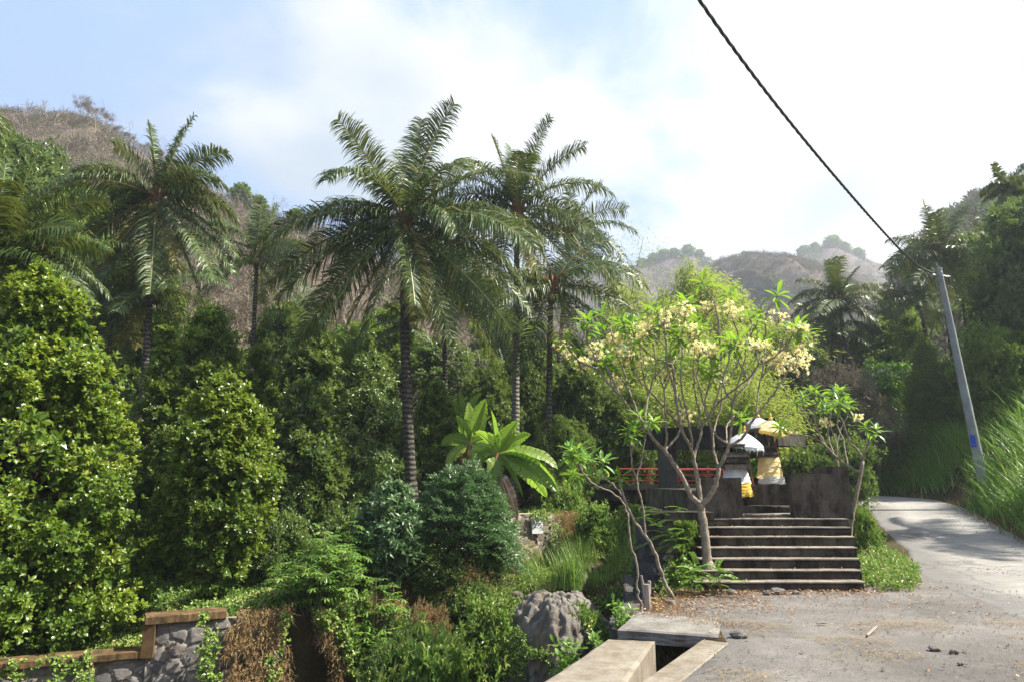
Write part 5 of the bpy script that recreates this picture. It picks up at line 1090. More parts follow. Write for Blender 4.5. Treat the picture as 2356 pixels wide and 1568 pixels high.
brs = [  # path (X,Y,depth), r0, r1, forks(0 none,-1 tip)
 ([(903, 1395, D), (850, 1340, D), (800, 1240, D), (735, 1140, D-.05), (695, 1075, D-.1)], .075, .055, 0),
 ([(905, 1395, D), (893, 1290, D+.05), (880, 1200, D+.1), (865, 1130, D+.1)], .070, .052, 0),
 ([(915, 1395, D), (965, 1340, D-.05), (998, 1260, D-.1), (1010, 1180, D-.1)], .078, .058, 0),
 ([(695, 1075, D-.1), (640, 1030, D-.2), (592, 955, D-.3), (562, 905, D-.4)], .050, .042, 0),
 ([(562, 905, D-.4), (480, 830, D-.6), (430, 750, D-.7), (330, 650, D-.8)], .036, .026, 0),
 ([(330, 650, D-.8), (310, 605, D-.8), (240, 580, D-.8), (165, 530, D-.9), (110, 445, D-.9)], .026, .018, -1),
 ([(310, 610, D-.8), (295, 560, D-.85), (270, 500, D-.9), (235, 440, D-.9)], .02, .016, 2),
 ([(430, 750, D-.7), (400, 690, D-.5), (380, 640, D-.4)], .026, .02, 2),
 ([(380, 690, D-.7), (360, 600, D-.7), (300, 500, D-.6), (250, 420, D-.6)], .022, .016, 2),
 ([(562, 905, D-.4), (530, 850, D-.3), (490, 740, D-.2), (450, 670, D-.1), (400, 610, D-.1)], .036, .024, 2),
 ([(490, 740, D-.2), (450, 600, D), (410, 500, D+.1), (380, 380, D+.2)], .024, .016, 2),
 ([(592, 955, D-.3), (582, 870, D-.1), (600, 760, D+.1), (630, 650, D+.2), (690, 590, D+.3)], .034, .022, 2),
 ([(600, 760, D+.1), (570, 640, D+.1), (555, 520, D+.1), (545, 420, D+.1)], .024, .016, 2),
 ([(695, 1075, D-.1), (705, 1000, D-.2), (700, 900, D-.3), (695, 800, D-.4), (690, 720, D-.5)], .034, .022, 2),
 ([(700, 1070, D-.1), (750, 1020, D+.1), (785, 960, D+.3), (795, 860, D+.5), (770, 760, D+.7), (745, 650, D+.8)], .036, .022, 2),
 ([(785, 945, D+.3), (690, 820, D-.1), (610, 730, D-.4), (545, 660, D-.6), (500, 590, D-.7)], .03, .018, 2),
 ([(865, 1130, D+.1), (845, 1060, D), (800, 970, D-.2), (772, 850, D-.4)], .046, .038, 0),
 ([(772, 850, D-.4), (755, 740, D-.5), (742, 600, D-.5), (735, 575, D-.5)], .036, .028, 0),
 ([(735, 575, D-.5), (690, 555, D-.5), (620, 525, D-.5), (560, 475, D-.5), (520, 420, D-.5)], .026, .017, 2),
 ([(735, 575, D-.5), (770, 520, D-.4), (790, 420, D-.4), (805, 330, D-.4), (815, 290, D-.4)], .026, .018, 2),
 ([(742, 700, D-.5), (705, 560, D-.8), (700, 450, D-.9), (690, 350, D-.9)], .026, .018, 2),
 ([(740, 850, D-.4), (700, 830, D-.1), (650, 780, D+.1), (600, 720, D+.3)], .024, .018, 0),
 ([(772, 850, D-.4), (750, 640, D+.1), (700, 480, D+.2), (640, 410, D+.3)], .024, .016, 2),
 ([(865, 1130, D+.1), (880, 1070, D+.2), (905, 990, D+.3), (912, 925, D+.3)], .040, .034, 0),
 ([(912, 925, D+.3), (960, 870, D+.2), (1030, 780, D), (1120, 710, D-.1), (1200, 640, D-.2), (1245, 570, D-.3)], .034, .024, 0),
 ([(1245, 570, D-.3), (1235, 500, D-.3), (1240, 430, D-.3), (1238, 370, D-.3)], .022, .016, 2),
 ([(1245, 570, D-.3), (1290, 560, D-.3), (1350, 520, D-.4), (1400, 480, D-.4), (1430, 430, D-.4)], .022, .016, 1),
 ([(912, 925, D+.3), (890, 820, D+.4), (868, 700, D+.4), (865, 580, D+.4), (872, 480, D+.4), (870, 400, D+.4)], .030, .018, 2),
 ([(855, 1090, D+.1), (850, 1000, D-.2), (830, 880, D-.5), (800, 740, D-.7), (790, 620, D-.8), (800, 480, D-.8)], .032, .020, 2),
 ([(890, 950, D+.3), (910, 800, D+.6), (980, 660, D+.7), (1010, 560, D+.8)], .024, .016, 2),
 ([(1010, 1180, D-.1), (985, 1090, D+.1), (975, 1000, D+.2), (945, 870, D+.3), (905, 740, D+.4), (880, 640, D+.5)], .040, .022, 2),
 ([(975, 1000, D+.2), (1000, 900, D+.5), (1030, 790, D+.6), (1020, 640, D+.7), (990, 560, D+.7)], .026, .018, 2),
 ([(1010, 1180, D-.1), (1050, 1110, D-.2), (1070, 1050, D-.2)], .050, .044, 0),
 ([(1070, 1050, D-.2), (1085, 950, D-.2), (1088, 850, D-.2), (1090, 785, D-.2)], .034, .030, 0),
 ([(1090, 785, D-.2), (1130, 740, D-.2), (1190, 670, D), (1240, 590, D+.1), (1260, 520, D+.2)], .028, .018, 2),
 ([(1090, 785, D-.2), (1050, 720, D-.2), (1030, 620, D-.2), (1025, 500, D-.2), (1010, 380, D-.2), (1015, 300, D-.2)], .028, .018, 0),
 ([(1020, 440, D-.2), (1010, 330, D-.2), (995, 240, D-.2), (975, 185, D-.2)], .02, .016, 1),
 ([(1035, 650, D-.2), (980, 560, D-.4), (930, 500, D-.5)], .022, .016, 2),
 ([(1035, 700, D-.2), (1100, 620, D+.2), (1150, 480, D+.3), (1200, 400, D+.3)], .022, .016, 2),
 ([(1088, 830, D-.2), (1120, 700, D-.5), (1160, 560, D-.6), (1175, 430, D-.6)], .022, .016, 2),
 ([(1150, 480, D+.3), (1120, 380, D+.2), (1090, 300, D+.1), (1096, 230, D+.1)], .018, .014, 1),
 ([(1070, 1050, D-.2), (1130, 1020, D-.3), (1180, 960, D-.4), (1232, 862, D-.5)], .040, .032, 0),
 ([(1232, 862, D-.5), (1300, 790, D-.5), (1365, 700, D-.6), (1400, 640, D-.6), (1440, 560, D-.6), (1490, 470, D-.6)], .030, .020, 2),
 ([(1232, 862, D-.5), (1240, 760, D-.4), (1260, 660, D-.3), (1310, 590, D-.2), (1390, 520, D-.1)], .022, .016, 2),
 ([(1360, 540, D-.2), (1390, 430, D-.2), (1430, 330, D-.2)], .016, .014, 1),
 ([(1262, 650, D-.3), (1280, 520, D-.1), (1285, 400, D), (1290, 300, D), (1310, 240, D)], .020, .015, 1),
 ([(1070, 1040, D-.2), (1010, 1000, D-.4), (960, 920, D-.6), (930, 820, D-.7), (950, 700, D-.8)], .030, .020, 2),
 ([(950, 900, D-.6), (1000, 760, D-.8), (1050, 620, D-.9), (1080, 500, D-.9)], .022, .016, 2),
 ([(1065, 1045, D-.2), (1055, 960, D+.2), (1080, 900, D+.5), (1130, 850, D+.6), (1140, 900, D+.6)], .018, .014, -1),
 ([(450, 600, D), (480, 500, D+.3), (480, 400, D+.4)], .018, .015, 2), ([(1190, 670, D), (1150, 600, D+.4), (1110, 520, D+.6)], .018, .015, 2),
 ([(640, 660, D+.2), (640, 520, D+.5), (620, 400, D+.6), (600, 340, D+.6)], .018, .014, 2)]
for P_, r0, r1, fk in brs: F.br(P6(P_), max(r0*.60, .014), max(r1*.62, .012), fk == -1, max(fk, 0))
F.leafy(11, .29, .08, frac=.75)
fc = [(100, 490), (215, 570), (290, 500), (400, 425), (455, 500), (480, 440), (455, 545), (560, 370), (390, 685), (600, 350), (690, 630), (800, 255), (940, 245), (1060, 250), (1140, 285), (1350, 300), (1472, 370), (860, 410), (890, 490), (1100, 465), (1290, 480), (1370, 530), (1395, 590), (1490, 490), (1480, 600), (1455, 560), (1500, 530), (1000, 660), (805, 880), (545, 550), (1200, 460), (960, 485), (640, 290), (720, 320), (500, 560), (540, 400), (1330, 560), (840, 380), (1170, 300)]
F.flowers([A6(X_, Y_, D-.3+.9*math.sin(i*2.7)*.7) for i, (X_, Y_) in enumerate(fc)], .17, 34, .046)
F.w.V = [np.asarray(v) for v in F.w.V]; F.w.build('trunk', M['frbark'], F.g, smooth=True)
def small_frangi(label, paths, seed, nl=11, L=.26, fl=None, y=10., mat='frangi', W=.07, r=1.):
    b = at(*paths[0][0][0]); f = Frangi('frangipani_tree', label, b, seed)
    q0_ = np.array(b); zt_ = zat(q0_[0], q0_[1])
    if q0_[2] > zt_+.05: f.w.tube([(q0_[0]+.04, q0_[1], zt_-.1), (q0_[0]+.02, q0_[1], (zt_+q0_[2])/2), q0_], [paths[0][1]*1.25*r, paths[0][1]*1.1*r, paths[0][1]*r], 9)
    for P_, r0, r1, fk in paths: f.br([at(*q) for q in P_], r0*r, r1*r, fk == -1, max(fk, 0))
    f.leafy(nl, L, W, mat)
    if fl: f.flowers([at(*q) for q in fl], .09, 12, .045)
    f.w.build('trunk', M['frbark'], f.g, smooth=True)
y1 = 10.35
small_frangi('young frangipani with thin curved stem at the left edge of the yard', [([(1475, 1395, 9.8), (1465, 1350, 9.8), (1466, 1300, 9.8), (1450, 1240, 9.8), (1445, 1180, 9.8)], .034, .026, 0),
    ([(1445, 1180, 9.8), (1430, 1150, 9.8), (1395, 1125, 9.75), (1365, 1112, 9.7), (1340, 1085, 9.6)], .024, .018, 3), ([(1365, 1112, 9.7), (1345, 1095, 9.8), (1320, 1085, 9.9)], .018, .016, -1)], 3, 13, .25, W=.065, r=.5)
small_frangi('young frangipani with a leaning grey stem beside the stone pier', [([(1548, 1372, 10.6), (1525, 1330, 10.6), (1505, 1265, 10.6), (1480, 1225, 10.6), (1455, 1190, 10.6), (1435, 1140, 10.6)], .048, .03, 0),
    ([(1435, 1140, 10.6), (1405, 1108, 10.5), (1385, 1095, 10.4), (1380, 1085, 10.3)], .022, .016, 2), ([(1435, 1140, 10.6), (1425, 1110, 10.8), (1427, 1095, 10.9)], .018, .015, -1),
    ([(1485, 1232, 10.6), (1480, 1170, 10.6), (1464, 1100, 10.6), (1455, 1070, 10.6), (1452, 1045, 10.6)], .026, .018, 2), ([(1464, 1100, 10.6), (1475, 1060, 10.6), (1482, 1015, 10.6), (1485, 1000, 10.6)], .020, .016, 2)], 4, 12, .25, W=.065, r=.62)
small_frangi('small roadside frangipani with curved stems right of the shrine', [([(1955, 1228, 13.6), (1962, 1180, 13.6), (1975, 1120, 13.6), (1985, 1060, 13.6)], .06, .045, 0), ([(1985, 1060, 13.6), (1978, 1040, 13.6), (1955, 1015, 13.5), (1945, 985, 13.4), (1930, 950, 13.3)], .03, .018, 2),
    ([(1983, 1085, 13.6), (1950, 1070, 13.6), (1918, 1045, 13.5), (1890, 1015, 13.4), (1865, 1003, 13.3), (1820, 998, 13.2)], .034, .018, 2), ([(1900, 1025, 13.5), (1880, 990, 13.6), (1860, 960, 13.7), (1850, 945, 13.7)], .024, .016, 2), ([(1918, 1045, 13.5), (1905, 1000, 13.7), (1910, 960, 13.8), (1912, 935, 13.8)], .024, .016, 2),
    ([(1950, 1070, 13.6), (1940, 1010, 13.8), (1925, 975, 13.9), (1935, 945, 13.9)], .024, .016, 2), ([(1985, 1060, 13.6), (1990, 1040, 13.5), (1998, 1020, 13.4)], .024, .018, 2), ([(1890, 1015, 13.4), (1875, 960, 13.2), (1880, 930, 13.2)], .02, .016, 2)], 6, 12, .27, fl=[(1812, 992, 13.2), (1822, 1000, 13.1), (1895, 968, 13.3), (1905, 975, 13.3), (1972, 958, 13.3), (1975, 962, 13.3)], W=.07, r=.72)
small_frangi('second slim frangipani stem behind the right shrine wall', [([(1935, 1160, 15.5), (1937, 1110, 15.5), (1928, 1070, 15.5), (1925, 1020, 15.5)], .05, .03, 0), ([(1925, 1020, 15.5), (1915, 990, 15.5), (1900, 960, 15.5)], .026, .018, 2), ([(1925, 1020, 15.5), (1935, 985, 15.6), (1950, 955, 15.6)], .026, .018, 2)], 7, 11, .27, W=.07, r=.7)
near_tree(2045, 848, None, 34, 165, 'frangipani_tree', 'domed frangipani with pale blossom on the bank beyond the road', 61, 34, 1500, 'frangi', .26, 'round', n=9, W=.065, tr=.07, cz=.34, bark='frbark', spread=1.5, gap=.40)
_g = [o for o in col.objects if o.get('label') == 'domed frangipani with pale blossom on the bank beyond the road'][0]; _g['category'] = 'frangipani tree'
mb = MB(); rng = np.random.default_rng(12)
for (u, v, y) in ((2030, 852, 32.8), (2048, 848, 32.9), (2012, 860, 32.8), (2090, 862, 32.8), (2075, 856, 32.7), (1990, 880, 32.8)):
    c = at(u, v, y); P = c+rng.normal(0, .12, (14, 3)); rosettes(mb, P, rng.normal(0, 1, (14, 3))+(0, 0, .5), 5, .05, .04, 1.1, rng, rng.uniform(.7, 1, 14), 0, .1)
mb.build('blossoms', M['flower'], _g)
# stump
sp_ = at(1490, 1392, 9.7); st_ = thing('tree_stump', sp_, 'short splintered tree stump at the edge of the yard', 'stump')
mb = MB(); mb.tube([sp_-(0, 0, .1), sp_+(0, 0, .12), sp_+(.0, 0, .27)], [.055, .045, .04], 9); mb.tube([sp_+(-.03, 0, .1), sp_+(-.07, 0, .38)], [.028, .014], 7); mb.tube([sp_+(.02, 0, .15), sp_+(.035, 0, .31)], [.03, .022], 7); mb.build('wood', M['bare'], st_)

# ------------------------------------------------------------ bamboo
def bamboo(label, u, vt, y, wpx, seed, nc=34, nlf=9000, lean=(0, 0)):
    nlf = int(nlf*(2.2 if y > 43 else 1.5))
    rng = np.random.default_rng(seed); c = at(u, vt-45, y); zg = zat(c[0], y); h = c[2]-zg; w = wpx*.62/FO*y; g = thing('bamboo_clump', (c[0], y, zg), label, 'bamboo', 'bamboo clumps'); st = MB(); P = []; D = []
    for i in range(nc):
        a = rng.uniform(0, 6.28); r = w*sqrt(rng.random()); hh = h*rng.uniform(.72, 1.04)*(1-.2*r/w); b = np.array((c[0]+.2*r*cos(a), y+.2*r*sin(a), zg)); t = np.array((c[0]+r*cos(a)+lean[0], y+r*sin(a), zg+hh)); m = b+(t-b)*.5*np.array((.5, .5, 1.25))
        tt = np.linspace(0, 1, 12)[:, None]; C = b*(1-tt)**2+m*2*tt*(1-tt)+t*tt**2; st.tube(C, np.linspace(.045, .012, 12), 5)
        k = nlf//nc; f = rng.beta(2.6, 1.05, k); Q = b*(1-f[:, None])**2+m*2*(f*(1-f))[:, None]+t*(f**2)[:, None]; sp = .35+.9*np.sin(f*pi)[:, None]
        cl = rng.normal(0, 1, (k//30+1, 3))*.55; off = cl[rng.integers(0, len(cl), k)]*sp+rng.normal(0, .38, (k, 3))*sp; P.append(Q+off); D.append(nrm(off*np.array((1, 1, .3))+rng.normal(0, .3, (k, 3))+(0, 0, -.45)))
    P = np.concatenate(P); D = np.concatenate(D); n = len(P); lf = MB(); cv = fbm(P[:, 0]*.7, P[:, 1]*.7, P[:, 2]*.7)
    leaves(lf, P, D, rng.normal(0, .5, (n, 3))+(0, 0, 1), rng.uniform(.16, .30, n)*np.clip(y/34, .7, 1.5), .05*max(y/34, .8), np.clip(rng.normal(.5, .18, n)+(cv-.5)*.8, 0, 1), .1); lf.build('foliage', M['bamboo'], g); st.build('culms', M['culm'], g)
for (u, v, y, w, s, nl, lb) in ((1500, 705, 40, 190, 1, 15000, 'bright bamboo clump right of the low drooping palm'), (1585, 640, 44, 150, 2, 14000, 'tallest feathery bamboo behind the frangipani crown'), (1680, 735, 42, 190, 3, 15000, 'bright bamboo behind the middle of the frangipani'), (1600, 770, 33, 260, 4, 18000, 'yellow-green bamboo directly above the portal beam'),
        (1760, 790, 37, 170, 5, 14000, 'bamboo behind the right half of the frangipani'), (1440, 672, 46, 170, 6, 12000, 'hazy bamboo tops right of the palms'), (1420, 830, 35, 150, 7, 12000, 'bamboo showing left of the frangipani above the dark trees'), (1510, 900, 29, 180, 8, 12000, 'low bamboo foliage just behind the portal beam'), (1700, 900, 28, 200, 9, 13000, 'low bamboo between the portal and the umbrellas'), (1650, 660, 50, 110, 10, 9000, 'distant bamboo against the brown hill')):
    bamboo(lb, u, v, y, w, s, nlf=nl)
# one thin culm standing alone against the sky
a_ = at(1392, 1000, 36); b_ = at(1470, 545, 36); g = thing('bamboo_culm', a_, 'single thin bamboo culm leaning against the sky', 'bamboo', None); mb = MB(); tt = np.linspace(0, 1, 10)[:, None]; C_ = a_*(1-tt)+b_*tt+np.array((.25, 0, 0))*tt*tt; mb.tube(C_, np.linspace(.04, .01, 10), 6); mb.build('stem', M['culm'], g)
rng = np.random.default_rng(3); k = 900; f = rng.uniform(.5, 1.03, k); Q = a_*(1-f[:, None])+b_*f[:, None]+rng.normal(0, 1, (k, 3))*np.array((.75, .6, .35)); lf = MB(); leaves(lf, Q, rng.normal(0, .5, (k, 3))+(0, 0, -.5), rng.normal(0, .5, (k, 3))+(0, 0, 1), .17, .035, rng.uniform(.3, 1, k)); lf.build('foliage', M['bamboo'], g)

# ------------------------------------------------------------ grasses and ground cover
def blades(mb, P, H, lean, W, var, rng, seg=4, bend=.9):
    n = len(P); a = rng.uniform(0, 6.28, n); d = np.stack([np.cos(a), np.sin(a), np.zeros(n)], 1)*lean[:, None]+np.array((0, 0, 1.)); d = nrm(d); side = nrm(np.cross(d, (0, 0, 1.)+rng.normal(0, .05, (n, 3)))); p = P.copy(); rows = []
    hb = nrm(d*np.array((1, 1, 0))+1e-6)
    for k in range(seg+1):
        t = k/seg; w = W*(1-t**1.6)*(.6+.4*min(1, t*3)); rows.append(p-side*w[:, None]/2); rows.append(p+side*w[:, None]/2)
        d = nrm(d+(hb*.5+np.array((0, 0, -.75)))*bend*(rng.uniform(.5, 1.4, (n, 1)) if k == 0 else 1)*(.25+1.3*t)/seg*(1.2)); p = p+d*H[:, None]/seg
    V = np.stack(rows, 1); m = 2*(seg+1); i = np.arange(n)[:, None]*m; F_ = np.concatenate([i+[2*k, 2*k+1, 2*k+3, 2*k+2] for k in range(seg)]); mb.add(V.reshape(-1, 3), F_, np.repeat(var, m))
def scatter(n, box, fn, rng):
    x = rng.uniform(box[0], box[1], n); y = rng.uniform(box[2], box[3], n); k = fn(x, y); return x[k], y[k]
rng = np.random.default_rng(77)
# tall grass of the right bank, in clumps
def f_(x, y): d = seg_side(FOOT, x, y); return (d > .25)&(fbm(x*.45, y*.45, 3.) > .36)
x, y = scatter(4200, (8, 31, 9, 38), f_, rng); cl = len(x); k = 34; X_ = np.repeat(x, k)+rng.normal(0, .24, cl*k); Y_2 = np.repeat(y, k)+rng.normal(0, .24, cl*k); Zz_ = Z(X_, Y_2)
d = seg_side(FOOT, X_, Y_2); hs = np.repeat(rng.uniform(.8, 1.6, cl), k)*rng.uniform(.6, 1.15, cl*k)*np.clip(.5+d*.6, .5, 1.5); dist = np.hypot(X_, Y_2)
mb = MB(); blades(mb, np.stack([X_, Y_2, Zz_-.03], 1), hs, rng.uniform(.1, .75, cl*k), rng.uniform(.02, .034, cl*k)*np.clip(dist/18, .8, 1.6), np.clip(np.repeat(rng.uniform(.15, .7, cl), k)+rng.normal(0, .12, cl*k)+(rng.random(cl*k) < .07)*.5, 0, 1), rng, 5, 1.0)
tag(mb.build('tall_grass', M['grass']), 'tall arching elephant grass covering the bank right of the road', 'grass', kind='stuff')
# dry low grass along the verge and round the yard edge
def band_(P, lo, hi): return lambda x, y: (lambda s: (s > lo)&(s < hi))(seg_side(P, x, y))
mb = MB(); x, y = scatter(26000, (7, 17, 8, 32), band_(FOOT, -.35, .6), rng); n = len(x); blades(mb, np.stack([x, y, Z(x, y)-.01], 1), rng.uniform(.08, .34, n), rng.uniform(.1, .9, n), rng.uniform(.008, .018, n), rng.uniform(0, 1, n), rng, 3)
x, y = scatter(9000, (1.0, 3.2, 8.6, 12), lambda x, y: (lambda s: (s > -.45)&(s < .28+.22*fbm(x*3, y*3, 1.)))(seg_side(EDGE, x, y)), rng); n = len(x); blades(mb, np.stack([x, y, Z(x, y)-.01], 1), rng.uniform(.03, .15, n), rng.uniform(.1, .9, n), rng.uniform(.004, .009, n), rng.uniform(0, .95, n), rng, 3)
tag(mb.build('dry_grass', M['drygr']), 'short straw-coloured grass along the road verge and the yard edge', 'grass', kind='stuff')
# green weeds right of the steps
mb = MB(); x, y = scatter(9000, (5.3, 9.3, 11.3, 22), lambda x, y: (x > 5.62+(y-11.3)*.06)&(x < np.interp(y, [11.3, 13, 14, 16.2, 19, 22], [6.3, 7.3, 7.7, 8.3, 9.6, 10.9])-.05), rng); n = len(x); C = np.stack([x, y, Z(x, y)+rng.uniform(0, .22, n)*(fbm(x, y, 8.) > .45)], 1); rosettes(mb, C, np.array((0, 0, 1.))+rng.normal(0, .4, (n, 3)), 5, .075, .04, 1.2, rng, rng.uniform(.2, 1, n)); blades(mb, C[::2], rng.uniform(.08, .3, len(C[::2])), rng.uniform(.1, .9, len(C[::2])), np.full(len(C[::2]), .01), rng.uniform(.3, 1, len(C[::2])), rng, 3)
tag(mb.build('weeds', M['vine']), 'green weeds between the steps and the road', 'weeds', kind='stuff')
# creeping cover on the far bank and the stream bed
mb = MB(); x, y = scatter(52000, (-15, 2, 10.5, 26), lambda x, y: (lambda s: (s < -.05)&(s > -14))(seg_side(WEST, x, y)), rng); n = len(x); zz = Z(x, y); hgt = .35*np.clip(fbm(x*1.3, y*1.3, 6.)-.35, 0, 1)*2
C = np.stack([x, y, zz+rng.uniform(0, 1, n)*hgt], 1); rosettes(mb, C, np.array((.1, -.25, 1.))+rng.normal(0, .45, (n, 3)), 4, .085, .062, 1.3, rng, np.clip(fbm(x*.8, y*.8, 2.)*1.1-.1+rng.normal(0, .1, n), 0, 1))
x, y = scatter(26000, (-.9, 5.4, 16.2, 30), lambda x, y: (seg_side(EDGE, x, y) < -.1)&(seg_side(WEST, x, y) > .3)&(fbm(x*.9, y*.9, 5.) > .42), rng); n = len(x); C = np.stack([x, y, Z(x, y)+rng.uniform(0, .35, n)*fbm(x*1.2, y*1.2, 9.)], 1); rosettes(mb, C, np.array((0, -.2, 1.))+rng.normal(0, .5, (n, 3)), 4, .075, .04, 1.3, rng, np.clip(rng.normal(.6, .2, n), 0, 1))
x, y = scatter(9000, (-1.5, 3.2, 11, 16.4), lambda x, y: (seg_side(EDGE, x, y) < -.1)&(seg_side(WEST, x, y) > .3), rng); n = len(x); C = np.stack([x, y, Z(x, y)+rng.uniform(0, .4, n)], 1); rosettes(mb, C, np.array((0, -.2, 1.))+rng.normal(0, .5, (n, 3)), 4, .09, .05, 1.3, rng, np.clip(rng.normal(.45, .2, n), 0, 1))
th = rng.uniform(0, 6.28, 5200); s_ = rng.uniform(.25, 1, 5200)**.6; C = np.stack([cW[0]+.1+1.42*s_*np.cos(th), 14.9+1.6*s_*np.sin(th), -2.42+1.9*np.sqrt(np.clip(1.03-s_**2, 0, 1))], 1); kk = (fbm(C[:, 0]*1.7, C[:, 2]*1.7, C[:, 1]) > .53+.08*(C[:, 2] > -1.2)); C = C[kk]; rosettes(mb, C, np.array((0, -.5, .6))+rng.normal(0, .5, C.shape), 4, .075, .045, 1.3, rng, np.clip(rng.normal(.45, .2, len(C)), 0, 1))
tag(mb.build('creeping_plants', M['vine']), 'green creepers and weeds carpeting the far bank and the stream bed', 'creepers', kind='stuff')
# grass in the stream bed, and one tall tussock
mb = MB(); x, y = scatter(900, (0.4, 4.6, 16.5, 27), lambda x, y: (seg_side(EDGE, x, y) < -.2)&(seg_side(WEST, x, y) > .3)&(fbm(x*.7, y*.7, 15.) > .5), rng); cl = len(x); k = 26; X_ = np.repeat(x, k)+rng.normal(0, .13, cl*k); Y_2 = np.repeat(y, k)+rng.normal(0, .13, cl*k); blades(mb, np.stack([X_, Y_2, Z(X_, Y_2)-.02], 1), rng.uniform(.25, .8, cl*k), rng.uniform(.05, .5, cl*k), rng.uniform(.012, .022, cl*k), rng.uniform(.2, 1, cl*k), rng, 4, .7)
tag(mb.build('stream_grass', M['grass']), 'patches of long green grass growing in the stream bed', 'grass', kind='stuff')
for (u, v, y, n, hh, lb) in ((1290, 1340, 16.9, 130, .85, 'tall tussock of green grass behind the rubble mound'), (1322, 1345, 16.8, 150, 1.15, 'tallest tussock in the stream bed, leaning over the boulder'), (1000, 1565, 10.6, 0, 0, '')):
    if not n: continue
    c = at(u, v, y); zg = zat(c[0], y); mb = MB(); P = np.stack([c[0]+rng.normal(0, .12, n), y+rng.normal(0, .12, n), np.full(n, c[2]-.1)], 1); blades(mb, P, rng.uniform(.5, 1.2, n)*hh, rng.uniform(.03, .35, n), np.full(n, .022), np.clip(rng.normal(.6, .2, n), 0, 1), rng, 5, .6)
    tag(mb.build('grass_tussock', M['grass']), lb, 'grass tussock', 'tussocks in the stream bed')
# dry creepers hanging over the stone wall
def wallcurtain(name, P, zt, zb, n, L, mat, label, rng, den, out=.18, leaf=False, batt=.18, seedn=1.):
    P = np.array(P, float); s = np.concatenate([[0], np.cumsum(np.hypot(*np.diff(P, axis=0).T))]); q = rng.uniform(0, s[-1], n); x = np.interp(q, s, P[:, 0]); y = np.interp(q, s, P[:, 1]); f = rng.uniform(0, 1, n)**1.3; z = zt-(zt-zb)*f
    dx = np.gradient(np.interp(np.linspace(0, s[-1], 200), s, P[:, 0])); dy = np.gradient(np.interp(np.linspace(0, s[-1], 200), s, P[:, 1])); i = np.minimum((q/s[-1]*199).astype(int), 199); l = np.hypot(dx[i], dy[i]); nx = dy[i]/l; ny = -dx[i]/l
    keep = (fbm(q*1.4, z*.8, seedn) > den)&(fbm(q*5, z*4, seedn+3) > .42); o = .02+batt*(zt-z)+rng.uniform(.05, out, n); C = np.stack([x+nx*o, y+ny*o, z], 1)[keep]; N = np.stack([nx, ny, nx*0], 1)[keep]; m = len(C); mb = MB()
    if leaf: rosettes(mb, C, N+rng.normal(0, .5, (m, 3))+(0, 0, .5), 4, L, L*.7, 1.3, rng, np.clip(rng.normal(.5, .2, m), 0, 1))
    else:
        d = np.array((0, 0, -1.))+rng.normal(0, .45, (m, 3))+N*.15; leaves(mb, C, d, N, L*rng.uniform(.4, 1.2, m), .012, rng.uniform(0, .85, m), 0.05); leaves(mb, C[::2]+rng.normal(0, .03, C[::2].shape), rng.normal(0, 1, C[::2].shape), N[::2], .07, .03, rng.uniform(.1, .7, len(C[::2])), .2)
    return tag(mb.build(name, M[mat]), label, 'creepers', kind='stuff')
WL = [(w0[0], 12.0), (w1[0], 13.2), (u2[0], 14.2)]
wallcurtain('dry_creepers', [(w1[0]+1.0, 13.45), (u2[0]+.1, 14.2)], zu+.05, -3.4, 6500, .20, 'drygr', 'dead brown creepers hanging over the lower left stone wall', rng, .47, seedn=3.)
wallcurtain('dry_creepers', [(u2[0]+.2, 14.2), (-3.3, 15.3), (-2.4, 15.7)], -.75, -2.9, 10000, .22, 'drygr', 'dead brown creepers matted on the middle ravine wall', rng, .36, .45, batt=.4, seedn=5.)
wallcurtain('green_creepers', [(w1[0]+.8, 13.45), (u2[0]+.1, 14.2)], zu+.08, -3.6, 2200, .07, 'vine', 'strands of green creeper trailing down the lower left wall', rng, .58, .25, True, seedn=8.)
wallcurtain('green_creepers', [(w0[0]-1, 11.8), (w1[0]-.1, 13.2)], zl+.12, -2.6, 1200, .075, 'vine', 'green creeper spilling over the lower wall at the left edge', rng, .62, .25, True, seedn=9.)
wallcurtain('green_creepers', [(u2[0]+.4, 14.2), (-3.3, 15.3), (-2.4, 15.7), (-1.4, 17)], -.7, -3.4, 12000, .085, 'vine', 'green creepers over the middle ravine wall', rng, .50, .5, True, batt=.42, seedn=2.)
wallcurtain('green_creepers', [(-.9, 17.5), (.1, 19.6), (1.1, 20.4), (1.5, 22)], pz+.1, -1.4, 3500, .07, 'vine', 'creepers and shoots in front of the plaque wall', rng, .60, .4, True, seedn=12.)
wallcurtain('dry_creepers', [(1.05, 20.4), (1.6, 22)], pz, -.9, 2500, .3, 'drygr', 'dry brown growth at the right corner of the plaque wall', rng, .40, .5, seedn=4.)
# dead palm fronds lying at the bottom
root = thing('fallen_frond', at(930, 1585, 14.2), 'fallen dry palm frond at the bottom edge of the ravine', 'palm frond', 'fallen palm fronds'); add_frond(root, at(850, 1570, 14.0), (1, .2, .25), 2.6, .8, np.random.default_rng(4), .6, dead=True, nl=50, w=.03)
root = thing('fallen_frond', at(1000, 1590, 13.6), 'second fallen frond, greener, near the bottom centre', 'palm frond', 'fallen palm fronds'); add_frond(root, at(1070, 1590, 13.6), (-.8, .2, .55), 2.0, .9, np.random.default_rng(5), .6, nl=50, w=.03)
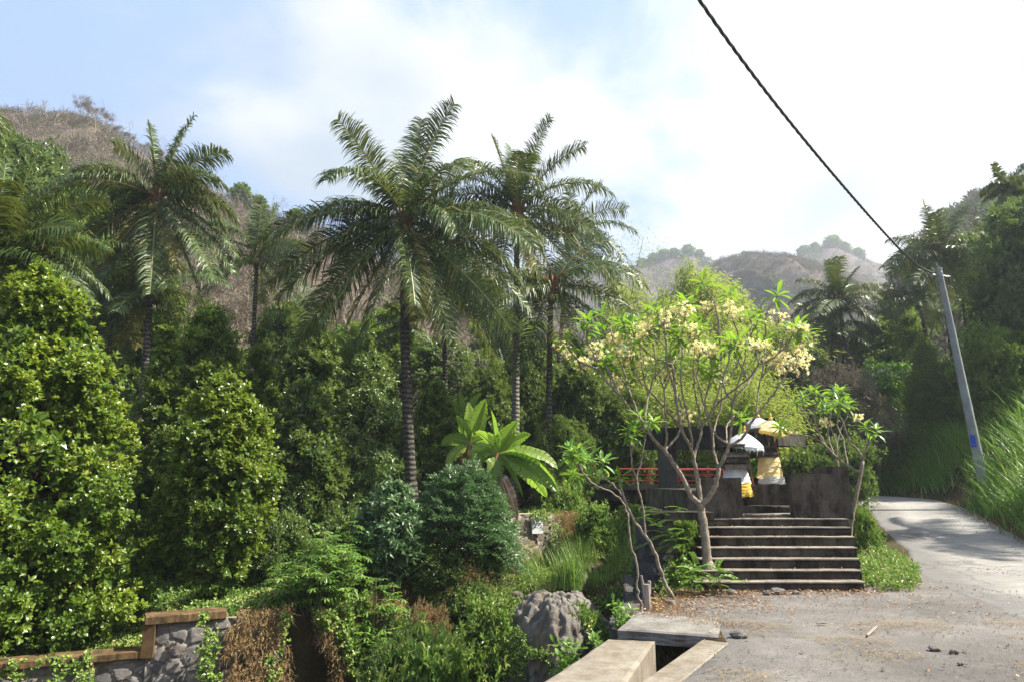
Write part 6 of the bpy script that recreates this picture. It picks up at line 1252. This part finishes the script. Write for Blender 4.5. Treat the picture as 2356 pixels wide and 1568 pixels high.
# herbs in front of the slab
for (u, v, y, w, lb, s) in ((1300, 1480, 9.3, 70, 'weed stalks beside the far end of the parapet', 3), (1385, 1475, 9.0, 60, 'leafy weeds at the left corner of the slab, with a yellow flower', 4), (1425, 1400, 9.5, 50, 'thin weed at the left edge of the yard', 6), (1560, 1270, 11.6, 70, 'bright leafy sapling before the stone pier', 8)):
    c = at(u, v, y); rg = np.random.default_rng(s); hh = max(.75, c[2]-zat(c[0], y)); g = thing('weed_plant', (c[0], y, c[2]-hh), lb, 'weed', 'weeds at the yard edge'); st = MB(); C = []
    for i in range(9):
        a = i*2.4; t = c+np.array((cos(a)*w/2/FO*y*rg.random(), sin(a)*.15, rg.uniform(-.35, .1))); b = np.array((c[0]+.05*cos(a), y, c[2]-hh)); st.tube([b, (b+t)/2+(0, 0, .05), t], [.007, .005, .003], 4)
        for q in range(9): f = 1-rg.uniform(0, .5)/max(hh, .75); C.append(b*(1-f)+t*f+rg.normal(0, .03, 3))
    mb = MB(); rosettes(mb, np.array(C), rg.normal(0, .5, (len(C), 3))+(0, 0, 1), 4, .10, .05, 1.3, rg, rg.uniform(.3, .9, len(C)), hexa=True); mb.build('foliage', M['cass'], g); st.build('stems', M['culm'], g)
    if s == 4: mbf = MB(); rosettes(mbf, np.array([at(1353, 1438, 8.9)]), np.array([(0, -.5, 1.)]), 6, .035, .025, 1.3, rg, np.array([.1])); mbf.build('flower', M['flower'], g)
# compound-leaf shoots at the left foot of the steps
cs = []; rg = np.random.default_rng(2)
for i in range(34): cs.append((at(rg.uniform(1500, 1600), rg.uniform(1165, 1260), rg.uniform(11.6, 12.3)), (-.9+rg.normal(0, .3), -.5+rg.normal(0, .3), .3+rg.normal(0, .2))))
def _sh(label, cs, seed, L=.34):
    rg = np.random.default_rng(seed); c0 = np.array(cs[0][0]); g = thing('fern_leaf_shrub', c0, label, 'shrub', 'shrubs with fern-like leaves'); P = []; D_ = []; st = MB()
    for c, d in cs:
        c = np.array(c); d = nrm(np.array(d, float)); s = nrm(np.cross(d, (0, 0, 1.))); path = []
        for k in range(16):
            t = k/15; b = c+d*L*t-np.array((0, 0, L*.35*t*t)); path.append(b)
            for sg in (-1, 1): P.append(b); D_.append(s*sg+d*.25+(0, 0, -.1))
        st.tube(path, .003, 3)
    for c, d in cs[::5]: st.tube([(c0[0]+.1, c0[1]+.1, zat(c0[0]+.1, c0[1]+.1)-.1), (np.array(c0)+np.array(c))/2-(0, 0, .1), c], [.015, .01, .005], 4)
    P = np.array(P); n = len(P); mb = MB(); leaves(mb, P, np.array(D_), np.array((0, 0, 1.))+rg.normal(0, .15, (n, 3)), .06, .026, rg.uniform(.3, .9, n)); mb.build('foliage', M['cass'], g); st.build('stems', M['culm'], g)
_sh('fern-leaved shrub sprawling over the black stone pier', cs, 3)
cs = []
for i in range(30): cs.append((at(rg.uniform(1560, 1680), rg.uniform(1290, 1350), rg.uniform(10.85, 11.2)), (rg.normal(.2, .7), -.5+rg.normal(0, .3), .35+rg.normal(0, .2))))
_sh('fern-leaved shoots growing over the lowest steps at their left end', cs, 5, .28)

# ------------------------------------------------------------ litter: fallen leaves, gravel, straw, stones
mb = MB(); rg = np.random.default_rng(21)
def zy(x, y): return np.where(seg_side(EDGE, x, y) > -.2, zroad(x, y)+.03, Z(x, y)+.01)
def lit(n, fx, fy, s=.035, zz=None):
    x = fx(n); y = fy(n); z = zy(x, y)+.004+rg.uniform(0, .012, n) if zz is None else zz; P = np.stack([x, y, np.broadcast_to(z, (n,))], 1); a = rg.uniform(0, 6.28, n); D_ = np.stack([np.cos(a), np.sin(a), rg.normal(0, .25, n)], 1); leaves(mb, P, D_, np.array((0, 0, 1.))+rg.normal(0, .3, (n, 3)), s*rg.uniform(.6, 1.8, n), s*.6, np.clip(rg.beta(1.6, 2.2, n), 0, 1), -.15)
lit(900, lambda n: rg.uniform(2.5, 5.6, n), lambda n: 11.25-np.abs(rg.normal(0, .22, n)), .04)
lit(800, lambda n: rg.uniform(1.9, 3.6, n), lambda n: rg.normal(10.5, .5, n), .04)
lit(700, lambda n: rg.normal(2.0, .45, n), lambda n: rg.normal(9.7, .4, n), .035)
lit(380, lambda n: rg.uniform(2.2, 6.4, n), lambda n: 11.0-np.abs(rg.normal(0, 1.1, n)), .038)
lit(500, lambda n: rg.normal(6.0, .45, n), lambda n: rg.normal(12.3, .7, n), .035)
lit(260, lambda n: rg.uniform(1.9, 8, n), lambda n: rg.uniform(6, 11, n), .035)
for k in range(7): lit(60, lambda n: rg.uniform(3.0+.02*k, 5.4, n), lambda n: YS[k]+.03+np.abs(rg.normal(0, .1, n)), .03, ST[k]+.012)
lit(120, lambda n: rg.uniform(10, 13, n), lambda n: rg.uniform(13, 24, n), .04)
tag(mb.build('fallen_leaves', M['litter']), 'dry brown leaves and petals scattered at the foot of the steps and over the yard', 'fallen leaves', kind='stuff')
mb = MB(); n = 9000; x = rg.uniform(1.4, 9.5, n); y = rg.uniform(5.6, 14, n); k = (seg_side(EDGE, x, y) > .1)&(fbm(x*.9, y*.9, 3.) > .40+.16*(x > 5.5)); x = x[k]; y = y[k]; n = len(x); s = rg.gamma(2, .0024, n)+.002; P = np.stack([x, y, zy(x, y)-.006+s*.3], 1)
dirs = np.array([(1, 0, 0), (0, 1, 0), (-1, 0, 0), (0, -1, 0), (0, 0, 1), (0, 0, -1)], float); V = P[:, None]+dirs[None]*s[:, None, None]*rg.uniform(.5, 1.5, (n, 6, 1))*np.array((1.2, 1.2, .6)); i = np.arange(n)[:, None]*6; mb.add(V.reshape(-1, 3), np.concatenate([i+f for f in ([0, 1, 4], [1, 2, 4], [2, 3, 4], [3, 0, 4])]), np.repeat(rg.uniform(0, .9, n), 6))
tag(mb.build('gravel', M['rubble']), 'loose grey gravel over the yard', 'gravel', kind='stuff')
mb = MB(); n = 15000; x = rg.uniform(1.4, 6.2, n); y = rg.uniform(5.4, 8.9, n); k = (fbm(x*1.1, y*1.4, 44.) > .52)&(seg_side(EDGE, x, y) > .3)&(rg.random(n) < sstep(.5, .62, fbm(x*1.1, y*1.4, 44.))); x = x[k]; y = y[k]; n = len(x); a = rg.uniform(0, 6.28, n); leaves(mb, np.stack([x, y, zy(x, y)+rg.uniform(0, .012, n)], 1), np.stack([np.cos(a), np.sin(a), rg.normal(0, .1, n)], 1), np.tile((0, 0, 1.), (n, 1)), rg.uniform(.03, .11, n), .006, rg.uniform(.4, .85, n), 0)
tag(mb.build('straw', M['drygr']), 'wisps of yellow straw lying on the gravel in the foreground', 'straw', kind='stuff')
for (u, v, r, m_, lb) in ((1790, 1362, .09, 'rubble', 'pale stone at the foot of the steps, middle'), (1765, 1364, .06, 'rubble', 'small white stone beside the pale one under the lowest step'), (1682, 1363, .07, 'rubble', 'pale stone in the weeds at the left of the lowest step'), (1830, 1363, .05, 'rubble', 'little pale stone right of the middle one under the lowest step'), (1950, 1345, .10, 'rubble', 'grey stone at the right corner of the lowest step'), (1975, 1330, .08, 'rubble', 'grey stone just right of the second step'),
        (1700, 1462, .07, 'rubble', 'broken brick-like chunk at the right end of the drain slab'), (2150, 1492, .045, 'rubble', 'dark stone half buried in the yard, right of centre'), (2195, 1498, .035, 'rubble', 'second dark stone right of the half-buried one'), (2210, 1525, .022, 'rubble', 'small dark pebble near the bottom right'), (1990, 1313, .09, 'rubble', 'stone in the verge right of the steps'), (1543, 1387, .06, 'rubble', 'flat pale stone at the foot of the leaning stem')):
    q = uvp(u, v, .03); mb = MB(); blob_rock(mb, (q[0], q[1], .02+r*.3), (r*1.3, r, r*.7), u*.37, 12, rough=.5); tag(mb.build('stone', M[m_]), lb, 'stone', 'loose stones on the yard')
# wood strip
for (a, b, lb) in (((1995, 1462), (2018, 1440), 'bleached strip of bark lying on the yard'), ((1880, 1434), (1902, 1433), 'short pale stick on the gravel')):
    p = uvp(*a, .03); q = uvp(*b, .03); tag(MB().tube([(p[0], p[1], .035), ((p[0]+q[0])/2+.01, (p[1]+q[1])/2, .045), (q[0], q[1], .035)], [.012, .016, .008], 6).build('stick', M['bare']), lb, 'stick')

# ------------------------------------------------------------ hill vegetation
def bare_tree_geo(rng, h, depth=4):
    mb = MB()
    def rec(p, d, l, r, k):
        q = p+d*l*.5+rng.normal(0, .05*l, 3); e = q+nrm(d+rng.normal(0, .15, 3))*l*.5; mb.tube([p, q, e], [r, r*.85, r*.65], 4 if k < 2 else 3, rng.uniform(.2, .8), False)
        if k < depth:
            for i in range(rng.integers(2, 4)):
                a = rng.uniform(0, 6.28); rec(e, nrm(d+np.array((cos(a), sin(a), rng.uniform(-.1, .5)))*.75), l*rng.uniform(.55, .8), r*.55, k+1)
    rec(np.zeros(3), nrm(np.array((rng.normal(0, .1), rng.normal(0, .1), 1))), h*.33, h*.016, 0); return mb
def tuft_field(name, mat, label, pts, sizes, rng, nper, L, W, up=.35):
    n = len(pts); P = np.repeat(pts, nper, 0); S = np.repeat(sizes, nper); d = nrm(rng.normal(0, 1, P.shape)+(0, 0, up)); d[:, 2] = np.abs(d[:, 2]); m = len(P)
    C = P+d*(S*rng.uniform(.5, 1, m))[:, None]; mb = MB(); leaves(mb, C, rng.normal(0, 1, (m, 3))+d*.6, rng.normal(0, 1, (m, 3)), L*S*rng.uniform(.6, 1.2, m), W*S, np.clip(np.repeat(rng.uniform(0, 1, n), nper)+rng.normal(0, .12, m), 0, 1), .1)
    return tag(mb.build(name, M[mat]), label, 'woodland', kind='stuff')
rg = np.random.default_rng(5)
# left hillside: twiggy scrub (nearer) as merged bare bushes
n = 5200; aa = rg.uniform(-1.0, .32, n); yy = 27+(rg.random(n)**.8)*88; xx = aa*yy; keep = (fbm(xx*.12, yy*.12, 3.) > .36); xx, yy = xx[keep], yy[keep]
tuft_field('dry_scrub', 'bush', 'leafless brown scrub covering the left hillside', np.stack([xx, yy, hillL(xx, yy)+.3], 1), rg.uniform(.5, 1.3, len(xx)), rg, 46, .95, .035)
n = 1500; aa = rg.uniform(-1.0, .36, n); yy = 27+(rg.random(n)**.8)*85; xx = aa*yy; keep = (fbm(xx*.1, yy*.1, 9.) > .52); xx, yy = xx[keep], yy[keep]
tuft_field('green_scrub', 'fargreen', 'scattered green bushes on the left hillside', np.stack([xx, yy, hillL(xx, yy)+.4], 1), rg.uniform(.5, 1.2, len(xx)), rg, 60, .30, .16)
protos = [bare_tree_geo(rg, 6.5, 5) for _ in range(5)]
V_ = [(np.concatenate(p.V), p) for p in protos]
mb = MB(); n = 520; aa = rg.uniform(-1.0, .3, n); yy = 30+(rg.random(n)**.8)*85
for a, y in zip(aa, yy):
    x = a*y; V, p = V_[rg.integers(5)]; s = rg.uniform(.35, .95); th = rg.uniform(0, 6.28); Rm = np.array([[cos(th), sin(th), 0], [-sin(th), cos(th), 0], [0, 0, 1]]); z = float(hillL(np.array([x]), np.array([y]))[0]); o = 0
    base_n = mb.n; Vt = V@Rm*s+np.array((x, y, z-.2)); mb.V.append(Vt); mb.n += len(Vt); mb.A.append(np.full(len(Vt), .5)); mb.B.append(np.zeros(len(Vt)))
    for f in p.F: mb.F.append(f+base_n)
tag(mb.build('bare_woodland', M['bare']), 'thin leafless trees over the left hillside', 'woodland', kind='stuff')
# individual bare trees along the ridge at the upper left
pr = []
lbs = ['leftmost of the bare ridge trees', 'second', 'third']
us = [70, 95, 118, 140, 160, 178, 196, 214, 236, 262, 283, 296]
desc = ['beside the leftmost palm fronds', 'tallest and haziest', 'with two spreading limbs', 'with a dense twig dome', 'leaning a little left', 'with reddish twigs', 'with a forked thin trunk', 'standing slightly apart', 'low and rounded', 'with a crooked trunk', 'small and thin', 'nearest the tall left palm']
for i, u in enumerate(us):
    a = (u-1178)/FO/1.02; y = float(distL(a))*.985; x = a*y; z = float(hillL(np.array([x]), np.array([y]))[0])
    if i < 4:
        rgi = np.random.default_rng(60+i); geo = bare_tree_geo(rgi, 4.6, 6); g = thing('bare_tree', (x, y, z), 'x', 'tree', 'bare trees on the left ridge'); geo.V = [v+np.array((x, y, z-.3)) for v in geo.V]; geo.build('branches', M['bare'], g); 
        tp = np.concatenate(geo.V); tw = tp[tp[:, 2] > z+2]; idx = rgi.choice(len(tw), 1400); t_ = MB(); leaves(t_, tw[idx]+rgi.normal(0, .15, (1400, 3)), rgi.normal(0, 1, (1400, 3)), rgi.normal(0, 1, (1400, 3)), .3, .025, rgi.uniform(0, 1, 1400)); t_.build('twigs', M['bush'], g); pr.append(g)
    else: g = copy_tree(pr[i % 4]); g.location = (x, y, z); g.rotation_euler = (0, 0, i*1.3); s = .5+.08*((i*7) % 4); g.scale = (s, s, s)
    g['label'] = 'bare hazy tree on the left ridge, '+desc[i]+(', number %d from the left' % (i+1) if 0 else '')
for (u, dz, s, lb) in ((500, 0, 1., 'feathery pale green tree on the ridge right of the tall left palm'), (545, 0, .8, 'pale tree on the ridge above the small left palm'), (640, 0, .8, 'pale ridge tree left of the central palm fronds')):
    a = (u-1178)/FO/1.02; y = float(distL(a))*.97; x = a*y; z = float(hillL(np.array([x]), np.array([y]))[0]); g = copy_tree(_made['midA'][0]); g.location = (x, y, z-.5); H_ = _made['midA'][1]; g.scale = (s*4.5/H_,)*3
    for k_ in ('group', 'category', 'label'):
        if k_ in g: del g[k_]
    tag(g, lb, 'tree', 'green trees on the ridge')
def hillpts(H, n, rg, smin=.05, smax=1.0):
    Xh, Yh, Zh = H; a, b = Xh.shape; i = rg.uniform(0, a-1.01, n); j = rg.uniform(0, 1, n)**.75*118*smax+smin; j = np.minimum(j, b-2); i0 = i.astype(int); j0 = j.astype(int); f = i-i0; g = j-j0
    return np.stack([((W[i0, j0]*(1-f)+W[i0+1, j0]*f)*(1-g)+(W[i0, j0+1]*(1-f)+W[i0+1, j0+1]*f)*g) for W in (Xh, Yh, Zh)], 1)
P = hillpts(HM, 9000, rg); tuft_field('dry_woodland', 'farbush', 'leafless purple-brown woodland on the middle hill', P, rg.uniform(.8, 1.9, len(P)), rg, 34, .55, .08)
P = hillpts(HM, 500, rg, smax=.75); tuft_field('green_woodland', 'fargreen', 'green bushes low on the middle hill', P, rg.uniform(1.0, 2.4, len(P)), rg, 36, .45, .22)
P = hillpts(HF, 5200, rg); k = fbm(P[:, 0]*.02, P[:, 1]*.02, 4.) < .5; tuft_field('dry_woodland', 'farbush', 'dry hazy woodland on the far hill', P[k], rg.uniform(1.4, 3, k.sum()), rg, 30, .5, .10); k = ~k; tuft_field('green_woodland', 'fargreen', 'green hazy woodland on the far hill', P[k], rg.uniform(2, 4.2, k.sum()), rg, 30, .5, .26)
P = hillpts(HR, 3800, rg); k = rg.random(len(P)) < .55; tuft_field('green_woodland', 'fargreen', 'green scrub on the steep right hillside', P[k], rg.uniform(.8, 2.0, k.sum()), rg, 50, .40, .22); k = ~k; tuft_field('dry_woodland', 'farbush', 'leafless scrub on the steep right hillside', P[k], rg.uniform(.8, 2.0, k.sum()), rg, 40, .8, .06)
# ridge-top trees of the far hill: individuals
Xh, Yh, Zh = HF; us = np.linspace(600, 2900, 260)
for i, (u, s, lb) in enumerate(((1500, 7, 'leftmost small tree on the far hill crest'), (1520, 9, 'round tree on the left shoulder of the far crest'), (1548, 10, 'broad tree near the top of the left far crest'), (1580, 9, 'tree at the summit of the left far crest'), (1612, 10, 'flat-topped tree right of the far summit'), (1640, 7, 'small tree where the far crest drops'), (1895, 9, 'broad hazy tree on the right far crest, left end'), (1925, 8, 'rounded hazy tree second on the right far crest'), (1965, 12, 'tallest spreading tree on the right far crest'), (1995, 9, 'tree beside the tallest on the right far crest'), (2030, 9, 'thin tree on the right far crest near the palm'))):
    j = int(np.argmin(np.abs(us-u))); g = copy_tree(_made['darkA' if i % 2 else 'midA'][0]); H_ = _made['darkA' if i % 2 else 'midA'][1]; g.location = (float(Xh[j, 118]), float(Yh[j, 118]), float(Zh[j, 118])-.42*s); g.scale = (s*.48/2.7, s*.42/2.7, s/H_); g.rotation_euler = (0, 0, i)
    for k_ in ('group', 'category', 'label'):
        if k_ in g: del g[k_]
    tag(g, lb, 'tree', 'trees on the far crest')
# trees on the lower part of the left slope
marks = [(60, 'below the leftmost palm'), (200, 'left of the tall left palm'), (300, 'under the tall left palm crown'), (440, 'between the tall left palm and the small one'), (540, 'left of the small left palm trunk'), (640, 'right of the small left palm'), (730, 'left of the central palm fronds'), (810, 'behind the left fronds of the central palm'), (900, 'left of the central trunk'), (1000, 'right of the central trunk'), (1095, 'between the central and the pale trunk'), (1170, 'behind the pale trunk'), (1230, 'right of the pale trunk'), (1330, 'left of the bamboo')]
q = 0
for i, (u, mk) in enumerate(marks):
    for j, (row, dv, yy) in enumerate((('low', 0, 36), ('half way up', -75, 50), ('high', -140, 68))):
        if (i*2+j) % 5 == 0 or (j == 2 and i % 2) or (j and 3 <= i <= 8): continue
        vt = np.interp(u, [0, 300, 700, 1000, 1200, 1400], [560, 610, 700, 745, 775, 790])+dv+20*sin(i*2.3+j); y = yy+4*sin(i*1.7+j)
        uu = u+18*sin(i*3.1+j*2); p = at(uu, vt, y); zt = zat(p[0], y); h = 4.2+1.8*sin(i+j*2.)
        g = copy_tree(_made[('midA', 'darkA', 'darkB', 'cloveB')[(i+j) % 4]][0]); H_ = _made[('midA', 'darkA', 'darkB', 'cloveB')[(i+j) % 4]][1]; W_ = _made[('midA', 'darkA', 'darkB', 'cloveB')[(i+j) % 4]][2]
        g.location = (p[0], y, zt-.3); g.scale = (2.3/W_, 2.3/W_, h/H_); g.rotation_euler = (0, 0, i+j*2.2)
        for k_ in ('group', 'category', 'label'):
            if k_ in g: del g[k_]
        tag(g, 'green tree %s on the slope, %s' % (row, mk), 'tree', 'trees scattered on the left hillside')
# ------------------------------------------------------------ the air
hz = bpy.data.materials.new('air'); hz.use_nodes = True; nt = hz.node_tree; nt.nodes.clear(); o_ = nt.nodes.new('ShaderNodeOutputMaterial'); pv = nt.nodes.new('ShaderNodeVolumePrincipled'); pv.inputs['Color'].default_value = (.80, .88, 1, 1); pv.inputs['Density'].default_value = HAZE; pv.inputs['Anisotropy'].default_value = .35
nt.links.new(pv.outputs[0], o_.inputs['Volume'])
mb = MB(); mb.box((0, 320, 92), (1500, 780, 216)); hzo = mb.build('haze', hz); tag(hzo, 'pale hazy air filling the valley and fading the far hills', 'haze', kind='stuff')
